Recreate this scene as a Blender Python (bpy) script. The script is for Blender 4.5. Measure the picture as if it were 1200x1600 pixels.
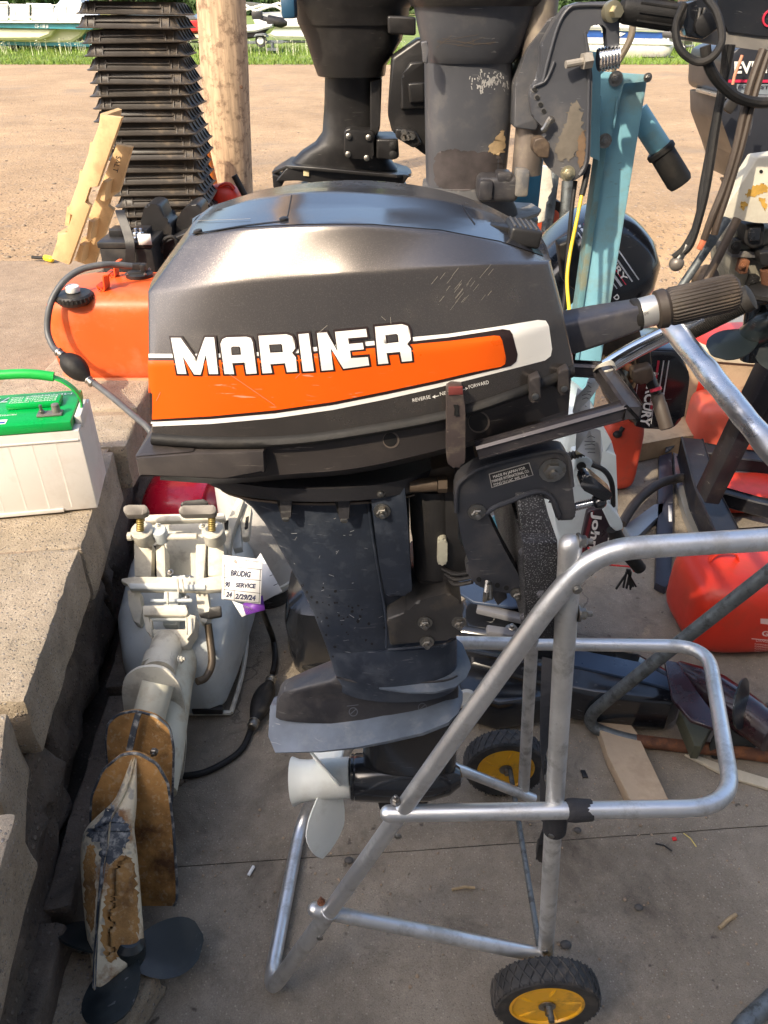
import bpy, bmesh, math, random
from mathutils import Vector, Matrix, noise
from mathutils.bvhtree import BVHTree
random.seed(7)
for o in list(bpy.data.objects): bpy.data.objects.remove(o)
SC = bpy.context.scene
COL = SC.collection
# ------------------------------------------------------------------ camera
FPX = 1200.0; PITCH = math.radians(33.3); CH = 1.65
cam_d = bpy.data.cameras.new('camera'); cam = bpy.data.objects.new('camera', cam_d); COL.objects.link(cam)
cam.location = (0, 0, CH); cam.rotation_euler = (math.radians(90)-PITCH, 0, 0)
cam_d.sensor_fit = 'VERTICAL'; cam_d.sensor_height = 24.0; cam_d.lens = 24.0*FPX/1600.0
cam_d.clip_start = 0.02; cam_d.clip_end = 900
SC.camera = cam
# ------------------------------------------------------------------ world and sun
TOSUN = Vector((-0.46, -0.60, 0.66)).normalized()
W_ = bpy.data.worlds.new('World'); SC.world = W_; W_.use_nodes = True
nt = W_.node_tree; bgn = nt.nodes['Background']
sky = nt.nodes.new('ShaderNodeTexSky'); sky.sky_type = 'NISHITA'; sky.sun_disc = False
elev = math.asin(TOSUN.z); rot = math.atan2(TOSUN.x, TOSUN.y)
sky.sun_elevation = elev; sky.sun_rotation = rot; sky.dust_density = 4.5; sky.air_density = 1.0
nt.links.new(sky.outputs[0], bgn.inputs[0]); bgn.inputs[1].default_value = 0.15
sl = bpy.data.lights.new('sun', 'SUN'); sl.energy = 2.15; sl.angle = math.radians(0.8); sl.color = (1.0, 0.86, 0.66)
so = bpy.data.objects.new('sun', sl); COL.objects.link(so)
so.rotation_euler = (-TOSUN).to_track_quat('-Z', 'Y').to_euler()
SC.view_settings.view_transform = 'Standard'; SC.view_settings.look = 'None'
SC.view_settings.exposure = 1.38; SC.view_settings.gamma = 1.0; SC.view_settings.use_curve_mapping = False
# ------------------------------------------------------------------ pixel rays -> points in the place
SP, CP = math.sin(PITCH), math.cos(PITCH)
def ray(x, y):
    u = (x-600)/FPX; v = (800-y)/FPX
    return Vector((u, CP+v*SP, -SP+v*CP))
def W(x, y, Y):                      # on the upright plane at distance Y
    d = ray(x, y); t = Y/d.y
    return Vector((d.x*t, Y, CH+d.z*t))
def G(x, y, z=0.0):                  # on the level plane at height z
    d = ray(x, y); t = (z-CH)/d.z
    return Vector((d.x*t, d.y*t, z))
def T(x, y, t):
    return Vector((0, 0, CH))+ray(x, y)*t
LOT = 0.55                           # height of the gravel lot above the concrete floor
# ------------------------------------------------------------------ materials
MC = {}
def M(name, col, rough=.5, metal=0.0, var=.15, vs=8, bump=0.0, bs=60, dirt=None, damt=.5, ds=5, scr=None, samt=.3, coat=0, speck=None, spamt=.3, sps=300, rvar=.1, stretch=None, trans=0, spec=None):
    if name in MC: return MC[name]
    m = bpy.data.materials.new(name); m.use_nodes = True; MC[name] = m
    n = m.node_tree.nodes; l = m.node_tree.links; b = n['Principled BSDF']
    tc = n.new('ShaderNodeTexCoord'); src = tc.outputs['Object']
    if stretch:
        mp = n.new('ShaderNodeMapping'); mp.inputs['Scale'].default_value = stretch; l.new(src, mp.inputs[0]); src2 = mp.outputs[0]
    else: src2 = src
    def nz(scale, detail=6, rough_=.6, s=None, dist=0):
        t = n.new('ShaderNodeTexNoise'); t.inputs['Scale'].default_value = scale; t.inputs['Detail'].default_value = detail
        t.inputs['Roughness'].default_value = rough_; t.inputs['Distortion'].default_value = dist; l.new(s or src, t.inputs['Vector']); return t.outputs['Fac']
    def ramp(fac, a, b_, ca=(0,0,0,1), cb=(1,1,1,1)):
        r = n.new('ShaderNodeValToRGB'); e = r.color_ramp.elements
        e[0].position = a; e[1].position = b_; e[0].color = ca; e[1].color = cb; l.new(fac, r.inputs[0]); return r.outputs[0]
    def mix(fac, a, b_, mode='MIX', amt=None):
        x = n.new('ShaderNodeMix'); x.data_type = 'RGBA'; x.blend_type = mode
        if fac is None: x.inputs[0].default_value = amt
        elif amt is not None:
            q = n.new('ShaderNodeMath'); q.operation = 'MULTIPLY'; q.inputs[1].default_value = amt; l.new(fac, q.inputs[0]); l.new(q.outputs[0], x.inputs[0])
        else: l.new(fac, x.inputs[0])
        for i, c in ((6, a), (7, b_)):
            if isinstance(c, tuple): x.inputs[i].default_value = c if len(c) == 4 else c+(1,)
            else: l.new(c, x.inputs[i])
        return x.outputs[2]
    lo = tuple(max(0, c*(1-var)) for c in col)+(1,); hi = tuple(min(1, c*(1+var)) for c in col)+(1,)
    c = ramp(nz(vs, s=src2), .3, .7, lo, hi)
    rr = nz(vs*2.3, 4)
    rmin = n.new('ShaderNodeMapRange'); rmin.inputs[3].default_value = max(.02, rough-rvar); rmin.inputs[4].default_value = min(1, rough+rvar); l.new(rr, rmin.inputs[0]); rough_out = rmin.outputs[0]
    if speck:
        f = ramp(nz(sps, 2, .5), .56, .64); c = mix(f, c, speck, amt=spamt)
    if scr:
        mp = n.new('ShaderNodeMapping'); mp.inputs['Scale'].default_value = (30, 30, 260); mp.inputs['Rotation'].default_value = (.1, .5, .3); l.new(src, mp.inputs[0])
        f = ramp(nz(1.0, 3, .5, mp.outputs[0], .8), .66, .70); g = ramp(nz(9, 3), .5, .62)
        mm = n.new('ShaderNodeMath'); mm.operation = 'MULTIPLY'; l.new(f, mm.inputs[0]); l.new(g, mm.inputs[1]); c = mix(mm.outputs[0], c, scr, amt=samt)
    if dirt:
        f = ramp(nz(ds, 8, .68), .5, .62); c = mix(f, c, dirt, amt=damt)
        q = n.new('ShaderNodeMath'); q.operation = 'MULTIPLY_ADD'; q.inputs[1].default_value = .3*damt; l.new(f, q.inputs[0]); l.new(rough_out, q.inputs[2]); q.use_clamp = True; rough_out = q.outputs[0]
    l.new(c, b.inputs['Base Color']); l.new(rough_out, b.inputs['Roughness']); b.inputs['Metallic'].default_value = metal
    if coat: b.inputs['Coat Weight'].default_value = coat; b.inputs['Coat Roughness'].default_value = .12
    if trans: b.inputs['Transmission Weight'].default_value = trans
    if bump:
        bn = n.new('ShaderNodeBump'); bn.inputs['Strength'].default_value = min(1, bump); bn.inputs['Distance'].default_value = .002*max(1, bump); l.new(nz(bs, 5, .65, src2), bn.inputs['Height']); l.new(bn.outputs[0], b.inputs['Normal'])
    if spec is not None: b.inputs['Specular IOR Level'].default_value = spec
    return m
RUST = (.17, .07, .025); DUST = (.30, .25, .19)
cowl_grey = M('cowl_grey', (.130, .119, .114), .215, .78, .10, 3, .12, 900, scr=(.30, .27, .24), samt=.25, speck=(.24, .21, .19), spamt=.55, sps=900, dirt=(.20, .175, .15), damt=.25, ds=6, rvar=.07, coat=.3)
motor_dark = M('motor_dark', (.034, .033, .037), .40, .1, .25, 6, .2, 120, dirt=(.085, .078, .075), damt=.6, ds=9, scr=(.3, .29, .27), samt=.5)
leg_blue = M('leg_navy', (.024, .031, .047), .42, .1, .35, 5, .12, 90, dirt=(.070, .082, .105), damt=.55, ds=11, scr=(.4, .4, .42), samt=.4, speck=(.06, .07, .09), spamt=.3, sps=60)
plate_grey = M('plate_bluegrey', (.105, .13, .17), .5, .1, .25, 14, .1, 120, dirt=(.20, .22, .24), damt=.5, ds=18, scr=(.4, .4, .4), samt=.6)
black_gloss = M('black_gloss', (.010, .011, .014), .18, 0, .2, 6, coat=.5, dirt=(.05, .045, .04), damt=.13, scr=(.25, .25, .25), samt=.4)
black_rub = M('black_rubber', (.013, .0125, .0125), .58, 0, .3, 20, .3, 200, dirt=(.06, .05, .04), damt=.25, ds=12, spec=.3)
black_plas = M('black_plastic', (.018, .0175, .018), .40, 0, .25, 9, .15, 200, dirt=(.09, .075, .06), damt=.25, ds=6, spec=.35)
white_paint = M('white_paint', (.66, .65, .60), .38, 0, .08, 7, .1, 90, dirt=(.34, .28, .20), damt=.5, ds=9, scr=(.2, .18, .15), samt=.4)
decal_white = M('decal_white', (.82, .80, .76), .3, 0, .03, 9, scr=(.4, .35, .3), samt=.3)
decal_black = M('decal_black', (.022, .012, .012), .35, 0, .1)
decal_orange = M('decal_orange', (.80, .105, .004), .3, 0, .04, 6, scr=(.6, .45, .35), samt=.5)
prop_white = M('prop_white', (.72, .74, .70), .35, 0, .05, 12, dirt=(.42, .40, .34), damt=.35, ds=12)
alu = M('aluminium', (.72, .73, .74), .38, .9, .12, 10, .1, 160, dirt=(.36, .35, .33), damt=.55, ds=14, scr=(.9, .9, .9), samt=.6)
alu_dull = M('aluminium_dull', (.66, .66, .65), .48, .85, .2, 14, .2, 120, dirt=(.25, .24, .22), damt=.6, ds=16, scr=(.85, .85, .85), samt=.5)
chrome = M('chrome', (.72, .73, .75), .14, 1, .05, 8, dirt=(.4, .4, .4), damt=.3)
steel = M('steel_zinc', (.30, .29, .27), .38, 1, .2, 50, .3, 300, dirt=(.2, .15, .1), damt=.5, ds=60)
rusty = M('rusty_steel', (.13, .055, .03), .75, .3, .4, 25, .6, 200, dirt=(.30, .12, .05), damt=.6, ds=30)
galv = M('weathered_pipe', (.16, .175, .18), .55, .7, .3, 30, .4, 180, dirt=(.07, .07, .065), damt=.7, ds=40)
yellow_pl = M('yellow_hub', (.78, .40, .015), .35, 0, .06, 10, dirt=(.25, .16, .06), damt=.45, ds=22)
tyre_m = M('tyre_rubber', (.028, .028, .029), .7, 0, .3, 30, .3, 200, dirt=(.11, .095, .08), damt=.5, ds=25)
blackwood = M('black_painted_wood', (.012, .012, .014), .45, 0, .3, 20, .5, 150, speck=(.42, .42, .42), spamt=.5, sps=520, dirt=(.05, .05, .06), damt=.4, ds=14)
green_pl = M('battery_green', (.0, .33, .06), .3, 0, .08, 12, dirt=(.05, .3, .1), damt=.2)
case_white = M('battery_case', (.66, .62, .57), .42, 0, .04, 6, dirt=(.5, .43, .36), damt=.35, ds=8)
orange_tank = M('orange_tank', (.74, .10, .015), .42, 0, .08, 5, .08, 200, dirt=(.62, .20, .09), damt=.35, ds=8, scr=(.8, .4, .3), samt=.3)
red_tank = M('red_tank', (.62, .035, .015), .38, 0, .10, 5, .08, 200, dirt=(.40, .06, .03), damt=.35, ds=8)
hose_grey = M('hose_grey', (.075, .078, .082), .45, 0, .2, 20, dirt=(.16, .15, .13), damt=.3)
blue_paint = M('blue_paint', (.20, .43, .52), .42, 0, .12, 7, .12, 120, dirt=(.22, .26, .22), damt=.5, ds=8, scr=(.12, .07, .04), samt=.8)
blue_dark = M('blue_dark', (.02, .10, .17), .45, 0, .2, 8, dirt=(.05, .07, .08), damt=.4)
wood_fresh = M('pallet_wood', (.60, .40, .20), .75, 0, .18, 6, .4, 90, dirt=(.36, .23, .12), damt=.5, ds=9, stretch=(1, 1, .25))
wood_pole = M('weathered_wood', (.42, .30, .19), .85, 0, .35, 14, 1.0, 60, dirt=(.16, .105, .07), damt=.8, ds=16, stretch=(4, 4, .35))
wood_old = M('old_board', (.36, .26, .17), .8, 0, .25, 12, .6, 100, dirt=(.2, .14, .09), damt=.5, ds=12)
cream_rust = None
paper = M('paper', (.80, .79, .77), .7, 0, .04, 20, .1, 40)
ink = M('ink', (.02, .02, .03), .6)
purple = M('purple_tag', (.16, .04, .34), .5)
red_cowl = M('red_cowl', (.78, .010, .04), .28, 0, .06, coat=.4)
red_cord = M('red_cord', (.7, .02, .02), .6)
# ------------------------------------------------------------------ objects
def root(name, label, cat, loc, group=None):
    o = bpy.data.objects.new(name, None); COL.objects.link(o); o.location = Vector(loc); o.empty_display_size = .05
    o['label'] = label; o['category'] = cat
    if group: o['group'] = group
    return o
def base_of(o):
    v = Vector((0, 0, 0))
    while o is not None: v += o.location; o = o.parent
    return v
def add(name, bm, mat, parent=None, label=None, cat=None, group=None, kind=None, smooth=35):
    bmesh.ops.recalc_face_normals(bm, faces=bm.faces[:])
    me = bpy.data.meshes.new(name)
    off = base_of(parent) if parent is not None else Vector((0, 0, 0))
    if parent is None and cat and len(bm.verts):
        c = Vector((0, 0, 0)); zz = 1e9
        for v in bm.verts: c += v.co; zz = min(zz, v.co.z)
        c /= len(bm.verts); off = Vector((c.x, c.y, zz))
    bmesh.ops.translate(bm, verts=bm.verts[:], vec=-off)
    bm.to_mesh(me); bm.free()
    for p in me.polygons: p.use_smooth = True
    if smooth is not None: me.set_sharp_from_angle(angle=math.radians(smooth))
    me.materials.append(mat)
    o = bpy.data.objects.new(name, me); COL.objects.link(o)
    if parent is not None: o.parent = parent
    elif cat: o.location = off
    if label: o['label'] = label
    if cat: o['category'] = cat
    if group: o['group'] = group
    if kind: o['kind'] = kind
    return o
def copy_tree(o, parent=None):
    c = o.copy(); COL.objects.link(c); c.parent = parent
    for ch in [x for x in bpy.data.objects if x.parent == o]: copy_tree(ch, c)
    return c
# ------------------------------------------------------------------ shape builders (all return or fill a bmesh)
def NB(): return bmesh.new()
def grid_faces(bm, rows, closed_u=False, closed_v=False):
    vr = [[bm.verts.new(p) for p in r] for r in rows]
    R = len(vr); C = len(vr[0])
    for i in range(R if closed_v else R-1):
        for j in range(C if closed_u else C-1):
            a, b, c, d = vr[i][j], vr[i][(j+1) % C], vr[(i+1) % R][(j+1) % C], vr[(i+1) % R][j]
            try: bm.faces.new((a, b, c, d))
            except ValueError: pass
    return vr
def loft(bm, rings, caps=True):
    vr = grid_faces(bm, rings, closed_u=True)
    if caps:
        try: bm.faces.new(vr[0])
        except ValueError: pass
        try: bm.faces.new(vr[-1][::-1])
        except ValueError: pass
    return vr
def catmull(pts, n=6, closed=False):
    pts = [Vector(p) for p in pts]; out = []
    N = len(pts)
    for i in range(N if closed else N-1):
        if closed: p0, p1, p2, p3 = pts[i-1], pts[i], pts[(i+1) % N], pts[(i+2) % N]
        else: p0, p1, p2, p3 = pts[max(i-1, 0)], pts[i], pts[i+1], pts[min(i+2, N-1)]
        for k in range(n):
            t = k/n; t2 = t*t; t3 = t2*t
            out.append(.5*((2*p1)+(-p0+p2)*t+(2*p0-5*p1+4*p2-p3)*t2+(-p0+3*p1-3*p2+p3)*t3))
    if not closed: out.append(pts[-1])
    return out
def fillet(pts, r, n=6):             # polyline with rounded corners
    pts = [Vector(p) for p in pts]; out = [pts[0]]
    for i in range(1, len(pts)-1):
        a, b, c = pts[i-1], pts[i], pts[i+1]
        rr = r[i] if isinstance(r, (list, tuple)) else r
        d1 = min(rr, (a-b).length*.48); d2 = min(rr, (c-b).length*.48)
        p = b+(a-b).normalized()*d1; q = b+(c-b).normalized()*d2
        for k in range(n+1):
            t = k/n; out.append(p*(1-t)**2+b*2*t*(1-t)+q*t*t)
    out.append(pts[-1]); return out
def tube(bm, pts, r, seg=12, caps=True, radii=None, dome=False):
    pts = [Vector(p) for p in pts]
    N = len(pts); tan = []
    for i in range(N):
        a = pts[max(i-1, 0)]; b = pts[min(i+1, N-1)]; tan.append((b-a).normalized())
    ref = Vector((0, 0, 1)) if abs(tan[0].z) < .9 else Vector((1, 0, 0))
    nrm = tan[0].cross(ref).normalized(); rings = []
    for i in range(N):
        nrm = (nrm-tan[i]*nrm.dot(tan[i])).normalized(); bi = tan[i].cross(nrm)
        rr = radii[i] if radii else r
        rings.append([pts[i]+(nrm*math.cos(2*math.pi*k/seg)+bi*math.sin(2*math.pi*k/seg))*rr for k in range(seg)])
    if dome:
        for end in (0, -1):
            c = pts[end]; tt = tan[end]*(-1 if end == 0 else 1); base = rings[end]; new = []
            for a in (.35, .7, .93):
                new.append([c+(p-c)*math.sqrt(1-a*a)+tt*r*a for p in base])
            rings = (new[::-1]+rings) if end == 0 else (rings+new)
    loft(bm, rings, caps)
def prism(bm, pts, vec, bev=0, seg=2):
    tmp = NB()
    a = [tmp.verts.new(p) for p in pts]; b = [tmp.verts.new(Vector(p)+vec) for p in pts]
    N = len(pts); fa = tmp.faces.new(a); fb = tmp.faces.new(b[::-1])
    for i in range(N): tmp.faces.new((a[i], b[i], b[(i+1) % N], a[(i+1) % N]))
    if bev:
        es = list(fa.edges)+list(fb.edges)
        try: bmesh.ops.bevel(tmp, geom=es, offset=bev, segments=seg, affect='EDGES', profile=.5, clamp_overlap=True)
        except Exception: pass
    fs = [f for f in tmp.faces if len(f.verts) > 4]
    if fs: bmesh.ops.triangulate(tmp, faces=fs)
    merge(bm, tmp)
def merge(bm, tmp):
    me = bpy.data.meshes.new('tmp'); tmp.to_mesh(me); tmp.free(); bm.from_mesh(me); bpy.data.meshes.remove(me)
def prof(bm, px, Y, th, bev=.003, seg=2, rnd=0):     # outline on an upright plane, extruded away
    pts = [W(x, y, Y) for x, y in px]
    if rnd: pts = fillet(pts+[pts[0], pts[1]], rnd, 3)[1:-1]
    if rnd: pts = dedupe(pts)
    prism(bm, pts, Vector((0, th, 0)), bev, seg)
def dedupe(p):
    out = []
    for q in p:
        if not out or (q-out[-1]).length > 1e-5: out.append(q)
    while (out[0]-out[-1]).length < 1e-5: out.pop()
    # drop the overlap added for closing
    return out
def rpoly(px, r, n=3):               # rounded closed polygon in pixels
    P = [Vector((x, y, 0)) for x, y in px]; out = []
    N = len(P)
    for i in range(N):
        a, b, c = P[i-1], P[i], P[(i+1) % N]
        d1 = min(r, (a-b).length*.45); d2 = min(r, (c-b).length*.45)
        p = b+(a-b).normalized()*d1; q = b+(c-b).normalized()*d2
        for k in range(n+1):
            t = k/n; w = p*(1-t)**2+b*2*t*(1-t)+q*t*t; out.append((w.x, w.y))
    return out
def box(bm, c, s, rot=None, bev=0, seg=2, basis=None):
    tmp = NB(); bmesh.ops.create_cube(tmp, size=1)
    for v in tmp.verts: v.co = Vector((v.co.x*s[0], v.co.y*s[1], v.co.z*s[2]))
    if bev: bmesh.ops.bevel(tmp, geom=tmp.edges[:], offset=bev, segments=seg, affect='EDGES', profile=.5)
    mtx = basis.to_4x4() if basis is not None else (rot.to_matrix().to_4x4() if rot is not None else Matrix())
    mtx = Matrix.Translation(Vector(c)) @ mtx
    bmesh.ops.transform(tmp, matrix=mtx, verts=tmp.verts[:]); merge(bm, tmp)
def frame_of(axis, up=None):
    z = Vector(axis).normalized(); u = Vector(up) if up else (Vector((0, 0, 1)) if abs(z.z) < .9 else Vector((1, 0, 0)))
    x = u.cross(z).normalized(); y = z.cross(x)
    return Matrix((x, y, z)).transposed()
def lathe(bm, prf, o, axis, seg=24, caps=True, sc=(1, 1), up=None):   # prf: (radius, height along axis)
    F = frame_of(axis, up); o = Vector(o)
    rings = [[o+F @ Vector((r*sc[0]*math.cos(2*math.pi*k/seg), r*sc[1]*math.sin(2*math.pi*k/seg), h)) for k in range(seg)] for r, h in prf]
    loft(bm, rings, caps)
def bar(bm, a, b, w, h, up=None, bev=0):
    a = Vector(a); b = Vector(b); F = frame_of(b-a, up)
    box(bm, (a+b)/2, (w, h, (b-a).length), basis=F, bev=bev)
def bolt(bm, p, axis, r=.008, h=.006, washer=True):
    F = frame_of(axis); p = Vector(p)
    if washer: lathe(bm, [(r*1.45, 0), (r*1.45, h*.25), (r*.9, h*.3)], p, axis, 14)
    rings = [[p+F @ Vector((r*math.cos(math.pi/3*k)*s, r*math.sin(math.pi/3*k)*s, z)) for k in range(6)] for s, z in ((1, h*.2), (1, h), (.8, h*1.15))]
    loft(bm, rings); lathe(bm, [(r*.5, h), (r*.5, h*1.8), (r*.3, h*1.9)], p, axis, 8)
def ellip(bm, c, s, nu=20, nv=12, rot=None, p=1.0):      # superellipsoid
    c = Vector(c); rings = []
    sg = lambda v, e: math.copysign(abs(v)**e, v)
    for i in range(nv+1):
        a = -math.pi/2+math.pi*i/nv; a = max(-1.55, min(1.55, a))
        rings.append([c+(rot.to_matrix() if rot else Matrix.Identity(3)) @ Vector((s[0]*sg(math.cos(a), p)*sg(math.cos(2*math.pi*k/nu), p), s[1]*sg(math.cos(a), p)*sg(math.sin(2*math.pi*k/nu), p), s[2]*sg(math.sin(a), p))) for k in range(nu)])
    loft(bm, rings)
def offset_poly(p, d):
    N = len(p); area = sum(p[i][0]*p[(i+1) % N][1]-p[(i+1) % N][0]*p[i][1] for i in range(N)); s = 1 if area > 0 else -1; out = []
    for i in range(N):
        a = Vector(p[i-1]); b = Vector(p[i]); c = Vector(p[(i+1) % N])
        e1 = (b-a).normalized(); e2 = (c-b).normalized()
        n1 = Vector((e1.y, -e1.x))*s; n2 = Vector((e2.y, -e2.x))*s
        m = (n1+n2); m = m/max(.35, m.dot(n1)) if m.length > .01 else n1
        if m.length > 2: m = m.normalized()*2
        out.append((b.x+m.x*d, b.y+m.y*d))
    return out
def fill2d(polys):
    cu = bpy.data.curves.new('c', 'CURVE'); cu.dimensions = '2D'; cu.fill_mode = 'BOTH'
    for p in polys:
        s = cu.splines.new('POLY'); s.points.add(len(p)-1); s.use_cyclic_u = True
        for q, (x, y) in zip(s.points, p): q.co = (x, y, 0, 1)
    return curve_mesh(cu)
def curve_mesh(cu):
    o = bpy.data.objects.new('c', cu); COL.objects.link(o); dg = bpy.context.evaluated_depsgraph_get(); dg.update()
    me = bpy.data.meshes.new_from_object(o.evaluated_get(dg)); bm = NB(); bm.from_mesh(me)
    bpy.data.objects.remove(o); bpy.data.curves.remove(cu); bpy.data.meshes.remove(me); return bm
def text2d(body, size=1, bold=0.0, xs=1.0, shear=0, spacing=1.0):
    cu = bpy.data.curves.new('t', 'FONT'); cu.body = body; cu.size = size; cu.offset = bold; cu.shear = shear; cu.space_character = spacing; cu.resolution_u = 3
    bm = curve_mesh(cu); bmesh.ops.scale(bm, vec=(xs, 1, 1), verts=bm.verts[:]); return bm
def cut_grid(bm, step):
    if not bm.verts: return
    for ax in (0, 1):
        lo = min(v.co[ax] for v in bm.verts); hi = max(v.co[ax] for v in bm.verts); n = int((hi-lo)/step)
        for i in range(1, n+1):
            co = [0, 0, 0]; co[ax] = lo+i*step; no = [0, 0, 0]; no[ax] = 1
            bmesh.ops.bisect_plane(bm, geom=bm.verts[:]+bm.edges[:]+bm.faces[:], plane_co=co, plane_no=no)
def bvh_of(objs):
    vs = []; fs = []
    for o in objs:
        off = base_of(o); k = len(vs)
        vs += [v.co+off for v in o.data.vertices]; fs += [[i+k for i in p.vertices] for p in o.data.polygons]
    return BVHTree.FromPolygons(vs, fs)
CAMP = Vector((0, 0, CH))
def decal(name, bm, tree, mat, parent, off=.0008, step=14, label=None):   # a flat print laid onto the surface that is there
    cut_grid(bm, step); last = 1.0; bad = []
    for v in bm.verts:
        d = ray(v.co.x, v.co.y).normalized(); h, nn, i, dist = tree.ray_cast(CAMP, d)
        if h is None: bad.append(v); v.co = CAMP+d*last; continue
        if nn.dot(d) > 0: nn = -nn
        v.co = h+nn*off; last = dist
    bmesh.ops.delete(bm, geom=bad, context='VERTS')
    return add(name, bm, mat, parent, label, smooth=None)
def text_px(body, p0, p1, hgt, bold=0, spacing=1.0, skew=0):   # text from p0 to p1 (baseline, pixels), cap height hgt px
    bm = text2d(body, 1, bold, spacing=spacing)
    lo = min(v.co.x for v in bm.verts); hi = max(v.co.x for v in bm.verts); top = max(v.co.y for v in bm.verts); bt = min(0, min(v.co.y for v in bm.verts))
    p0 = Vector(p0); p1 = Vector(p1); d = p1-p0; dn = Vector((d.y, -d.x)).normalized()
    for v in bm.verts:
        q = p0+d*((v.co.x-lo)/(hi-lo))+dn*(v.co.y/top*hgt)+d.normalized()*(v.co.y/top*hgt*skew); v.co = (q.x, q.y, 0)
    return bm
def text_on(body, o, ux, uy, w, h, bold=0):                 # text on a plane: origin, right and up vectors (unit), width and cap height
    bm = text2d(body, 1, bold); lo = min(v.co.x for v in bm.verts); hi = max(v.co.x for v in bm.verts); top = max(v.co.y for v in bm.verts)
    for v in bm.verts: v.co = Vector(o)+Vector(ux)*((v.co.x-lo)/(hi-lo)*w)+Vector(uy)*(v.co.y/top*h)
    return bm
def lines_px(lines, n):              # resample pixel polylines (x, y, Y)
    out = []
    for L in lines:
        P = catmull([Vector(p) for p in L], 8); ls = [0]
        for a, b in zip(P, P[1:]): ls.append(ls[-1]+(b-a).length)
        row = []; k = 0
        for i in range(n):
            s = ls[-1]*i/(n-1)
            while k < len(P)-2 and ls[k+1] < s: k += 1
            t = (s-ls[k])/max(1e-6, ls[k+1]-ls[k]); row.append(P[k].lerp(P[k+1], min(1, t)))
        out.append(row)
    return out
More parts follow.
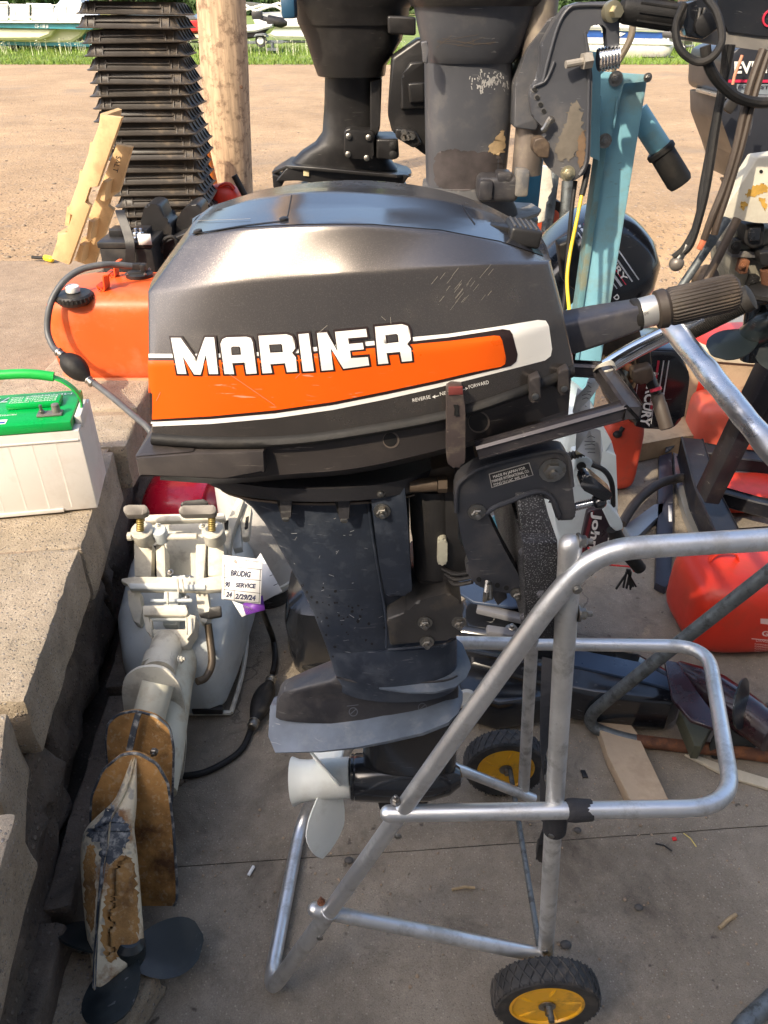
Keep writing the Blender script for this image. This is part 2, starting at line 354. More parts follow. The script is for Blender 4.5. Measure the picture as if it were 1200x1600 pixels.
# ================================================================== SETTING
def ground_mat(name, c1, c2, big=1.2, peb=70, pebcol=(.34, .30, .26), pebamt=.5, rough=.9, bump=.6, stain=(.07, .06, .05), stamt=.4, stsc=2.2, crack=0, mid=22, bd=.004):
    m = bpy.data.materials.new(name); m.use_nodes = True; n = m.node_tree.nodes; l = m.node_tree.links; b = n['Principled BSDF']
    tc = n.new('ShaderNodeTexCoord'); src = tc.outputs['Object']
    def nz(sc, de=6, ro=.6, di=0):
        t = n.new('ShaderNodeTexNoise'); t.inputs['Scale'].default_value = sc; t.inputs['Detail'].default_value = de; t.inputs['Roughness'].default_value = ro; t.inputs['Distortion'].default_value = di; l.new(src, t.inputs['Vector']); return t.outputs['Fac']
    def ramp(f, a, bb, ca=(0, 0, 0, 1), cb=(1, 1, 1, 1)):
        r = n.new('ShaderNodeValToRGB'); r.color_ramp.elements[0].position = a; r.color_ramp.elements[1].position = bb; r.color_ramp.elements[0].color = ca; r.color_ramp.elements[1].color = cb; l.new(f, r.inputs[0]); return r.outputs[0]
    def mul(f, k):
        q = n.new('ShaderNodeMath'); q.operation = 'MULTIPLY'; l.new(f, q.inputs[0])
        if isinstance(k, float): q.inputs[1].default_value = k
        else: l.new(k, q.inputs[1])
        return q.outputs[0]
    def mix(f, a, c):
        x = n.new('ShaderNodeMix'); x.data_type = 'RGBA'; l.new(f, x.inputs[0]); l.new(a, x.inputs[6])
        if isinstance(c, tuple): x.inputs[7].default_value = c+(1,)
        else: l.new(c, x.inputs[7])
        return x.outputs[2]
    c = ramp(nz(big, 10, .65, .4), .3, .7, c1+(1,), c2+(1,))
    v = n.new('ShaderNodeTexVoronoi'); v.inputs['Scale'].default_value = peb; l.new(src, v.inputs['Vector'])
    pf = ramp(v.outputs['Distance'], .22, .34, (1, 1, 1, 1), (0, 0, 0, 1))
    sep = n.new('ShaderNodeSeparateColor'); l.new(v.outputs['Color'], sep.inputs[0]); sel = ramp(sep.outputs[0], .45, .5)
    pc = ramp(sep.outputs[1], 0, 1, tuple(k*.45 for k in pebcol)+(1,), tuple(min(1, k*1.3) for k in pebcol)+(1,))
    c = mix(mul(mul(pf, sel), pebamt), c, pc)
    for sc_, amt_ in ((mid, .55), (mid*.18, .5)):
        xx = n.new('ShaderNodeMix'); xx.data_type = 'RGBA'; xx.blend_type = 'MULTIPLY'; xx.inputs[0].default_value = amt_; l.new(c, xx.inputs[6]); l.new(ramp(nz(sc_, 7, .75), .35, .62, (.72, .70, .68, 1), (1.12, 1.12, 1.12, 1)), xx.inputs[7]); c = xx.outputs[2]
    fine = ramp(nz(400, 2), .35, .65, (.82, .82, .82, 1), (1.15, 1.15, 1.15, 1))
    x = n.new('ShaderNodeMix'); x.data_type = 'RGBA'; x.blend_type = 'MULTIPLY'; x.inputs[0].default_value = .8; l.new(c, x.inputs[6]); l.new(fine, x.inputs[7]); c = x.outputs[2]
    c = mix(mul(ramp(nz(stsc, 8, .7, .6), .53, .70), stamt), c, stain)
    c = mix(mul(ramp(nz(stsc*9, 3, .5), .68, .74), stamt), c, stain)
    h = nz(peb*1.6, 6, .7)
    if crack:
        vc = n.new('ShaderNodeTexVoronoi'); vc.feature = 'DISTANCE_TO_EDGE'; vc.inputs['Scale'].default_value = crack
        dm = n.new('ShaderNodeVectorMath'); dm.operation = 'ADD'; tn = n.new('ShaderNodeTexNoise'); tn.inputs['Scale'].default_value = 5; tn.inputs['Detail'].default_value = 8; l.new(src, tn.inputs['Vector'])
        sc = n.new('ShaderNodeVectorMath'); sc.operation = 'SCALE'; sc.inputs['Scale'].default_value = .35; l.new(tn.outputs['Color'], sc.inputs[0]); l.new(src, dm.inputs[0]); l.new(sc.outputs[0], dm.inputs[1]); l.new(dm.outputs[0], vc.inputs['Vector'])
        cf = ramp(vc.outputs['Distance'], 0, .004, (1, 1, 1, 1), (0, 0, 0, 1)); cf = mul(cf, ramp(nz(1.7, 3), .47, .56)); c = mix(mul(cf, .75), c, (.035, .03, .028))
    l.new(c, b.inputs['Base Color']); b.inputs['Roughness'].default_value = rough
    hh = n.new('ShaderNodeMath'); hh.operation = 'MULTIPLY_ADD'; hh.inputs[1].default_value = .6; l.new(pf, hh.inputs[0]); l.new(h, hh.inputs[2])
    bp = n.new('ShaderNodeBump'); bp.inputs['Strength'].default_value = bump; bp.inputs['Distance'].default_value = bd; l.new(hh.outputs[0], bp.inputs['Height']); l.new(bp.outputs[0], b.inputs['Normal'])
    return m
floor_m = ground_mat('stained_concrete', (.20, .17, .13), (.30, .255, .20), 1.6, 150, (.36, .32, .26), .6, .88, .6, (.075, .06, .045), .9, 3.1, crack=.9)
lot_m = ground_mat('sandy_gravel_ground', (.31, .21, .12), (.42, .29, .17), .8, 28, (.40, .32, .26), .7, .95, 1.0, (.24, .185, .135), .7, .9, mid=9, bd=.012)
apron_m = ground_mat('worn_asphalt_concrete', (.26, .19, .13), (.34, .255, .18), 1.1, 95, (.36, .31, .27), .6, .92, .8, (.17, .14, .11), .5, 1.8)
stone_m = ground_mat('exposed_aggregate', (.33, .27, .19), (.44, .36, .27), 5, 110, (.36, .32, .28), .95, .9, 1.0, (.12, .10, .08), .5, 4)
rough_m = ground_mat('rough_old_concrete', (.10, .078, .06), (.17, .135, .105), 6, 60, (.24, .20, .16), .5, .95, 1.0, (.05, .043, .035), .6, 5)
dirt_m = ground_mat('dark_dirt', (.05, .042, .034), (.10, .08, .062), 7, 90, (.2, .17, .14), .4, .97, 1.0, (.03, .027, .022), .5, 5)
PX = -0.80                                            # line of the wall
def sheet(name, x0, x1, y0, y1, zf, nx, ny, mat, amp=.0, kind='structure', sc=1.2):
    bm = NB(); rows = []
    for j in range(ny+1):
        y = y0+(y1-y0)*j/ny; r = []
        for i in range(nx+1):
            x = x0+(x1-x0)*i/nx; z = zf(x, y); r.append((x, y, z+amp*noise.noise(Vector((x*sc, y*sc, 3.1)))))
        rows.append(r)
    grid_faces(bm, rows); return add(name, bm, mat, kind=kind, smooth=None)
def lotz(x, y): return LOT
sheet('ground', -260, 260, 5.3, 430, lotz, 26, 26, lot_m)
sheet('yard_ground', -30, PX-.02, 4.05, 5.3, lotz, 60, 10, lot_m)
sheet('pavement', -30, PX-.02, -8, 4.05, lambda x, y: LOT, 60, 40, apron_m)
sheet('ramp', PX-.02, 30, 3.25, 5.3, lambda x, y: LOT*(lambda t: t*t*(3-2*t))(max(0, min(1, (y-3.25)/2.05))), 90, 30, lot_m, 0)
# lower concrete floor poured as slabs with an open joint between them
def jy(x): return 1.04+.075*(x+.33)
for (a, b) in (((lambda x: -8), (lambda x: jy(x)-.0012)), ((lambda x: jy(x)+.0012), (lambda x: 3.25))):
    bm = NB(); rows = []
    for j in range(25):
        r = []
        for i in range(81):
            x = -.62+12.6*(i/80)**1.4; ya = a(x); yb = b(x); w = .0025*noise.noise(Vector((x*25, 1, 0)))
            y = ya+(yb-ya)*j/24+(w if j in (0, 24) else 0); r.append((x, y, 0 if 0 < j < 24 else -.003))
        rows.append(r)
    grid_faces(bm, rows); add('concrete_slab', bm, floor_m, kind='structure', smooth=None)
sheet('subsoil', -1.0, 12, -8, 3.4, lambda x, y: -.006, 80, 80, dirt_m)
sheet('trench', -.86, -.56, -1, 3.3, lambda x, y: -.006+.03*max(0, -(x+.62))/.2, 16, 160, dirt_m, .012, sc=14)
# retaining wall: one thing, its stones are parts
def rough_block(bm, p0, p1, back, h, amp=.006, z=LOT, over=0, n=.03, bev=.012, seed=0):
    # right top edge runs p0 -> p1, block reaches 'back' to the left and h down
    a = Vector((p0[0], p0[1], 0)); b = Vector((p1[0], p1[1], 0)); L = (b-a).length; d = (b-a)/L; left = Vector((-d.y, d.x, 0))
    if left.x > 0: left = -left
    tmp = NB(); bmesh.ops.create_cube(tmp, size=1)
    for v in tmp.verts: v.co = Vector((v.co.x*back, v.co.y*L, v.co.z*h))
    bmesh.ops.bevel(tmp, geom=tmp.edges[:], offset=bev, segments=2, affect='EDGES', profile=.6)
    for ax, ln in ((0, back), (1, L), (2, h)):
        k = int(ln/n)
        for i in range(1, k+1):
            co = [0, 0, 0]; co[ax] = -ln/2+ln*i/(k+1); no = [0, 0, 0]; no[ax] = 1
            bmesh.ops.bisect_plane(tmp, geom=tmp.verts[:]+tmp.edges[:]+tmp.faces[:], plane_co=co, plane_no=no)
    mid = (a+b)/2+left*back/2+Vector((0, 0, z-h/2)); R = Matrix((-left, d, Vector((0, 0, 1)))).transposed()
    for v in tmp.verts:
        side = 1.0 if abs(v.co.z-h/2) > .001 else .35
        q = mid+R @ v.co
        nn = Vector((noise.noise(q*14+Vector((seed, 0, 0))), noise.noise(q*14+Vector((0, seed+5, 0))), noise.noise(q*14+Vector((9, 0, seed)))))+.6*Vector((noise.noise(q*45), noise.noise(q*45+Vector((7, 7, 7))), noise.noise(q*45+Vector((3, 1, 9)))))
        v.co = q+nn*amp*side
    merge(bm, tmp)
wall = root('retaining_wall', 'crumbling stone and concrete retaining wall edging the raised pavement on the left', 'retaining wall', (-.8, 2, 0))
edge = [((-.545, .40), (-.60, .78)), ((-.635, .80), (-.70, .99)), ((-.675, 1.01), (-.735, 1.50)), ((-.735, 1.515), (-.80, 2.0)), ((-.77, 2.02), (-.785, 2.24)), ((-.80, 2.27), (-.81, 2.56)), ((-.81, 2.58), (-.83, 3.0)), ((-.82, 3.02), (-.82, 3.5)), ((-.82, 3.52), (-.83, 4.0)), ((-.5, -.3), (-.55, .38))]
for k, (a, b) in enumerate(edge):
    bm = NB(); rough_block(bm, a, b, .42+.05*(k % 3), .15+.02*(k % 2), .0045, z=LOT+.003+.005*((k*7) % 3), seed=k*3); add('stone', bm, stone_m, wall, smooth=50)
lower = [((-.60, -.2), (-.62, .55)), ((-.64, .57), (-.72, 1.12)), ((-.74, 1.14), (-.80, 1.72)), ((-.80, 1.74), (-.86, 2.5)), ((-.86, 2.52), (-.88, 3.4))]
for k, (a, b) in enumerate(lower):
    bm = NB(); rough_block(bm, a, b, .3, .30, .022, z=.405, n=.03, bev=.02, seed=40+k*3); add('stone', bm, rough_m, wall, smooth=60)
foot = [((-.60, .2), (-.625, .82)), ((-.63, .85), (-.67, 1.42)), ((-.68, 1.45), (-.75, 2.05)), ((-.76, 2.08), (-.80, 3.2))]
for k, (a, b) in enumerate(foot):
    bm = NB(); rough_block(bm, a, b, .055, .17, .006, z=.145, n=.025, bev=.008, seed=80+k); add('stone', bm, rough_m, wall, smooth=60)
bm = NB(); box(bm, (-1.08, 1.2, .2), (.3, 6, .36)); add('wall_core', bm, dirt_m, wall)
bm = NB(); rough_block(bm, (-.48, .60), (-.44, .76), .22, .075, .008, z=.075, n=.02, bev=.012, seed=99)
add('stone_block', bm, stone_m, None, 'broken pale concrete block on the floor under the fouled propeller', 'stone block')
# unseen building assumed behind the photographer, placed and sized to shade the foreground
bld = root('shade_building', 'unseen building assumed behind the photographer, shaped to shade the foreground', 'building', (-3, -6, 0))
ed = Vector((.924, .383, 0)); ne = Vector((-.383, .924, 0)); A0 = Vector((-3.66, -3.93, 6.33))
wallm = M('shade_building_wall', (.42, .40, .37), .7, 0, .08, 2); roofm = M('shade_building_roof', (.10, .10, .11), .6, 0, .2, 2)
def slab_box(a, b, depth, zlo, zhi):
    bm = NB(); pts = [a, b, b-ne*depth, a-ne*depth]; prism(bm, [Vector((p.x, p.y, zlo)) for p in pts], Vector((0, 0, zhi-zlo))); return bm
add('roof', slab_box(A0-ed*16, A0+ed*16, 8, 6.15, 6.33), roofm, bld)
add('wall', slab_box(A0-ed*15.9-ne*.15, A0+ed*15.9-ne*.15, 7.7, -.2, 6.15), wallm, bld)
add('fascia', slab_box(A0-ed*16+ne*.004, A0+ed*16+ne*.004, .003, 6.1, 6.335), M('shade_building_trim', (.3, .29, .27), .6), bld)
# loose grit, pebbles and leaf scraps
def pebbles(name, pts, mat, label, cat=None):
    bm = NB()
    for (p, r) in pts:
        tmp = NB(); bmesh.ops.create_icosphere(tmp, subdivisions=1, radius=r)
        s = Vector((random.uniform(.7, 1.3), random.uniform(.7, 1.3), random.uniform(.35, .7)))
        a = random.random()*6
        for v in tmp.verts: q = Vector((v.co.x*s.x, v.co.y*s.y, v.co.z*s.z)); v.co = Vector((q.x*math.cos(a)-q.y*math.sin(a), q.x*math.sin(a)+q.y*math.cos(a), q.z))*random.uniform(.9, 1.1)+Vector(p)
        me_add(bm, tmp)
    return add(name, bm, mat, None, label, cat or name, kind='stuff', smooth=60)
def me_add(bm, tmp):
    mp = {v: bm.verts.new(v.co) for v in tmp.verts}
    for f in tmp.faces: bm.faces.new([mp[v] for v in f.verts])
    tmp.free()
P = []
for i in range(900):
    y = 4.1+random.random()**2*9; x = -y*.55+random.random()*y*1.1
    if x > PX and y < 5.3: continue
    P.append(((x, y, LOT), random.uniform(.006, .018)))
pebbles('gravel', P, M('pebble', (.24, .185, .13), .9, 0, .4, 30), 'loose pebbles scattered over the sandy lot behind the motors')
P = []
for i in range(420):
    c = random.choice([(.62, 1.20), (.62, 1.2), (.55, .75), (.1, .95), (.4, 1.5), (.9, .9), (-.3, 1.0)])
    P.append(((c[0]+random.gauss(0, .13), c[1]+random.gauss(0, .12), .001), random.uniform(.0008, .0032)))
for i in range(260): P.append(((random.uniform(-.5, 1.3), random.uniform(.6, 3), .001), random.uniform(.001, .005)))
pebbles('grit', P, M('grit', (.30, .22, .15), .9, 0, .5, 60), 'fine grit and crumbs strewn over the concrete floor')
P = []
for i in range(700):
    y = random.uniform(.5, 3.2); x = -.60-.08*(y-.6)/1.5+random.gauss(0, .05); P.append(((x, y, .004), random.uniform(.003, .016)))
pebbles('rubble', P, rough_m, 'small rubble and dirt in the gap at the foot of the wall')
# ------------------------------------------------------------------ grass verge and trees
grass_m = M('grass', (.12, .20, .02), .8, 0, .35, 3, dirt=(.25, .24, .06), damt=.5, ds=2)
sheet('verge', -120, 120, 20.5, 170, lambda x, y: LOT+.01+.0*y, 60, 30, M('verge_soil', (.13, .19, .03), .95, 0, .35, .8, dirt=(.28, .25, .12), damt=.5, ds=1.5), .02)
bm = NB()
for i in range(26000):
    y = 20.4+random.random()**1.5*9; x = random.uniform(-.62, .62)*y
    h = random.uniform(.04, .12)*(1.6 if y > 24 else 1); a = random.random()*6; w = .012; dx = math.cos(a)*w; dy = math.sin(a)*w; lx = random.gauss(0, .04); ly = random.gauss(0, .04)
    v = [bm.verts.new(p) for p in ((x-dx, y-dy, LOT), (x+dx, y+dy, LOT), (x+lx, y+ly, LOT+h))]; bm.faces.new(v)
add('grass', bm, grass_m, None, 'mown green grass verge along the far side of the gravel lot', 'grass', kind='stuff', smooth=None)
bm = NB()
for i in range(500):
    y = random.uniform(24, 28); x = random.uniform(-.60, .5)*y; z = LOT+random.uniform(.2, .45)
    for k in range(3):
        a = random.random()*6; v = [bm.verts.new((x+math.cos(a+q*2.1)*.03, y+math.sin(a+q*2.1)*.03, z+random.uniform(-.02, .02))) for q in range(3)]; bm.faces.new(v)
    v = [bm.verts.new(p) for p in ((x-.006, y, LOT), (x+.006, y, LOT), (x, y, z))]; bm.faces.new(v)
add('weeds', bm, M('weed_flower', (.62, .62, .45), .8), None, 'pale seed heads and weeds in the long grass under the boat trailer', 'weeds', kind='stuff', smooth=None)
leaf_m = M('tree_leaves', (.045, .085, .022), .8, 0, .5, 1.2); trunk_m = M('tree_trunk', (.10, .075, .05), .9, 0, .3, 3)
def leaf_cloud(bm, c, r, n, s):
    for i in range(n):
        while True:
            p = Vector((random.uniform(-1, 1), random.uniform(-1, 1), random.uniform(-1, 1)))
            if .35 < p.length < 1: break
        p = Vector(c)+Vector((p.x*r[0], p.y*r[1], p.z*r[2])); a = Vector((random.gauss(0, 1), random.gauss(0, 1), random.gauss(0, 1))).normalized()*s; b = a.cross(Vector((random.gauss(0, 1), random.gauss(0, 1), random.gauss(0, 1)))).normalized()*s
        bm.faces.new([bm.verts.new(q) for q in (p-a, p+b, p+a, p-b)])
random.seed(11)
for k in range(44):
    x = -92+k*4.4+random.uniform(-1.5, 1.5); y = 150+random.uniform(-9, 9); h = random.uniform(7, 11)
    where = ['behind the covered boat', 'behind the white boats', 'above the blue pontoon boat'][0 if x < -36 else (1 if x < 18 else 2)]
    t = root('tree', 'dark leafy tree in the distant tree line '+where, 'tree', (x, y, LOT), 'trees in the distant tree line')
    bm = NB(); tube(bm, [(x, y, LOT), (x+.1, y, LOT+h*.5), (x, y, LOT+h*.8)], .2, 8, radii=[.3, .2, .1]); add('trunk', bm, trunk_m, t)
    bm = NB()
    for q in range(10): leaf_cloud(bm, (x+random.gauss(0, 2.4), y+random.gauss(0, 1.6), LOT+h*random.uniform(.08, .9)), (2.8, 2.0, 1.9), 110, .45)
    add('crown', bm, leaf_m, t, smooth=None)
bm = NB()
for i in range(5000):
    x = random.uniform(-150, 150); p = Vector((x, random.uniform(176, 190), LOT+random.random()*(8+3*noise.noise(Vector((x*.05, 0, 0)))))); a = Vector((random.gauss(0, 1), random.gauss(0, .3), random.gauss(0, 1))).normalized()*1.1; b = Vector((a.z, random.gauss(0, .3), -a.x))
    bm.faces.new([bm.verts.new(q) for q in (p-a, p+b, p+a, p-b)])
add('woodland', bm, leaf_m, None, 'dark green far-off wood closing the view behind the boats', 'wood', kind='stuff', smooth=None)
# ================================================================== THE MAIN MOTOR ON ITS CART
Y0 = .95
MOT = root('outboard_motor', 'dark grey outboard motor with orange side stripe and white propeller on the aluminium cart', 'outboard motor', (-.02, Y0, .17))
def mir(p, yc=Y0): return Vector((p[0], 2*yc-p[1], p[2]))
def foil(bm, rows, yc=Y0, e=.8, seg=36, caps=True):
    rings = []
    for (y, xl, xr, hw) in rows:
        a = W(xl, y, yc); b = W(xr, y, yc); c = (a+b)/2; h = (b.x-a.x)/2; r = []
        for k in range(seg):
            t = 2*math.pi*k/seg; s = math.sin(t); r.append(Vector((c.x+h*math.cos(t), yc+hw*math.copysign(abs(s)**e, s), c.z)))
        rings.append(r)
    loft(bm, rings, caps)
def shell(bm, lines, n=44, yc=Y0, bulge=.01, capmid=5, bev=.005, crease=(2, 3), bottom=False):
    """near-side long lines from low to high (last one on the centre plane), mirrored to the far side"""
    R = lines_px(lines, n); base = [[W(p.x, p.y, p.z) for p in r] for r in R]; rows = []; cr = []
    for j, r in enumerate(base):
        if j in crease: cr.append(len(rows))
        rows.append(r)
        if j < len(base)-1:
            for t in (.14, .5, .86): rows.append([p.lerp(q, t) for p, q in zip(r, base[j+1])])
    full = rows+[[mir(p, yc) for p in r] for r in rows[-2::-1]]
    tmp = NB(); vr = grid_faces(tmp, full)
    m = len(rows)
    for end, sgn in ((0, -1), (-1, 1)):
        prev = None; cols = []
        for j in range(m):
            a = vr[j][end]; b = vr[len(full)-1-j][end]
            if a is b: col = [a]*(capmid+2)
            else:
                col = [a]
                for k in range(1, capmid+1):
                    t = k/(capmid+1); p = a.co.lerp(b.co, t)+Vector((sgn*bulge*4*t*(1-t), 0, 0)); col.append(tmp.verts.new(p))
                col.append(b)
            cols.append(col)
        for j in range(m-1):
            for k in range(capmid+1):
                q = [cols[j][k], cols[j][k+1], cols[j+1][k+1], cols[j+1][k]]; u = []
                for v in q:
                    if v not in u: u.append(v)
                if len(u) > 2:
                    try: tmp.faces.new(u)
                    except ValueError: pass
    if bottom:
        for i in range(n-1):
            try: tmp.faces.new((vr[0][i], vr[0][i+1], vr[-1][i+1], vr[-1][i]))
            except ValueError: pass
    bmesh.ops.recalc_face_normals(tmp, faces=tmp.faces[:])
    if bev:
        es = []; nf = len(full)
        for j in cr:
            for jj in (j, nf-1-j):
                for i in range(n-1): es.append(tmp.edges.get((vr[jj][i], vr[jj][i+1])))
        for j in range(nf-1):
            for i in (0, -1): es.append(tmp.edges.get((vr[j][i], vr[j+1][i])))
        es = [e for e in es if e is not None and len(e.link_faces) == 2]
        bmesh.ops.bevel(tmp, geom=es, offset=bev, segments=3, affect='EDGES', profile=.5, clamp_overlap=True)
    merge(bm, tmp)
# cowl
L0 = [(237, 678, .806), (330, 684, .796), (450, 682, .792), (560, 668, .792), (700, 642, .794), (800, 610, .80), (897, 572, .835)]
L1 = [(232, 570, .815), (340, 568, .797), (500, 560, .786), (600, 552, .785), (700, 543, .786), (800, 525, .792), (882, 500, .835)]
L2 = [(231, 457, .848), (340, 444, .823), (500, 431, .806), (600, 425, .802), (700, 417, .804), (775, 412, .813), (858, 409, .85)]
L3 = [(297, 367, .870), (380, 357, .843), (480, 352, .829), (580, 352, .8265), (690, 362, .832), (780, 379, .847), (851, 402, .872)]
L35 = [(306, 352, .915), (385, 332, .90), (480, 324, .895), (580, 325, .895), (690, 335, .895), (780, 353, .90), (845, 392, .91)]
L4 = [(312, 342, Y0), (385, 314, Y0), (480, 300, Y0), (580, 302, Y0), (690, 313, Y0), (780, 338, Y0), (842, 384, Y0)]
bm = NB(); shell(bm, [L0, L1, L2, L3, L35, L4]); cowl = add('cowl', bm, cowl_grey, MOT, smooth=28)
TR = bvh_of([cowl])
# glossy dark top panel, laid 2 mm over the crown
def lp(line, dx0=0, dx1=0): return line
tp_m = M('top_panel', (.026, .028, .036), .16, .2, .15, 3, coat=.5, scr=(.3, .3, .3), samt=.25, dirt=(.12, .11, .10), damt=.25, ds=5)
bmp = fill2d([rpoly([(299, 365), (380, 355.5), (480, 350.5), (580, 350.5), (690, 360), (780, 377), (850, 401), (838, 386), (785, 343), (720, 322), (690, 315), (580, 304.5), (480, 303), (385, 316.5), (336, 330), (310, 347)], 2)])
decal('top_panel', bmp, TR, tp_m, MOT, .0007, 8)
def line_decal(name, pts, w, mat, tree=TR, off=.0012, parent=MOT):
    P = [Vector(p) for p in pts]; L = []; Rr = []
    for i, p in enumerate(P):
        d = (P[min(i+1, len(P)-1)]-P[max(i-1, 0)]).normalized(); nrm = Vector((-d.y, d.x)); L.append(tuple(p+nrm*w/2)); Rr.append(tuple(p-nrm*w/2))
    return decal(name, fill2d([L+Rr[::-1]]), tree, mat, parent, off, 10)
line_decal('seam', [(302, 367), (380, 354), (440, 347), (450, 338), (456, 306)], 1.6, black_rub)
line_decal('seam', [(722, 322), (733, 340), (742, 352)], 1.6, black_rub)
for (x, y) in ((444, 345), (310, 364)):
    h, nn, i, d = TR.ray_cast(CAMP, ray(x, y).normalized())
    if h: bm = NB(); lathe(bm, [(.005, 0), (.005, .002), (.003, .003)], h+nn*.001, nn, 12); add('screw', bm, black_plas, MOT)
# decals: white band, black keyline, orange field
whitep = [(233, 553), (330, 553), (430, 549), (540, 537), (640, 527), (700, 521.5), (780, 510), (840, 500), (852, 501), (857, 509), (862, 545), (860, 556), (851, 563), (800, 576), (745, 590), (680, 606), (600, 624), (520, 640), (430, 653), (330, 662), (237, 666)]
blackp = [(233, 559), (330, 559), (430, 555), (540, 543.5), (640, 533.5), (700, 527), (785, 514), (796, 516), (800, 522), (808, 553), (806, 564), (798, 571), (740, 585), (680, 599), (600, 616), (520, 632), (430, 645), (330, 654), (237, 658.5)]
orangep = [(233, 563.5), (330, 563), (430, 559), (540, 547.5), (640, 538), (700, 532.5), (772, 524), (780, 525), (784, 531), (790, 560), (788, 568), (782, 572), (740, 580), (680, 594), (600, 611), (520, 627), (430, 640), (330, 649.5), (236, 655)]
decal('stripe', fill2d([whitep]), TR, decal_white, MOT, .0007, 6, 'white stripe ending in a rounded cap')
decal('stripe', fill2d([blackp]), TR, decal_black, MOT, .0012, 6, 'thin black keyline')
decal('stripe', fill2d([orangep]), TR, decal_orange, MOT, .0017, 6, 'broad orange field')
LET = [
 ([(269, 528), (284, 528), (309, 563), (322, 527), (336, 527), (342, 583), (328, 583), (323, 554), (315, 584), (305, 584), (287, 556), (293, 583), (279, 583)], None),
 ([(352, 583), (346, 537), (349, 530), (355, 527), (386, 526), (393, 528), (396, 535), (402, 582), (386, 583), (383, 566), (364, 567), (367, 583)], [(362, 543), (365, 541), (375, 541), (377, 543), (378, 554), (363, 555)]),
 ([(405, 524.5), (448, 522), (457, 525), (461, 532), (462, 544), (457, 551), (463, 558), (465, 579), (449, 580), (446, 566), (423, 567.5), (426, 581), (411, 582)], [(421, 538), (440, 537), (442, 539), (443, 550), (423, 551)]),
 ([(467, 522), (483, 520.5), (491, 578), (474, 579)], None),
 ([(496, 520), (511, 519), (528, 549), (524, 518), (572, 513.5), (574, 525.5), (544, 528), (545.5, 537), (567, 535), (568.5, 545), (547, 547), (548.5, 558), (575, 556), (577, 569), (537, 574.5), (517, 543), (521, 576), (503, 577.5)], None),
 ([(586, 510), (628, 506), (637, 509), (640, 516), (641.5, 530), (636, 537), (642, 544), (644, 562), (628, 563.5), (625, 549), (604, 551), (607, 566), (591, 567.5)], [(602, 523), (619, 521), (622, 523), (623, 534), (604, 536)])]
for P_, H_ in LET:
    o_ = offset_poly(P_, 3.0)
    decal('letter_outline', fill2d([o_]), TR, decal_black, MOT, .0021, 10)
for P_, H_ in LET:
    decal('letter', fill2d([P_]+([H_] if H_ else [])), TR, decal_white, MOT, .0026, 10)
    if H_: decal('letter_counter', fill2d([[tuple(Vector(h).lerp(Vector((sum(q[0] for q in H_)/len(H_), sum(q[1] for q in H_)/len(H_))), .22)) for h in H_]]), TR, cowl_grey, MOT, .0030, 14)
decal('lettering', text_px('REVERSE', (645, 628), (673, 622), 5.5), TR, decal_white, MOT, .0007, 20)
decal('lettering', text_px('NEUTRAL', (688, 618), (722, 610), 5.5), TR, decal_white, MOT, .0007, 20)
decal('lettering', text_px('FORWARD', (733, 607), (764, 599), 5.5), TR, decal_white, MOT, .0007, 20)
decal('lettering', fill2d([[(675, 620), (680, 616.5), (680, 618.5), (686, 617), (686, 618.2), (680, 620), (680, 622)]]), TR, decal_white, MOT, .0007, 20)
decal('lettering', fill2d([[(731, 606), (727, 605), (727, 606.5), (722, 608), (722, 609.5), (727, 608), (727, 610)]]), TR, decal_white, MOT, .0007, 20)
random.seed(3)
scratch_m = M('scratch', (.27, .24, .20), .6)
for i in range(26):
    x = random.gauss(725, 22); y = random.gauss(447, 14); L = random.uniform(4, 22)
    line_decal('scratch', [(x, y), (x-L*.6, y+L*.75)], random.uniform(.2, .45), scratch_m, off=.0006)
for a, b in (((340, 570), (430, 632)), ((392, 345), (300, 348)), ((246, 625), (252, 612)), ((462, 590), (470, 582)), ((603, 500), (596, 494)), ((610, 495), (611, 506)), ((498, 520), (512, 508))):
    line_decal('scratch', [a, b], .5, scratch_m, off=.0022)
# rubber seal and lower pan
def band(name, top, bot, mat, out=.004, n=44, rows=5):
    R = lines_px([top, bot], n); bm = NB(); rr = []
    for k in range(rows):
        t = k/(rows-1); b = math.sin(math.pi*t)*out
        rr.append([W(*R[0][i].lerp(R[1][i], t))+Vector((0, -b, 0)) for i in range(n)])
    near = rr; far = [[mir(p) for p in r] for r in rr]
    rings = [[r[i] for r in near]+[r[i] for r in far[::-1]] for i in range(n)]
    loft(bm, rings); return add(name, bm, mat, MOT, smooth=50)
def sh(L, dy, dY=0, dx=0): return [(x+dx, y+dy, Y+dY) for x, y, Y in L]
band('seal', sh(L0, -1, -.001), sh(L0, 17, -.001), black_rub, .006)
pan_m = M('pan_paint', (.055, .048, .047), .42, .25, .12, 4, .15, 300, dirt=(.10, .085, .075), damt=.4, ds=6, scr=(.32, .28, .24), samt=.45)
P0 = [(239, 690, .812), (330, 698, .803), (450, 696, .80), (560, 682, .80), (700, 655, .80), (800, 624, .806), (893, 586, .84)]
P1 = [(250, 742, .82), (350, 748, .81), (450, 741, .805), (560, 731, .805), (690, 702, .81), (790, 672, .82), (888, 640, .85)]
bm = NB(); R = lines_px([P0, P1, sh(P1, 8, .05)], 44); near = [[W(*p) for p in r] for r in R]
loft(bm, [[r[i] for r in near]+[mir(r[i]) for r in near[::-1]] for i in range(44)]); pan = add('lower_pan', bm, pan_m, MOT)
TRp = bvh_of([pan])
bm = NB(); prof(bm, [(211, 716), (300, 710), (412, 705), (414, 740), (350, 747), (216, 746)], .785, .33, .004); add('pan_tray', bm, pan_m, MOT)
bm = NB(); prism(bm, [W(212, 714, .786), W(238, 676, .83), W(262, 700, .80), W(300, 707, .787)], Vector((0, .30, 0)), .003); add('pan_lip', bm, pan_m, MOT)
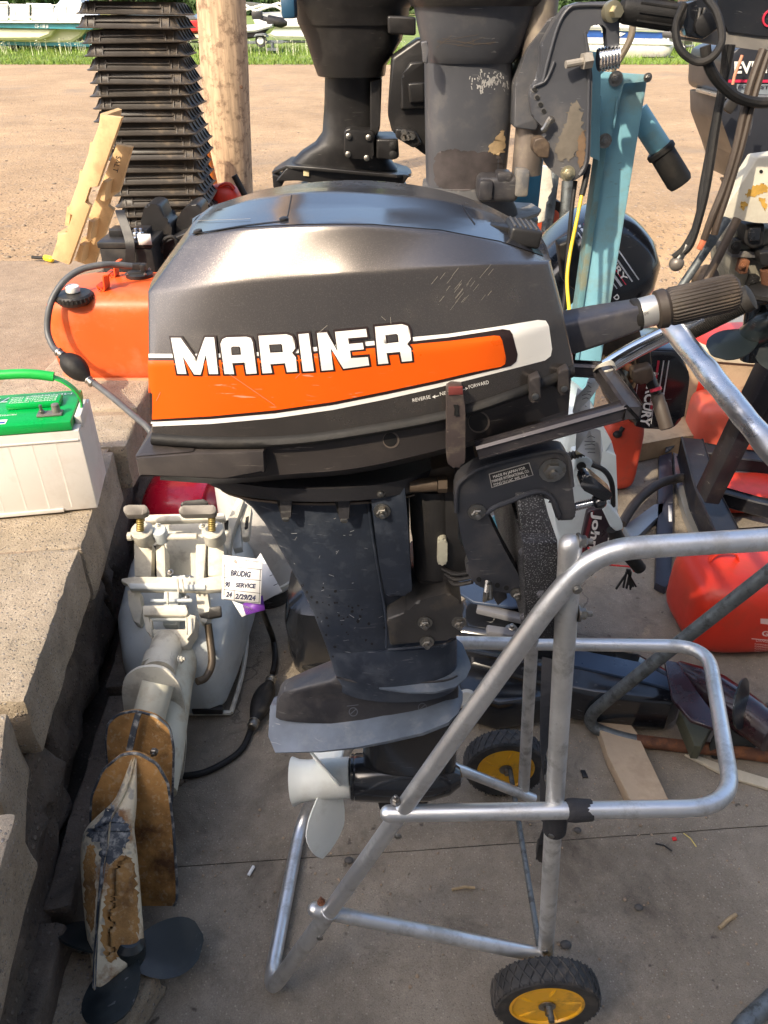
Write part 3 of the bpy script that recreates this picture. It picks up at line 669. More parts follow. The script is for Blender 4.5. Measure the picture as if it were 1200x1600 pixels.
def disc(name, x, y, r, tree, mat, off, parent=MOT):
    return decal(name, fill2d([[(x+r*math.cos(a/24*2*math.pi), y+r*math.sin(a/24*2*math.pi)) for a in range(24)]]), tree, mat, parent, off, 50)
for (x, y, r) in ((611, 687, 13), (748, 659, 17)):
    disc('hole_rim', x, y, r, TRp, M('worn_rim', (.16, .13, .11), .5), .0008); disc('hole', x-1.2, y-1, r-2.2, TRp, black_plas, .0014)
for (x, y) in ((836, 612), (881, 600)):
    bm = NB(); prof(bm, rpoly([(x-9, y-20), (x+9, y-25), (x+9, y+14), (x, y+20), (x-9, y+16)], 5), .795+.02*(x > 850), .03, .002); add('latch_tab', bm, pan_m, MOT)
    bm = NB(); lathe(bm, [(.004, 0), (.004, .002), (.002, .0025)], W(x, y+7, .794+.02*(x > 850)), (0, -1, 0), 12); add('rivet', bm, steel, MOT)
bm = NB(); prof(bm, rpoly([(698, 612), (701, 606), (723, 605), (727, 640), (727, 718), (723, 729), (713, 733), (703, 730), (698, 720)], 5), .772, .018, .004)
lt = add('latch', bm, M('latch_paint', (.085, .065, .06), .45, .2, .15, 12, scr=(.4, .34, .26), samt=.7, dirt=(.22, .18, .13), damt=.4, ds=30), MOT)
bm = NB(); prof(bm, [(701, 606), (723, 605), (724, 617), (701, 618)], .7705, .004, .001); add('latch_cap', bm, M('latch_cap', (.16, .035, .03), .5), lt)
bm = NB(); prof(bm, rpoly([(708, 633), (717, 633), (716, 641), (718, 650), (709, 650), (711, 641)], 2), .7705, .002, 0); add('keyhole', bm, black_rub, lt)
# bowl under the pan, driveshaft housing
bm = NB(); foil(bm, [(700, 300, 690, .11), (725, 318, 690, .10), (740, 332, 682, .075), (748, 342, 672, .062)], e=.75); add('exhaust_bowl', bm, motor_dark, MOT)
bm = NB(); foil(bm, [(748, 340, 674, .066), (751, 342, 673, .066)], e=.75); add('bowl_flange', bm, M('bare_edge', (.18, .14, .11), .45, .5, .3, 30), MOT)
bm = NB(); foil(bm, [(751, 347, 640, .060), (760, 372, 640, .060), (775, 391, 640, .059), (800, 411, 640, .058), (830, 429, 640, .056), (870, 452, 641, .057), (900, 468, 642, .054), (950, 491, 645, .050), (1000, 510, 650, .047), (1045, 524, 655, .046), (1062, 528, 660, .046)], e=.62); hous = add('driveshaft_housing', bm, leg_blue, MOT)
bm = NB(); prof(bm, rpoly([(578, 762), (600, 752), (631, 749), (636, 800), (641, 880), (644, 921), (640, 930), (604, 935), (592, 880), (582, 800)], 7), .868, .165, .008, 3); add('housing_column', bm, leg_blue, MOT)
bm = NB(); foil(bm, [(985, 507, 712, .050), (1000, 512, 714, .058), (1040, 522, 714, .058), (1062, 528, 713, .052)], e=.7); add('housing_foot', bm, leg_blue, MOT)
for (x, y) in ((443, 778), (534, 780)):
    bm = NB(); prof(bm, [(x-13, y), (x+13, y), (x+12, y+30), (x-4, y+30)], .876, .03, .002); add('bolt_pocket', bm, black_rub, MOT)
    bm = NB(); prof(bm, rpoly([(x-6, y+1), (x+13, y), (x+11, y+33), (x+2, y+37), (x-4, y+33)], 3), .872, .03, .004); lg = add('bolt_lug', bm, motor_dark, MOT)
    bm = NB(); prof(bm, rpoly([(x-3, y+31), (x+10, y+31), (x+9, y+38), (x-1, y+38)], 3), .871, .004, .0015); add('lug_face', bm, steel, lg)
for (x, y, r) in ((594, 764, .0085), (597, 798, .008)):
    bm = NB(); bolt(bm, W(x, y, .868), (0, -1, 0), r, .008); add('bolt', bm, steel, MOT)
# steering / swivel bracket
brown_m = M('greasy_brown', (.085, .06, .042), .55, .2, .3, 12, .3, 100, dirt=(.17, .12, .075), damt=.5, ds=18)
sw_m = M('swivel_paint', (.042, .040, .040), .5, .15, .3, 9, .3, 110, dirt=(.12, .10, .075), damt=.55, ds=10)
bm = NB(); a = W(676, 752, .93); b = W(680, 924, .93); lathe(bm, [(.034, 0), (.034, .08), (.032, .10), (.0315, (b-a).length*.78), (.028, (b-a).length*.8), (.028, (b-a).length)], a, b-a, 32); add('swivel_tube', bm, sw_m, MOT)
bm = NB(); prof(bm, [(636, 742), (700, 728), (712, 735), (710, 772), (640, 770)], .89, .12, .006); add('steering_yoke', bm, brown_m, MOT)
bm = NB(); tube(bm, [W(640, 759, .875), W(683, 757, .875)], .0095, 14); lathe(bm, [(.011, 0), (.011, .012)], W(684, 757, .875), (1, 0, 0), 6); add('tilt_pin', bm, brown_m, MOT)
bm = NB(); prof(bm, rpoly([(686, 744), (706, 742), (714, 760), (716, 842), (738, 880), (730, 905), (700, 915), (690, 905), (702, 860), (690, 838)], 4), .90, .09, .005); add('swivel_bracket', bm, sw_m, MOT)
for k in range(3):
    bm = NB(); tube(bm, catmull([W(690+k*6, 888+k*8, .90), W(712, 897+k*8, .89), (W(738, 893+k*8, .88))], 5), .0035, 8); add('casting_rib', bm, sw_m, MOT)
bm = NB(); prof(bm, rpoly([(684, 845), (688, 842), (695, 842), (699, 846), (699, 880), (695, 884), (687, 884), (683, 880)], 3), .888, .02, .003); add('zinc_anode', bm, M('zinc', (.62, .60, .47), .6, 0, .1, 30, dirt=(.3, .28, .2), damt=.3, ds=30), MOT)
bm = NB(); prof(bm, rpoly([(604, 967), (636, 957), (652, 940), (700, 926), (722, 940), (722, 988), (704, 1000), (610, 1010)], 5), .872, .16, .005, 3); add('lower_mount', bm, sw_m, MOT)
for (x, y, Y) in ((664, 972, .871), (667, 1002, .871), (717, 972, .873)):
    bm = NB(); bolt(bm, W(x, y, Y), (0, -1, 0), .0078, .008); add('bolt', bm, steel, MOT)
# clamp brackets
CB = [(711.5, 766), (719, 751), (752, 730), (818, 713), (860, 704), (881, 706), (890, 718), (893, 745), (900, 805), (896, 814), (875, 815), (869, 811), (861, 783), (848, 773), (824, 776), (782, 790), (765, 799), (759, 809), (772, 826), (788, 859), (810, 898), (815, 922), (809, 931), (788, 926), (752, 918), (740, 911), (728, 895), (733, 880), (723, 850), (716, 814), (711, 790)]
clamp_m = M('clamp_paint', (.045, .048, .058), .38, .2, .2, 8, .12, 120, dirt=(.11, .10, .095), damt=.5, ds=9, scr=(.4, .38, .35), samt=.6)
bm = NB(); prof(bm, rpoly(CB, 3, 2), .815, .03, .006, 3); cbr = add('clamp_bracket', bm, clamp_m, MOT)
TRc = bvh_of([cbr])
bm = NB(); prism(bm, [p+Vector((0, .22, 0)) for p in [W(x, y, .815) for x, y in rpoly(CB, 3, 2)]], Vector((0, .03, 0)), .006, 3); add('clamp_bracket', bm, clamp_m, MOT)
bm = NB(); tube(bm, [W(*p, .812) for p in catmull([(712, 800), (712, 766), (722, 747), (755, 727), (820, 709), (862, 701), (884, 705), (893, 722), (896, 760)], 5)] if False else [W(p[0], p[1], .813) for p in catmull([Vector(q) for q in [(713, 800, 0), (713, 767, 0), (722, 750, 0), (755, 730, 0), (820, 712.5, 0), (862, 704, 0), (882, 708, 0), (890, 724, 0), (894, 760, 0)]], 5)], .0028, 8); add('bracket_rim', bm, clamp_m, MOT)
bm = NB(); tube(bm, [W(p[0], p[1], .813) for p in catmull([Vector(q) for q in [(760, 803, 0), (774, 792, 0), (800, 782, 0), (830, 770, 0), (850, 769, 0), (864, 781, 0), (873, 806, 0)]], 5)], .0034, 8); add('bracket_rim', bm, clamp_m, MOT)
bm = NB(); prism(bm, [W(752, 732, .84), W(862, 703, .84), W(862, 703, .84)+Vector((0, 0, -.02)), W(752, 732, .84)+Vector((0, 0, -.02))], Vector((0, .20, 0)), .004); add('clamp_bridge', bm, brown_m, MOT)
for (x, y, r) in ((863, 734, .0115), (745, 799, .008), (807, 926, .006)):
    bm = NB(); bolt(bm, W(x, y, .8145), (0, -1, 0), r, .008); add('bolt', bm, steel, MOT)
for (x, y) in ((748, 904), (777, 913), (791, 917)):
    disc('pin_hole', x, y, 5.2, TRc, clamp_m, .001); disc('pin_hole', x, y+.6, 4, TRc, M('hole_dark', (.008, .008, .008), .8), .0014)
bm = NB(); tube(bm, [W(762, 908, .812), W(760, 925, .80), W(758, 938, .80), W(766, 935, .80), W(765, 912, .805)], .004, 8); add('tilt_lock_clip', bm, steel, MOT)
bm = NB(); prof(bm, [(765, 925), (790, 922), (793, 935), (778, 947)], .83, .04, .002); add('tilt_stop', bm, motor_dark, MOT)
pl_m = M('plate_black', (.02, .02, .022), .4)
bm = fill2d([[(763.5, 740), (827, 722), (833.5, 742), (768, 762)]]); decal('maker_plate', bm, TRc, M('plate_edge', (.5, .48, .45), .4, .6), MOT, .0006, 30)
bm = fill2d([[(765, 741), (826, 723.5), (832, 741.5), (769, 760.5)]]); decal('maker_plate', bm, TRc, pl_m, MOT, .0009, 30)
decal('lettering', text_px('MADE IN JAPAN FOR', (771, 746.5), (821, 732), 4.2), TRc, decal_white, MOT, .0012, 30)
decal('lettering', text_px('MARINER INTERNATIONAL CO.', (769, 753.5), (827, 736.8), 4.2), TRc, decal_white, MOT, .0012, 30)
decal('lettering', text_px('FOND DU LAC, WIS. U.S.A.', (772, 759), (826, 743.5), 4.2), TRc, decal_white, MOT, .0012, 30)
# clamp screws and T handles
def clamp_screw(Y):
    a = W(897, 792, Y); b = W(936, 783, Y); L = (b-a).length; prf = []
    for i in range(26): prf += [(.0062 if i % 2 else .0048, L*i/25)]
    bm = NB(); lathe(bm, prf, a, b-a, 12); s = add('clamp_screw', bm, chrome, MOT)
    bm = NB(); ellip(bm, b, (.010, .012, .010), 12, 8); prof(bm, rpoly([(905, 752), (914, 741), (925, 744), (956, 770), (958, 778), (950, 784), (942, 782), (909, 765)], 4), Y-.01, .02, .004, 3); add('screw_handle', bm, black_gloss, s)
clamp_screw(.83); 
# front carrying loop
han_m = M('handle_paint', (.06, .055, .062), .33, .35, .1, 5, dirt=(.16, .14, .12), damt=.3, ds=14, scr=(.4, .37, .34), samt=.6)
def beam(bm, pts, w, h, bev=.003):    # rectangular bar along points, upright z
    pts = [Vector(p) for p in pts]; rings = []
    for i, p in enumerate(pts):
        d = (pts[min(i+1, len(pts)-1)]-pts[max(i-1, 0)]).normalized(); s = d.cross(Vector((0, 0, 1))).normalized(); u = s.cross(d).normalized()
        k = 1.0
        if 0 < i < len(pts)-1:
            d1 = (pts[i]-pts[i-1]).normalized(); k = 1/max(.5, d.dot(d1))
        c = bev; r = []
        for (a, b) in ((-1, -1), (1, -1), (1, 1), (-1, 1)):
            for (e, f) in (((1, 0), (0, 1)) if a*b > 0 else ((0, 1), (1, 0))):
                r.append(p+s*k*(a*(w/2-c*e))+u*(b*(h/2-c*f)))
        rings.append(r)
    loft(bm, rings)
zc = W(985, 640, .80).z; K1 = W(985, 640, .80); K2 = G(940, 578, zc-.004)
bm = NB(); beam(bm, [W(745, 704, .80), W(890, 664, .80), K1+Vector((-.006, 0, 0))], .02, .019)
beam(bm, [K1+Vector((0, -.009, 0)), K2+Vector((0, .006, 0))], .022, .021); beam(bm, [K2, Vector((K2.x-.07, K2.y+.01, K2.z))], .02, .018)
add('carry_handle', bm, han_m, MOT)
bm = NB(); beam(bm, [W(745, 704, .80)+Vector((0, .29, 0)), W(890, 664, .80)+Vector((0, .29, 0)), Vector((K1.x-.05, K1.y+.26, K1.z))], .02, .019); add('carry_handle', bm, han_m, MOT)
# tiller
Yt = .94
def rect_ring(c, hx, hz, ax, r=.25):
    z = Vector((0, 0, 1)); s = ax.cross(z).normalized(); u = s.cross(ax).normalized(); out = []
    for k in range(20):
        t = 2*math.pi*k/20; f = lambda v: math.copysign(abs(v)**.35, v); out.append(c+s*hx*f(math.cos(t))+u*hz*f(math.sin(t)))
    return out
ta = W(870, 524, Yt); tb = W(993, 492, Yt); ax = (tb-ta).normalized(); bm = NB()
loft(bm, [rect_ring(ta, .026, .024, ax), rect_ring(ta.lerp(tb, .5), .024, .021, ax), rect_ring(tb, .019, .0165, ax)]); add('tiller_arm', bm, M('tiller_paint', (.05, .05, .062), .35, .3, .15, 5, .1, 90, dirt=(.13, .12, .11), damt=.35, ds=9, scr=(.4, .4, .4), samt=.4), MOT)
bm = NB(); lathe(bm, [(.019, -.004), (.0205, -.002), (.0205, .004), (.0185, .006)], tb, ax, 28); add('tiller_ring', bm, black_rub, MOT)
bm = NB(); lathe(bm, [(.0188, .004), (.0192, .006), (.0192, .022), (.0188, .026)], tb, ax, 32); sb_ = add('speed_band', bm, M('speed_band', (.62, .60, .56), .35, .8, .05), MOT)
TRb = bvh_of([sb_]); decal('lettering', text_px('SLOW', (1003, 494), (1014, 491), 4.5), TRb, decal_black, MOT, .0006, 30)
te = W(1152, 455, Yt); gx = (te-tb).normalized(); L = (te-tb).length; F = frame_of(gx); rings = []
for (s, r) in ((.024, .019), (.026, .0235), (.036, .0245), (.040, .0215), (.044, .0228), (L*.6, .0225), (L-.012, .0222), (L-.004, .0205), (L, .017)):
    rings.append([tb+F @ Vector(((r+(.0009 if (k % 4 in (0, 1)) else -.0004)*(1 if .04 < s < L-.002 else 0))*math.cos(2*math.pi*k/128), (r+(.0009 if (k % 4 in (0, 1)) else -.0004)*(1 if .04 < s < L-.002 else 0))*math.sin(2*math.pi*k/128), s)) for k in range(128)])
bm = NB(); loft(bm, rings); add('throttle_grip', bm, M('grip_rubber', (.035, .026, .02), .6, 0, .3, 30, dirt=(.10, .075, .05), damt=.5, ds=20), MOT, smooth=30)
# starter grip on the crown
gc_ = W(816, 364, .90); bm = NB(); Rg = Matrix.Rotation(math.radians(9), 3, 'Y').to_euler(); box(bm, gc_, (.036, .052, .020), Rg, bev=.004, seg=3); box(bm, W(784, 359, .90), (.034, .022, .012), Rg, bev=.003); sg_ = add('starter_grip', bm, black_plas, MOT)
for k in range(5):
    bm = NB(); box(bm, gc_+Vector((-.012+k*.006, 0, .0105-(-.012+k*.006)*.16)), (.0022, .044, .0025), Rg, bev=.0006); add('grip_rib', bm, M('rib_worn', (.07, .065, .06), .5), sg_)
# casting lines, lip and wear on the leg
def edge_line(pts, r=.0018, mat=leg_blue, nm='casting_line'):
    bm = NB(); tube(bm, catmull([W(*p) for p in pts], 5), r, 8); return add(nm, bm, mat, MOT)
edge_line([(574, 764, .893), (577, 800, .893), (586, 860, .897), (598, 930, .899), (604, 975, .892), (604, 1012, .888)], .0022)
edge_line([(606, 1015, .885), (640, 1012, .88), (690, 1008, .88), (712, 998, .89)], .002)
edge_line([(442, 818, .93), (470, 880, .93), (500, 960, .93), (522, 1035, .93)], .0012, M('bare_edge', (0, 0, 0)))
edge_line([(525, 1058, .903), (560, 1066, .902), (620, 1068, .898), (690, 1064, .898), (714, 1056, .91)], .0018, motor_dark)
TRh = bvh_of([hous]); random.seed(31)
for i in range(60):
    x = random.gauss(520, 35); y = random.gauss(965, 30); r = random.uniform(.8, 2.6)
    decal('pit_mark', fill2d([[(x+r*math.cos(a)*random.uniform(.7, 1.2), y+r*math.sin(a)*random.uniform(.7, 1.2)) for a in (0, .9, 1.8, 2.7, 3.6, 4.5, 5.4)]]), TRh, M('pit_dark', (.012, .012, .014), .7), MOT, .0005, 40)
for i in range(34):
    x = random.uniform(430, 600); y = random.uniform(800, 1030); L = random.uniform(2, 9); a = random.uniform(-1.2, .6)
    line_decal('scratch', [(x, y), (x+L*math.cos(a), y+L*math.sin(a))], random.uniform(.35, .8), M('scratch_pale', (.30, .31, .33), .5), TRh, .0005)
bm = NB(); prism(bm, [W(735, 346, .90), W(756, 352, .89), W(760, 358, .90), W(738, 353, .91)], Vector((0, .03, 0)), .001); add('sticker', bm, M('silver_sticker', (.45, .44, .42), .4, .4), MOT)
# splash and cavitation plates
def level_plate(bm, px, z, th, yc=Y0, bev=.0015):
    a = [G(x, y, z) for x, y in px]; a = [Vector((p.x, min(p.y, yc), z)) for p in a]
    b = [mir(p, yc) for p in a[::-1]]
    pts = dedupe(a+b); prism(bm, pts, Vector((0, 0, -th)), bev)
def droop_plate(name, px, th, mat, ridge=None):
    a = [W(*p) for p in px]; b = [mir(p) for p in a[::-1]]; m = [Vector((p.x, Y0, p.z if ridge is None else max(p.z, W(px[i][0], ridge[0]+(ridge[1]-ridge[0])*i/(len(px)-1), Y0).z))) for i, p in enumerate(a)]
    bm = NB(); top = [a, [x.lerp(y, .5) for x, y in zip(a, m)], m, [x.lerp(mir(y), .5) for x, y in zip(m, a)], [mir(p) for p in a]]
    grid_faces(bm, top); bmesh.ops.recalc_face_normals(bm, faces=bm.faces[:]); bmesh.ops.solidify(bm, geom=bm.faces[:], thickness=th)
    return add(name, bm, mat, MOT, smooth=40)
droop_plate('splash_plate', [(528, 1050, .94), (545, 1064, .915), (600, 1076, .89), (640, 1081, .878), (680, 1081, .876), (712, 1073, .886), (729, 1058, .91), (736, 1042, .945)], .004, plate_grey)
bm = NB(); foil(bm, [(1038, 530, 714, .036), (1048, 512, 715, .036), (1060, 474, 716, .030), (1072, 442, 716, .024), (1080, 436, 717, .028), (1090, 433, 718, .033), (1106, 431, 718, .037)], e=.3); add('gearcase_upper', bm, motor_dark, MOT)
droop_plate('cavitation_plate', [(421, 1120, .935), (419, 1150, .905), (430, 1176, .882), (500, 1174, .872), (560, 1167, .868), (600, 1159, .866), (660, 1145, .868), (700, 1129, .878), (717, 1113, .90), (723, 1096, .94)], .007, plate_grey, (1106, 1080))
bm = NB(); foil(bm, [(1105, 556, 714, .030), (1160, 566, 714, .028), (1200, 568, 712, .028), (1230, 570, 700, .028)], e=.8); add('gearcase_strut', bm, black_gloss, MOT)
ga = W(549, 1214, Y0); gb = W(722, 1214, Y0); Lg = (gb-ga).length
bm = NB(); lathe(bm, [(.038, -.002), (.043, 0), (.044, .004), (.0425, .006), (.044, .009), (.046, .05), (.047, .10), (.044, Lg*.7), (.034, Lg*.88), (.018, Lg*.98), (.004, Lg)], ga, gb-ga, 32); add('gearcase', bm, black_gloss, MOT)
bm = NB(); prof(bm, [(586, 1245), (690, 1235), (660, 1262), (634, 1285), (614, 1290), (600, 1281), (598, 1268)], Y0-.006, .012, .004); add('skeg', bm, black_plas, MOT)
# embossed marks on the gearcase
TRg = bvh_of([o for o in bpy.data.objects if o.parent == MOT and o.name.startswith('gearcase_upper')])
emb = M('embossed', (.10, .11, .13), .5)
for (x, y) in ((552, 1112), (660, 1105)):
    ring = [[(x+7*math.cos(a/20*6.283), y+7*math.sin(a/20*6.283)) for a in range(20)], [(x+5.8*math.cos(a/20*6.283), y+5.8*math.sin(a/20*6.283)) for a in range(20)]]
    decal('embossed_mark', fill2d(ring), TRg, emb, MOT, .0006, 40); line_decal('embossed_mark', [(x-4, y+3), (x+4, y-4)], 1.3, emb, TRg, .0006)
    line_decal('embossed_mark', [(x-10, y-9), (x+8, y-11)], 1, emb, TRg, .0006)
# white propeller
PRO = bpy.data.objects.new('propeller', None); COL.objects.link(PRO); PRO.parent = MOT
pa = W(458, 1221, Y0); pb = W(549, 1214, Y0); Lp = (pb-pa).length
PRO.location = pa.lerp(pb, .5)-MOT.location
bm = NB(); lathe(bm, [(.036, .001), (.046, 0), (.0445, .004), (.040, .014), (.038, .03), (.038, Lp-.004), (.036, Lp-.001), (.02, Lp)], pa, pb-pa, 40); add('hub', bm, prop_white, PRO)
def blade(bm, c, axis, phi, R, r0, chord, pitch, e1, e2, rake=0, th=.003, asp=.5, tip=2.4):
    axis = axis.normalized(); N = 12; Mm = 10; rows = []
    for i in range(N+1):
        s = i/N; r = r0+(R-r0)*s; wdt = chord*(.62+.38*math.sin(math.pi/2*min(1, s/.55)))*(1 if s < .55 else max(0.0, 1-((s-.55)/.452)**tip)**(.5 if tip > 2 else .8))
        wdt = max(wdt, .0015); row = []
        for j in range(Mm+1):
            q = -1+2*j/Mm; lat = q*wdt*math.cos(pitch); axl = q*wdt*math.sin(pitch)+rake*(r-r0)
            an = phi+lat/max(r, .02)+asp*(s**1.5)*.25; d = e1*math.cos(an)+e2*math.sin(an)
            row.append(c+d*r+axis*axl)
        rows.append(row)
    tmp = NB(); grid_faces(tmp, rows); bmesh.ops.recalc_face_normals(tmp, faces=tmp.faces[:]); bmesh.ops.solidify(tmp, geom=tmp.faces[:], thickness=th); merge(bm, tmp)
pc = pa.lerp(pb, .62)
for ph in (48, 168, 288):
    bm = NB(); blade(bm, pc, Vector((1, 0, 0)), math.radians(ph), .150, .036, .050, math.radians(42), Vector((0, -1, 0)), Vector((0, 0, -1)), rake=-.12, tip=1.5); add('blade', bm, prop_white, PRO)
# ================================================================== CART
CART = root('outboard_cart', 'two-wheeled aluminium tube cart with yellow-hubbed wheels carrying the orange-striped motor', 'motor cart', (.3, .95, 0))
NY, FY = .745, 1.165
tr_ = .0135
def T2(pts, r=tr_, fr=.03, mat=alu, name='frame_tube', parent=CART, dome=False, seg=16):
    P = fillet(pts, fr, 7) if len(pts) > 2 else pts
    if len(P) == 2: P = [Vector(P[0]).lerp(Vector(P[1]), k/6) for k in range(7)]
    bm = NB(); tube(bm, P, r, seg, dome=dome); return add(name, bm, mat, parent)
zf = .0155
c1 = G(420, 1537, zf); c2 = G(474, 1256, zf)
main = [W(1330, 835, NY), W(1200, 845, NY), W(940, 862, NY), W(880, 905, NY), W(505, 1438, NY)]
T2([main[0], W(935, 859, NY), W(868, 930, NY), W(505, 1438, NY)], tr_*1.04, .05, name='side_rail')
T2([W(515, 1424, NY), Vector((c1.x, NY-.0, zf)), Vector((c2.x, FY-.02, zf)), W(650, 1000, FY), W(760, 800, FY)], tr_*1.12, [0, .07, .07, .08, 0], mat=alu, name='foot_tube')
T2([W(760, 800, FY), W(835, 700, FY), W(870, 660, FY)], tr_, .05, name='side_rail')
# uprights
T2([W(891, 852, NY+.012), W(852, 1497, NY+.012)], tr_*1.08, mat=alu_dull, name='upright', dome=True)
T2([W(838, 880, FY-.01), W(818, 1236, FY-.01)], tr_*1.0, mat=alu_dull, name='upright', dome=True)
# horizontal loop
T2([W(607, 1271, NY-.004), W(1148, 1262, NY-.004), G(1106, 1010, W(1140, 1262, NY).z-.03), W(712, 1004, FY)], tr_*1.0, .075, name='kick_loop', dome=True)
bm = NB(); bolt(bm, W(618, 1258, NY-.004)+Vector((0, 0, .008)), (0, 0, 1), .006, .008); add('bolt', bm, steel, CART)
# lower struts, axle
T2([W(492, 1421, NY+.006), W(848, 1493, NY+.006)], tr_*.98, mat=alu, name='strut', dome=True)
T2([W(700, 1195, FY-.02), W(834, 1248, FY-.02)], tr_*.9, mat=alu, name='strut')
bm = NB(); bolt(bm, W(502, 1410, NY), (0, 0, 1), .005, .008); add('bolt', bm, rusty, CART)
for (x, y, Y) in ((622, 1306, NY-.014), (500, 1465, NY-.014), (902, 921, NY-.015), (862, 1305, NY-.003), (852, 1487, NY-.003)):
    bm = NB(); lathe(bm, [(.006, 0), (.006, .002), (.0035, .0038)], W(x, y, Y), (0, -1, 0), 16); s_ = add('screw', bm, steel, CART)
for (x, y) in ((910, 845), (911, 958)):
    bm = NB(); bolt(bm, W(x-8, y+1, NY+.012), (1, 0, 0), .0075, .01); add('bolt', bm, steel, CART)
AXz = .103; ax1 = Vector((W(852, 1560, .70).x, .64, AXz)); AXX = .306
T2([Vector((AXX, .66, AXz)), Vector((AXX, 1.27, AXz))], .006, mat=galv, name='axle')
# wheels
def tread_ring(bm, c, R, w, seg=64):
    prf = [(R*.70, -w*.42), (R*.80, -w*.5), (R*.93, -w*.5), (R*.985, -w*.42), (R, -w*.2), (R*1.005, 0), (R, w*.2), (R*.985, w*.42), (R*.93, w*.5), (R*.80, w*.5), (R*.70, w*.42)]
    F = frame_of((0, 1, 0)); rings = [[c+F @ Vector((r*math.cos(2*math.pi*k/seg), r*math.sin(2*math.pi*k/seg), h)) for k in range(seg)] for r, h in prf]
    grid_faces(bm, rings, closed_u=True, closed_v=True)
def wheel(c, tilt=0):
    w = bpy.data.objects.new('wheel', None); COL.objects.link(w); w.parent = CART; w.location = c-CART.location
    R = .099; wd = .048
    bm = NB(); tread_ring(bm, c, R, wd); add('tyre', bm, tyre_m, w)
    bm = NB(); F = frame_of((0, 1, 0))
    for k in range(30):           # diamond tread: crossing diagonal ribs
        for sg in (1, -1):
            pts = []
            for q in range(5):
                u = -1+2*q/4; an = 2*math.pi*(k+sg*u*.75)/30; rr = R*(1.008 if abs(u) < .9 else .975); pts.append(c+F @ Vector((rr*math.cos(an), rr*math.sin(an), u*wd*.47)))
            tube(bm, pts, .0022, 4)
        an = 2*math.pi*(k+.5)/30
        for s in (): bar(bm, c+F @ Vector((R*.955*math.cos(an), R*.955*math.sin(an), s*wd*.485)), c+F @ Vector((R*.89*math.cos(an), R*.89*math.sin(an), s*wd*.495)), .006, .002)
    add('tread', bm, tyre_m, w)
    bm = NB(); lathe(bm, [(R*.73, .017), (R*.73, .020), (R*.66, .021), (R*.62, .012), (R*.32, .009), (R*.26, .016), (R*.18, .017), (R*.18, -.017), (R*.26, -.016), (R*.32, -.009), (R*.62, -.012), (R*.66, -.021), (R*.73, -.020), (R*.73, -.017)], c, (0, 1, 0), 40)
    add('rim', bm, yellow_pl, w)
    for k in range(5):
        an = 2*math.pi*(k+.2)/5; bm = NB()
        for s in (-1, 1):
            a = c+F @ Vector((R*.2*math.cos(an), R*.2*math.sin(an), s*.012)); b = c+F @ Vector((R*.66*math.cos(an+.25), R*.66*math.sin(an+.25), s*.015)); m_ = (a+b)/2+F @ Vector((0, 0, s*.003)); tube(bm, catmull([a, m_, b], 4), .0035, 6)
        add('spoke', bm, yellow_pl, w)
    bm = NB(); lathe(bm, [(.016, 0), (.016, .002)], c+Vector((0, -.019, 0)), (0, -1, 0), 20); lathe(bm, [(.006, 0), (.006, .016), (.004, .017)], c+Vector((0, -.019, 0)), (0, -1, 0), 6); add('axle_nut', bm, steel, w)
wc = W(852, 1574, .675); wheel(Vector((AXX-.004, .706, AXz)))
wheel(Vector((AXX-.01, 1.235, AXz)))
T2([W(1326, 835, NY), W(1400, 832, NY)+Vector((.02, .02, .01)), W(1245, 752, .80)+Vector((.03, 0, -.01)), W(1238, 744, .81)], tr_, .04, name='handle_bend')
# transom board
bm = NB()
pts = [W(817, 848, .775), W(872, 848, .775), W(876, 1000, .775), W(822, 1000, .775)]
prism(bm, [pts[0], pts[1], pts[2], pts[3]], Vector((-.012, .37, .015)), .004)
prism(bm, [W(806, 778, .80)+Vector((0, .015, 0)), W(850, 775, .80)+Vector((0, .015, 0)), W(868, 848, .79), W(819, 848, .79)], Vector((0, .32, 0)), .004)
add('transom_board', bm, blackwood, CART)
for (x, y) in ((845, 927), (817, 860), (818, 962)):
    bm = NB(); bolt(bm, W(x, y, .775 if x > 830 else .79), (0, -1, 0), .006, .003, False); add('screw', bm, M('painted_bolt', (.10, .10, .11), .5), CART)
# strap
strap_m = M('webbing', (.022, .022, .026), .75, 0, .2, 40, .5, 400)
def ribbon(bm, pts, w, side, th=.0015):
    pts = catmull(pts, 6); rows = []
    for i, p in enumerate(pts):
        s = (side(i/len(pts)) if callable(side) else Vector(side)).normalized(); rows.append([p-s*w/2, p-s*w/6, p+s*w/6, p+s*w/2])
    tmp = NB(); grid_faces(tmp, rows); bmesh.ops.recalc_face_normals(tmp, faces=tmp.faces[:]); bmesh.ops.solidify(tmp, geom=tmp.faces[:], thickness=th); merge(bm, tmp)
S_ = root('strap', 'black webbing strap with a buckle wrapped round the cart upright and hanging down beside it', 'strap', W(873, 1340, .78))
bm = NB(); ribbon(bm, [W(862, 1030, .90), W(858, 1100, .86), W(852, 1160, .84), W(848, 1220, .84), W(858, 1290, .80)], .03, lambda t: Vector((math.cos(t*3-.5), math.sin(t*3-.5)*.8, 0))); add('webbing', bm, strap_m, S_)
bm = NB(); ribbon(bm, [W(870, 1270, .79), W(856, 1300, .79), W(848, 1340, .79)], .026, (1, .2, 0)); add('webbing', bm, strap_m, S_)
bm = NB(); prof(bm, rpoly([(842, 1318), (858, 1322), (852, 1352), (838, 1344)], 4), .785, .012, .003); add('buckle', bm, black_plas, S_)
bm = NB()
a_ = W(870, 1262, NY+.012); b_ = W(866, 1297, NY+.012); lathe(bm, [(.0175, 0), (.019, .002), (.019, (b_-a_).length-.002), (.0175, (b_-a_).length)], a_, b_-a_, 24); add('wrap', bm, strap_m, S_)
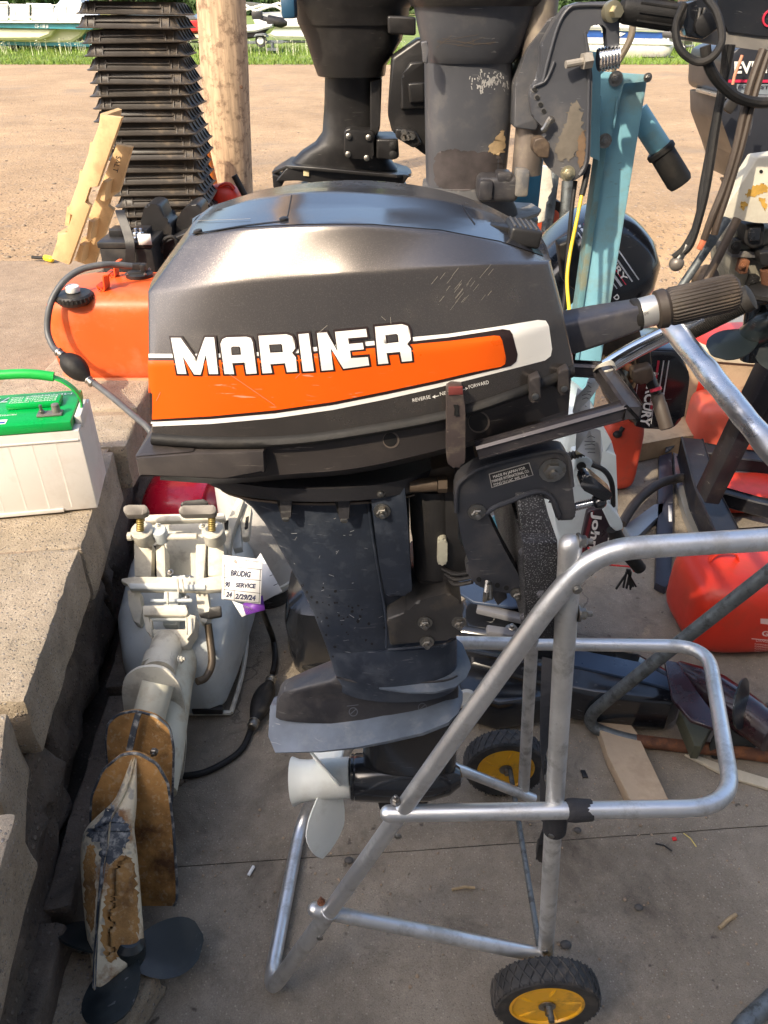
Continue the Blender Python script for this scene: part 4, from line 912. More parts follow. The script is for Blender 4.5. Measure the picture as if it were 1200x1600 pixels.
bm = NB(); a_ = W(884, 1266, NY-.002); b_ = W(926, 1266, NY-.002); lathe(bm, [(.015, 0), (.0175, .003), (.0185, .012), (.0165, (b_-a_).length-.002), (.0145, (b_-a_).length)], a_, b_-a_, 24); add('wrap', bm, strap_m, S_)
# high handle: grip rail rising to the right, and the dented crossbar coming towards the viewer
T2([W(930, 585, 1.14), W(975, 555, 1.12), W(1100, 492, 1.08)], .0135, .03, mat=chrome, name='handle_rail')
ga_ = W(1080, 512, 1.09); gb_ = W(1176, 463, 1.06); Lh = (gb_-ga_).length; prf = [(.012, 0)]
for k in range(28): prf += [(.0172, Lh*(k+.2)/34), (.0172, Lh*(k+.55)/34), (.0155, Lh*(k+.65)/34), (.0155, Lh*(k+.95)/34)]
prf += [(.0185, Lh*.84), (.0185, Lh*.98), (.013, Lh)]
bm = NB(); lathe(bm, prf, ga_, gb_-ga_, 24); add('rubber_grip', bm, black_rub, CART)
bm = NB(); pts = [W(1046, 507, 1.10).lerp(W(1245, 752, .80), k/40) for k in range(41)]
random.seed(5); tube(bm, pts, .0155, 20)
for v in bm.verts: v.co += Vector((noise.noise(v.co*35), noise.noise(v.co*35+Vector((5, 0, 0))), noise.noise(v.co*35+Vector((0, 5, 0)))))*.0022
add('handle_crossbar', bm, M('scuffed_chrome', (.66, .66, .67), .27, .95, .12, 12, .25, 90, dirt=(.40, .39, .37), damt=.45, ds=16, scr=(.9, .9, .9), samt=.5), CART)
# ================================================================== LEFT SIDE: battery, tank, fouled white motor
BAT = root('battery', 'white marine battery with bright green lid and green carry strap on the wall edge', 'battery', G(75, 800, LOT))
zb = LOT+.012
A = G(153, 794, zb); B = G(0, 808, zb); bx = (B-A).normalized(); by = Vector((bx.y, -bx.x, 0)); by = by if by.y > 0 else -by
hb = W(131, 672, A.y+.0).z-zb; Lb, Db = .38, .185
def bp(u, v, w): return A+bx*u+by*v+Vector((0, 0, w))
def quadbox(bm, u0, u1, v0, v1, w0, w1, tap=0, bev=.003):
    tmp = NB(); vs = []
    for w, t in ((w0, tap), (w1, 0)):
        for u, v in ((u0+t, v0+t), (u1-t, v0+t), (u1-t, v1-t), (u0+t, v1-t)): vs.append(tmp.verts.new(bp(u, v, w)))
    for f in ((0, 1, 2, 3), (4, 5, 6, 7), (0, 1, 5, 4), (1, 2, 6, 5), (2, 3, 7, 6), (3, 0, 4, 7)): tmp.faces.new([vs[i] for i in f])
    bmesh.ops.recalc_face_normals(tmp, faces=tmp.faces[:])
    if bev: bmesh.ops.bevel(tmp, geom=tmp.edges[:], offset=bev, segments=2, affect='EDGES', profile=.5)
    merge(bm, tmp)
bm = NB(); quadbox(bm, 0, Lb, 0, Db, 0, hb, .0, .004); add('case', bm, case_white, BAT)
bm = NB(); quadbox(bm, .006, Lb, -.003, Db, hb-.028, hb-.0235, bev=.001); quadbox(bm, .083, Lb, -.004, .01, -.0, .010, bev=.001)
for u in (.06, .115, .17, .225, .28): quadbox(bm, u, u+.004, -.0004, .01, .012, hb-.03, bev=0)
add('case_rib', bm, case_white, BAT)
bm = NB(); quadbox(bm, .014, Lb-.01, -.002, Db+.002, hb+.001, hb+.026, bev=.004); lid = add('lid', bm, green_pl, BAT)
bm = NB(); quadbox(bm, -.004, .013, .035, Db-.05, hb-.012, hb+.022, bev=.004); add('strap_lug', bm, case_white, BAT)
bm = NB(); quadbox(bm, .05, .18, .085, .135, hb+.026, hb+.042, .0, bev=.006); add('vent_cover', bm, green_pl, BAT)
TRl = bvh_of([lid]+[o for o in bpy.data.objects if o.name == 'vent_cover'])
bm = NB()
for (u0, u1) in ((.038, .098),): quadbox(bm, u0, u1, .03, .058, hb+.026, hb+.033, bev=.003)
tb_ = add('terminal_base', bm, M('lead', (.20, .18, .165), .5, .4, .2, 30), BAT)
bm = NB(); lathe(bm, [(.0105, 0), (.009, .02), (.007, .021)], bp(.052, .044, hb+.033), (0, 0, 1), 16); add('terminal_post', bm, MC['lead'], tb_)
bm = NB(); bolt(bm, bp(.086, .044, hb+.033), (0, 0, 1), .007, .006); lathe(bm, [(.004, 0), (.004, .02), (.002, .021)], bp(.086, .044, hb+.033), (0, 0, 1), 10); add('terminal_stud', bm, steel, tb_)
gp = [bp(.004, .09, hb+.005), bp(-.002, .09, hb+.04), bp(.012, .09, hb+.075), bp(.05, .09, hb+.105), bp(.12, .09, hb+.118), bp(.25, .09, hb+.118), bp(.36, .09, hb+.05)]
bm = NB(); ribbon(bm, gp, .02, by, .004); add('carry_strap', bm, M('strap_green', (.01, .42, .06), .4), BAT)
bm = NB(); tube(bm, catmull(gp[3:6], 5), .012, 12); add('strap_grip', bm, MC['strap_green'], BAT)
ux = -bx; uy = by
def lid_text(body, u, v, w, h, mat, up=1, z=.0268, flip=True):
    o = bp(u, v, hb+z); add('lid_print', text_on(body, o, bx, -by, w, h, .0) if flip else text_on(body, o, -bx, by, w, h, .0), mat, BAT, smooth=None)
lid_text('75MAS', .185, .165, .14, .028, decal_white); lid_text('METERS', .035, .168, .10, .010, decal_white)
for k in range(4): lid_text('DANGER / POISON' if k == 3 else 'EXPLOSIVE GAS', .06, .125-.010*k, .11, .006, decal_white, z=.0432)
lid_text('PROFESSIONAL', .15, .062, .07, .007, decal_white)
bm = NB(); quadbox(bm, .165, .215, .01, .034, hb+.0262, hb+.0268, bev=0); add('lid_label', bm, decal_white, BAT)
bm = NB(); quadbox(bm, .168, .212, .013, .022, hb+.0269, hb+.0273, bev=0); add('lid_label', bm, M('label_blue', (.03, .06, .3), .4), BAT)
# fuel tank
TNK = root('fuel_tank', 'faded orange portable fuel tank with black filler cap standing on the raised pavement', 'fuel tank', G(180, 590, LOT))
tc_ = Vector(((G(85, 600, LOT).x+.30), 2.66, LOT))
zt = W(150, 478, 2.50).z
bm = NB(); ellip(bm, (tc_.x, tc_.y, (LOT+zt)/2+.014), (.30, .175, (zt-LOT)/2+.02), 56, 30, p=.36); tank_o = add('body', bm, orange_tank, TNK)
bm = NB(); ellip(bm, (tc_.x, tc_.y, LOT+.012), (.297, .172, .011), 56, 8, p=.4); add('base_rim', bm, M('tank_rim', (.5, .16, .07), .6), TNK)
TRt = bvh_of([tank_o])
def on(tree, x, y):
    h, n_, i, d = tree.ray_cast(CAMP, ray(x, y).normalized())
    if h is None: h, n_, i, d = tree.find_nearest(T(x, y, 2.7))
    return h, n_
h, n_ = on(TRt, 117, 468)
bm = NB(); pr = [(.052, 0), (.060, .002)]; lathe(bm, [(.050, -.01), (.058, 0), (.060, .004), (.060, .016), (.054, .022), (.02, .024), (.02, .030)], h, (0, -.05, 1), 40); cap = add('filler_cap', bm, black_plas, TNK)
for k in range(28):
    a = 2*math.pi*k/28; bm = NB() if k == 0 else bm; box(bm, h+Vector((math.cos(a)*.0605, math.sin(a)*.0605, .009)), (.004, .004, .014))
add('cap_knurl', bm, black_plas, cap)
bm = NB(); lathe(bm, [(.022, 0), (.024, .004), (.023, .018), (.018, .022), (.004, .023)], h+Vector((0, 0, .026)), (0, 0, 1), 24); add('vent_screw', bm, decal_white, cap)
def hook(x, y, s):
    h, n_ = on(TRt, x, y); bm = NB()
    ribbon(bm, [h+Vector((-.03, 0, .002)), h+Vector((-.034, 0, .02)), h+Vector((-.022, 0, .012)), h+Vector((-.012, .0, .006)), h+Vector((-.006, .0, .05)), h+Vector((.012, .0, .055))], .035*s, (0.1, 1, 0), .004); add('hose_hook', bm, orange_tank, TNK)
hook(172, 452, 1.3); hook(186, 425, 1.1)
h, n_ = on(TRt, 218, 432)
bm = NB(); lathe(bm, [(.045, -.01), (.048, .012), (.04, .016)], h, (0, 0, 1), 20); box(bm, h+Vector((-.02, 0, .035)), (.07, .022, .022), bev=.003); box(bm, h+Vector((.02, 0, .03)), (.02, .03, .03), bev=.004); add('hose_fitting', bm, black_plas, TNK)
for dx, dy in ((-.03, -.03), (.03, -.03), (.03, .03)): bm = NB(); bolt(bm, h+Vector((dx, dy, .014)), (0, 0, 1), .006, .004, False); add('screw', bm, steel, TNK)
HS = root('fuel_hose', 'grey fuel hose with black primer bulb looping from the orange tank', 'fuel hose', W(90, 560, 2.35))
hp = [W(206, 416, 2.62), W(185, 414, 2.60), W(160, 414, 2.57), W(125, 422, 2.54), W(98, 442, 2.50), W(79, 475, 2.46), W(74, 515, 2.43), W(82, 540, 2.40), W(90, 549, 2.38)]
bm = NB(); tube(bm, catmull(hp, 6), .0105, 14); add('hose', bm, hose_grey, HS)
bm = NB(); tube(bm, catmull([W(146, 598, 2.32), W(172, 618, 2.26), W(205, 646, 2.18), W(236, 676, 2.10), W(245, 720, 2.08)], 6), .0105, 14); add('hose', bm, hose_grey, HS)
def bulb(parent, a, b, R, mat=black_rub, r0=.012):
    a = Vector(a); b = Vector(b); L = (b-a).length; prf = [(r0*1.1, 0), (r0*1.2, L*.06)]
    for k in range(1, 12): prf.append((r0+(R-r0)*math.sin(math.pi*(k/12)**.9)**.6, L*(.08+.84*k/12)))
    prf += [(r0*1.2, L*.94), (r0*1.1, L)]
    F = frame_of(b-a); seg = 36; rings = [[a+F @ Vector((r*(1+(.025 if k % 4 == 0 else 0))*math.cos(2*math.pi*k/seg), r*(1+(.025 if k % 4 == 0 else 0))*math.sin(2*math.pi*k/seg), h)) for k in range(seg)] for r, h in prf]
    bm = NB(); loft(bm, rings); add('primer_bulb', bm, mat, parent)
    for p, s in ((a, -1), (b, 1)):
        d = (b-a).normalized()*s; bm = NB(); lathe(bm, [(r0*1.25, 0), (r0*1.3, .004), (r0*1.05, .006), (r0*1.05, .012), (r0*1.3, .014), (r0*1.25, .02), (r0*.9, .024)], p-d*.004, d, 20); add('hose_clamp', bm, steel, parent)
bulb(HS, W(96, 554, 2.37), W(139, 594, 2.325), .037)
# ---- white motor lying on its back, lower unit towards the viewer
WM = root('outboard_motor', 'old white outboard lying on the floor, its lower unit caked with brown rust', 'outboard motor', (-.55, 1.2, 0))
cream = M('cream_casting', (.62, .59, .50), .45, 0, .1, 12, .15, 120, dirt=(.26, .22, .17), damt=.45, ds=16, scr=(.15, .13, .1), samt=.5)
creamg = M('cream_grey', (.50, .54, .55), .42, 0, .08, 8, .1, 120, dirt=(.30, .30, .28), damt=.4, ds=8)
rust_p = M('caked_rust', (.36, .19, .06), .8, 0, .5, 14, .9, 160, dirt=(.065, .028, .012), damt=.9, ds=4.5, speck=(.6, .52, .36), spamt=.25, sps=90)
rust_mix = M('cream_with_rust', (.64, .56, .40), .6, 0, .2, 9, .4, 120, dirt=(.24, .105, .03), damt=.93, ds=10, speck=(.10, .12, .15), spamt=.5, sps=45)
dark_chip = M('chipped_dark', (.05, .06, .075), .5, 0, .3, 20, .3, 200, dirt=(.55, .53, .48), damt=.6, ds=40)
def rrect_ring(Y, x0, x1, z0, z1, n=36, p=.45):
    c = ((x0+x1)/2, (z0+z1)/2); h = ((x1-x0)/2, (z1-z0)/2); f = lambda v: math.copysign(abs(v)**p, v)
    return [Vector((c[0]+h[0]*f(math.cos(2*math.pi*k/n)), Y, c[1]+h[1]*f(math.sin(2*math.pi*k/n)))) for k in range(n)]
bm = NB(); loft(bm, [rrect_ring(1.462, -.66, -.47, .03, .16), rrect_ring(1.475, -.68, -.45, .01, .20), rrect_ring(1.50, -.70, -.43, .005, .25), rrect_ring(1.60, -.735, -.412, .003, .305), rrect_ring(1.80, -.755, -.398, .003, .325), rrect_ring(2.0, -.75, -.40, .003, .32), rrect_ring(2.04, -.72, -.43, .02, .29)]); add('cowl', bm, creamg, WM)
bm = NB(); tube(bm, [Vector((-.425+.012*math.sin(k/8*3.1), 1.478+.04*k, .012+.004*k)) for k in range(12)], .007, 8); tube(bm, [Vector((-.425, 1.478, .012)), Vector((-.70, 1.475, .012))], .007, 8); add('cowl_rim', bm, cream, WM)
bm = NB(); box(bm, (-.485, 1.468, .035), (.085, .02, .022), bev=.005); add('vent', bm, black_plas, WM)
def Tb(bm, pts, t, th, bev=.003, r=3):             # plate facing the viewer's way: level-ish plank on the slope of the motor
    nrm = Vector((0, .42, -.9)).normalized(); P = []
    for q in rpoly(pts, r, 2): P.append(T(q[0], q[1], t))
    P = dedupe(P); prism(bm, P, nrm*th, bev)
def Tp(name, pts, t, th, mat=cream, bev=.003, r=3, par=WM):
    bm = NB(); Tb(bm, pts, t, th, min(bev, .002), min(r, 2)); return add(name, bm, mat, par)
Tp('bracket_panel', [(228, 808), (348, 803), (350, 905), (212, 905)], 2.16, .03, cream)
Tp('bracket_bar', [(226, 804), (350, 801), (352, 811), (226, 815)], 2.07, .02, cream, .004)
Tp('bracket_side', [(209, 846), (238, 848), (236, 902), (210, 900)], 2.08, .07, cream, .004)
Tp('bracket_side', [(324, 848), (350, 846), (350, 900), (325, 900)], 2.08, .07, cream, .004)
Tp('bracket_rib', [(243, 850), (257, 850), (259, 912), (245, 912)], 2.07, .06, cream, .003)
Tp('bracket_rib', [(306, 850), (322, 850), (318, 912), (305, 912)], 2.07, .06, cream, .003)
Tp('bracket_slot', [(238, 852), (243, 852), (243, 898), (237, 900)], 2.11, .03, black_rub, .001, 1)
Tp('bracket_slot', [(318, 852), (324, 852), (323, 896), (317, 898)], 2.11, .03, black_rub, .001, 1)
for (x0, x1) in ((204, 238), (318, 346)):
    bm = NB(); a = T((x0+x1)/2, 827, 2.02); lathe(bm, [(.026, 0), (.029, .003), (.029, .045), (.026, .05)], a, (0, .35, -1), 24); add('clamp_head', bm, cream, WM)
bm = NB(); a = T(248, 828, 2.03); lathe(bm, [(.018, 0), (.02, .003), (.02, .04)], a, (0, .35, -1), 20); add('clamp_boss', bm, creamg, WM)
bm = NB(); tube(bm, [T(256, 839, 2.05), T(308, 838, 2.05)], .009, 12); tube(bm, [T(200, 838, 2.06), T(206, 838, 2.06)], .012, 10); add('tilt_rod', bm, cream, WM)
for x in (219, 331):
    a = T(x, 830, 2.0); b = T(x, 800, 1.99); L = (b-a).length; bm = NB(); prf = []
    for k in range(18): prf.append((.0105 if k % 2 else .009, L*k/17))
    lathe(bm, prf, a, b-a, 12); add('brass_screw', bm, M('brass_screw', (.30, .22, .07), .5, .7, .3, 60), WM)
grip_g = M('grey_grip', (.16, .145, .13), .5, .2, .2, 20, dirt=(.3, .27, .23), damt=.3, ds=20)
Tp('clamp_handle', [(192, 792), (198, 789), (226, 788), (231, 793), (230, 801), (222, 804), (198, 805), (193, 800)], 1.96, .02, grip_g, .006)
Tp('clamp_handle', [(279, 794), (284, 790), (333, 788), (338, 793), (337, 801), (331, 803), (285, 804), (279, 800)], 1.96, .02, grip_g, .006)
Tp('clamp_handle', [(281, 788), (286, 783), (318, 779), (325, 784), (324, 789), (284, 791)], 2.02, .02, black_plas, .005)
Tp('cross_bar', [(189, 904), (210, 901), (320, 903), (352, 897), (346, 921), (320, 922), (202, 921), (200, 911), (190, 910)], 1.99, .02, cream, .004)
Tp('cross_bar_lip', [(201, 911), (321, 913), (321, 921), (202, 920)], 1.985, .012, creamg, .003)
Tp('horn', [(198, 922), (218, 922), (222, 955), (218, 976), (208, 970), (201, 945)], 2.02, .04, cream, .006)
Tp('horn', [(306, 922), (324, 922), (328, 955), (322, 974), (312, 970), (308, 945)], 2.02, .04, cream, .006)
Tp('yoke', [(222, 946), (290, 945), (294, 957), (291, 962), (224, 961)], 1.96, .018, cream, .003)
Tp('yoke_arm', [(222, 958), (231, 958), (238, 995), (228, 985)], 1.97, .05, cream, .003)
Tp('yoke_arm', [(288, 958), (306, 962), (303, 985), (292, 1000)], 1.97, .05, cream, .003)
Tp('yoke_base', [(228, 983), (305, 983), (292, 1008), (280, 1012), (248, 1012), (240, 1004)], 1.98, .04, cream, .004)
Tp('tilt_block', [(256, 924), (280, 922), (276, 976), (254, 976)], 2.00, .03, creamg, .004)
Tp('tilt_block', [(268, 900), (290, 898), (287, 926), (270, 926)], 2.02, .03, creamg, .003)
for y in (939, 968):
    bm = NB(); tube(bm, [T(236, y, 1.98), T(300, y-1, 1.98)], .005, 10); add('pin', bm, creamg, WM)
for (x0, y0, x1, y1) in ((236, 968, 236, 992), (291, 965, 292, 992), (262, 925, 262, 945), (284, 905, 287, 925), (277, 905, 279, 925)):
    bm = NB(); tube(bm, [T(x0, y0, 1.95), T(x1, y1, 1.95)], .0028, 8); add('pin', bm, cream, WM)
for (x, y) in ((266, 894), (298, 904), (247, 822), (316, 823), (292, 935), (290, 950)):
    bm = NB(); bolt(bm, T(x, y, 2.0), (0, -.4, .9), .006, .006); add('bolt', bm, steel if y > 880 else cream, WM)
Tp('tilt_lever', [(310, 957), (328, 957), (326, 949), (345, 946), (346, 962), (326, 965), (312, 963)], 1.95, .012, black_plas, .002)
bm = NB(); tube(bm, catmull([T(325, 975, 2.02), T(328, 1000, 2.02), T(331, 1035, 2.0), T(322, 1058, 1.98), T(308, 1065, 1.96)], 6), .010, 12); add('exhaust_tube', bm, M('dark_bronze', (.08, .06, .04), .45, .4), WM)
Tp('cowl_slot', [(316, 968), (338, 975), (338, 1050), (318, 1050)], 2.06, .02, creamg, .01)
# arms of the neighbouring bracket
Tp('bracket_arm', [(372, 775), (382, 780), (362, 835), (358, 875), (350, 870), (352, 820)], 2.12, .03, cream, .004)
Tp('bracket_arm', [(382, 785), (393, 792), (388, 838), (378, 840), (376, 815)], 2.14, .03, cream, .004)
Tp('arm_slot', [(384, 808), (389, 806), (387, 825), (382, 827)], 2.12, .004, black_rub, .0, 1)
Tp('arm_slot', [(350, 815), (357, 812), (356, 826), (351, 828)], 2.10, .004, black_rub, .0, 1)
Tp('bracket_link', [(360, 812), (376, 812), (378, 855), (364, 858)], 2.15, .03, creamg, .004)
# swivel tube and leg
sa = T(262, 1003, 2.0); sb = T(248, 1052, 1.90)
bm = NB(); tube(bm, [sa, sb], .040, 28); add('swivel_tube', bm, cream, WM)
bm = NB(); tube(bm, [T(252, 1028, 1.95), T(247, 1046, 1.92)], .043, 28); add('collar', bm, cream, WM)
bm = NB(); bolt(bm, T(281, 1031, 1.92), (.8, 0, .3), .008, .008); add('bolt', bm, cream, WM)
bm = NB()
loft(bm, [[T(cx+rx*math.cos(a/24*6.283), cy+0*ry, t)+Vector((0, -.25*dz*math.sin(a/24*6.283), dz*math.sin(a/24*6.283))) for a in range(24)] for (cx, cy, rx, ry, t, dz) in ((283, 1010, 30, 0, 2.08, .06), (272, 1070, 28, 0, 1.96, .055), (266, 1130, 26, 0, 1.88, .05), (262, 1185, 24, 0, 1.82, .045), (258, 1235, 18, 0, 1.78, .04))]); add('leg', bm, M('leg_cream', (.60, .58, .47), .45, 0, .12, 8, .1, 100, dirt=(.38, .26, .12), damt=.5, ds=9), WM)
def slant_plate(name, pts, mat, th=.006, bev=.002, r=8, lab=None):
    y0 = min(p[1] for p in pts); P = []
    for q in rpoly([(p[0], p[1]) for p in pts], r, 3):
        w = min(pts, key=lambda p: abs(p[1]-q[1])+abs(p[0]-q[0])*.01); 
        f = (q[1]-y0)/(max(p[1] for p in pts)-y0); Yt_ = pts[0][2]*(1-f)+pts[1][2]*f if False else SL[0]*(1-f)+SL[1]*f
        P.append(W(q[0], q[1], Yt_))
    o_ = None; PP = dedupe(P); bm = NB(); prism(bm, PP, Vector((0, th, 0)), bev); o_ = add(name, bm, mat, WM, lab)
    if mat is not cream: bm = NB(); tube(bm, [p+Vector((0, .002, 0)) for p in PP]+[PP[0]+Vector((0, .002, 0))], .0032, 6); add('worn_edge', bm, dark_chip, o_)
    return o_
SL = (1.33, 1.25); slant_plate('splash_plate', [(190, 1080), (194, 1058), (215, 1044), (240, 1041), (262, 1047), (280, 1068), (290, 1110), (291, 1170), (286, 1215), (275, 1240), (262, 1240), (255, 1150), (195, 1125)], cream, .008)
bm = NB(); tube(bm, [T(247, 1068, 1.82), T(226, 1145, 1.79)], .038, 24); add('leg_casting', bm, M('leg_cream', (0, 0, 0)), WM)
SL = (1.20, 1.10); slant_plate('anti_ventilation_plate', [(165, 1160), (168, 1132), (185, 1117), (212, 1112), (243, 1120), (265, 1138), (271, 1170), (270, 1215), (268, 1260), (220, 1255), (168, 1200)], rust_p, .010, lab='plate caked in brown rust')
bm = NB(); ribbon(bm, [W(217, 1114, 1.185), W(210, 1140, 1.165), W(203, 1172, 1.14)], .014, (1, 0, .1), .006); add('ridge', bm, dark_chip, WM)
bm = NB(); bolt(bm, W(242, 1172, 1.14), (0, -1, .2), .009, .010, False); add('bolt', bm, steel, WM)
SL = (1.06, .93); slant_plate('cavitation_plate', [(141, 1285), (143, 1245), (160, 1205), (190, 1180), (215, 1178), (245, 1195), (262, 1225), (270, 1290), (276, 1380), (276, 1410), (262, 1427), (222, 1428), (200, 1350), (150, 1330)], rust_p, .010, lab='large plate caked in dark brown rust')
# gearcase and skeg seen from the front
rowsG = [(1183, 206, 211, 214, 1.60), (1220, 192, 202, 214, 1.585), (1250, 178, 190, 214, 1.565), (1275, 152, 176, 212, 1.545), (1295, 134, 171, 210, 1.53), (1320, 127, 168, 213, 1.52), (1360, 126, 162, 217, 1.505), (1410, 130, 158, 221, 1.485), (1450, 134, 154, 224, 1.47), (1480, 139, 151, 224, 1.46), (1505, 143, 149, 208, 1.45), (1530, 145, 148, 178, 1.44), (1562, 144, 147, 156, 1.43)]
def body_rows(rows, colf):
    rings = []
    for (y, xl, xm, xr, t) in rows:
        w = (xr-xl)/1200*t; dd = min(.06, w*.62)
        ctrl = [T(xl, y, t+dd*.75), T(xl+(xm-xl)*.25, y, t+dd*.33), T(xm-2.5, y, t+.006), T(xm, y, t), T(xm+2.5, y, t+.006), T(xm+(xr-xm)*.45, y, t+dd*.16), T(xm+(xr-xm)*.85, y, t+dd*.34), T(xr, y, t+dd*.75), T(xr-(xr-xl)*.2, y, t+dd*1.4), T(xl+(xr-xl)*.2, y, t+dd*1.4)]
        rings.append(ctrl)
    R2 = [catmull([r[j] for r in rings], 4) for j in range(10)]; rr = [catmull([R2[j][i] for j in range(10)], 3, closed=True) for i in range(len(R2[0]))]
    return rr
rr = body_rows(rowsG, None)
bm = NB(); loft(bm, rr); gc = add('gearcase', bm, rust_mix, WM, 'cream gearcase streaked with brown rust', smooth=60)
TRw = bvh_of([gc])
random.seed(9)
def blot(pts, jit=2.5, sub=4):
    P = catmull([Vector((x, y, 0)) for x, y in pts], sub*3, closed=True); jit *= .45; k_ = jit*3.2
    P = [p+Vector((noise.noise(p*.16)*k_*1.5+noise.noise(p*.5)*k_, noise.noise(p*.16+Vector((9, 0, 0)))*k_*1.5+noise.noise(p*.5+Vector((4, 4, 0)))*k_, 0)) for p in P]; return [(p.x+random.uniform(-jit, jit), p.y+random.uniform(-jit, jit)) for p in P]
decal('bare_patch', fill2d([blot([(172, 1248), (180, 1270), (196, 1285), (202, 1300), (198, 1322), (186, 1338), (160, 1352), (158, 1320), (140, 1312), (138, 1300), (160, 1278)])]), TRw, dark_chip, WM, .0012, 8, 'chipped dark patch on the nose')
decal('rust_patch', fill2d([blot([(178, 1345), (205, 1340), (212, 1370), (216, 1430), (212, 1470), (190, 1495), (168, 1500), (160, 1460), (166, 1400)], 3)]), TRw, rust_p, WM, .0012, 8)
decal('rust_patch', fill2d([blot([(134, 1330), (147, 1325), (150, 1380), (146, 1450), (138, 1440), (132, 1390)], 2)]), TRw, rust_p, WM, .0012, 8)
decal('edge_line', fill2d([[(166, 1290), (171, 1290), (166, 1340), (158, 1400), (153, 1460), (150, 1520), (148, 1560), (144, 1560), (147, 1500), (151, 1430), (158, 1350)]]), TRw, dark_chip, WM, .0016, 8)
WP = bpy.data.objects.new('propeller', None); COL.objects.link(WP); WP.parent = WM; pcn = T(200, 1490, 1.50); WP.location = pcn-WM.location
axp = Vector((.22, .22, 1)).normalized(); e1 = Vector((1, 0, 0)); e1 = (e1-axp*e1.dot(axp)).normalized(); e2 = axp.cross(e1)
prop_blk = M('prop_black', (.010, .015, .017), .38, 0, .2, 10, coat=.3, scr=(.4, .4, .4), samt=.5, dirt=(.05, .06, .06), damt=.4)
bm = NB(); lathe(bm, [(.02, -.05), (.03, -.045), (.034, 0), (.03, .03), (.02, .04)], pcn, axp, 28); add('hub', bm, prop_blk, WP)
for ph in (15, 158, 262):
    bm = NB(); blade(bm, pcn-axp*.0, axp, math.radians(ph), .146, .030, .056, math.radians(24), e1, e2, th=.004, asp=.6); add('blade', bm, prop_blk, WP)
# repair tags
TG = root('paper_tag', 'white repair tag with handwritten lines BRUDIG and SERVICE, wired to the white bracket', 'paper tag', T(380, 905, 1.96))
def flat(name, pts, t, mat, par, th=.0006):
    bm = NB(); P = [T(x, y, tt) for (x, y, tt) in [(p[0], p[1], p[2] if len(p) > 2 else t) for p in pts]]; prism(bm, P, Vector((0, th, -th)), 0); return add(name, bm, mat, par, smooth=None)
tg1 = flat('card', [(348, 867, 1.96), (410, 874, 1.93), (407, 944, 1.96), (346, 936, 1.99)], 1.96, paper, TG); TRg1 = bvh_of([tg1])
for L_ in ([(350, 884), (409, 890)], [(350, 902), (408, 907)], [(350, 921), (407, 927)], [(366, 922), (366, 938)], [(351, 880), (350, 938)], [(350, 936), (405, 942)], [(407, 890), (405, 942)]): line_decal('rule', L_, .8, ink, TRg1, .0005, TG)
hw = M('hand_ink', (.02, .025, .06), .5)
for tx, a, b, hh in (('BRUDIG', (360, 899), (391, 902), 8), ('90', (351, 916), (359, 917), 7), ('SERVICE', (368, 917), (399, 919), 6), ('24', (353, 932), (362, 933), 7), ('2/29/24', (367, 935), (399, 938), 7)): decal('handwriting', text_px(tx, a, b, hh+1, .05, skew=.1), TRg1, hw, TG, .0005, 60)
decal('print', text_px('SERVICE TICKET', (382, 876), (404, 879), 2), TRg1, ink, TG, .0005, 60)
bm = NB(); h, n_ = on(TRg1, 369, 877); lathe(bm, [(.006, 0), (.006, .001), (.003, .0012)], h, -ray(369, 877), 16); add('eyelet', bm, M('eyelet', (.6, .35, .3), .6), TG)
TG2 = root('paper_tag', 'second white paper tag hanging half hidden behind the BRUDIG tag', 'paper tag', T(420, 910, 2.05))
t2 = flat('card', [(407, 864, 2.03), (441, 924, 2.03), (400, 946, 2.06), (384, 900, 2.06)], 2.05, paper, TG2); TR2 = bvh_of([t2])
for L_ in ([(410, 880), (416, 890)], [(404, 925), (434, 912)], [(409, 905), (426, 898)]): line_decal('rule', L_, .8, ink, TR2, .0005, TG2)
t3 = flat('paper_tag', [(362, 938), (392, 950), (398, 955), (378, 964)], 2.0, paper, None); t3['label'] = 'small corner of folded white paper below the BRUDIG tag'; t3['category'] = 'paper tag'
bm = NB(); prism(bm, [T(x, y, 2.0) for x, y in ((378, 944), (410, 930), (414, 953), (384, 961))], Vector((0, .002, -.002))); add('purple_tag', bm, purple, None, 'purple plastic tag under the handwritten white tag', 'tag', smooth=None)
# red and white motors behind it
RM = root('outboard_motor', 'outboard motor with glossy red cowl lying behind the white clamp bracket', 'outboard motor', (-.72, 2.3, 0))
bm = NB(); c = T(290, 790, 2.62); ellip(bm, c, (.135, .16, .12), 36, 20, p=.75); add('cowl', bm, red_cowl, RM)
bm = NB(); c = T(345, 800, 2.6); ellip(bm, c, (.05, .12, .12), 24, 14, p=.6); add('side_panel', bm, M('dark_red', (.22, .005, .015), .3), RM)
bm = NB(); box(bm, T(295, 850, 2.72), (.30, .25, .25), bev=.03); add('lower_cowl', bm, white_paint, RM)
bm = NB(); tube(bm, catmull([T(348, 770, 2.5), T(352, 800, 2.48), T(360, 830, 2.5)], 5), .01, 10); add('cable', bm, black_rub, RM)
WB = root('outboard_motor', 'white cowl of an upright outboard standing behind the two paper tags', 'outboard motor', G(420, 935, 0))
a = G(418, 925, 0); bm = NB(); lathe(bm, [(.09, .0), (.10, .03), (.103, .06)], a, (0, 0, 1), 32); add('base', bm, black_gloss, WB)
bm = NB(); lathe(bm, [(.10, .06), (.103, .07), (.105, .16), (.125, .34), (.125, .46), (.10, .50), (.05, .52)], a, (0, 0, 1), 36); add('cowl', bm, M('white_cowl', (.62, .60, .57), .4, 0, .05, 6, dirt=(.3, .28, .26), damt=.4, ds=12), WB)
bm = NB(); lathe(bm, [(.104, .075), (.108, .078), (.108, .09), (.104, .093)], a, (0, 0, 1), 36); add('rim', bm, cream, WB)
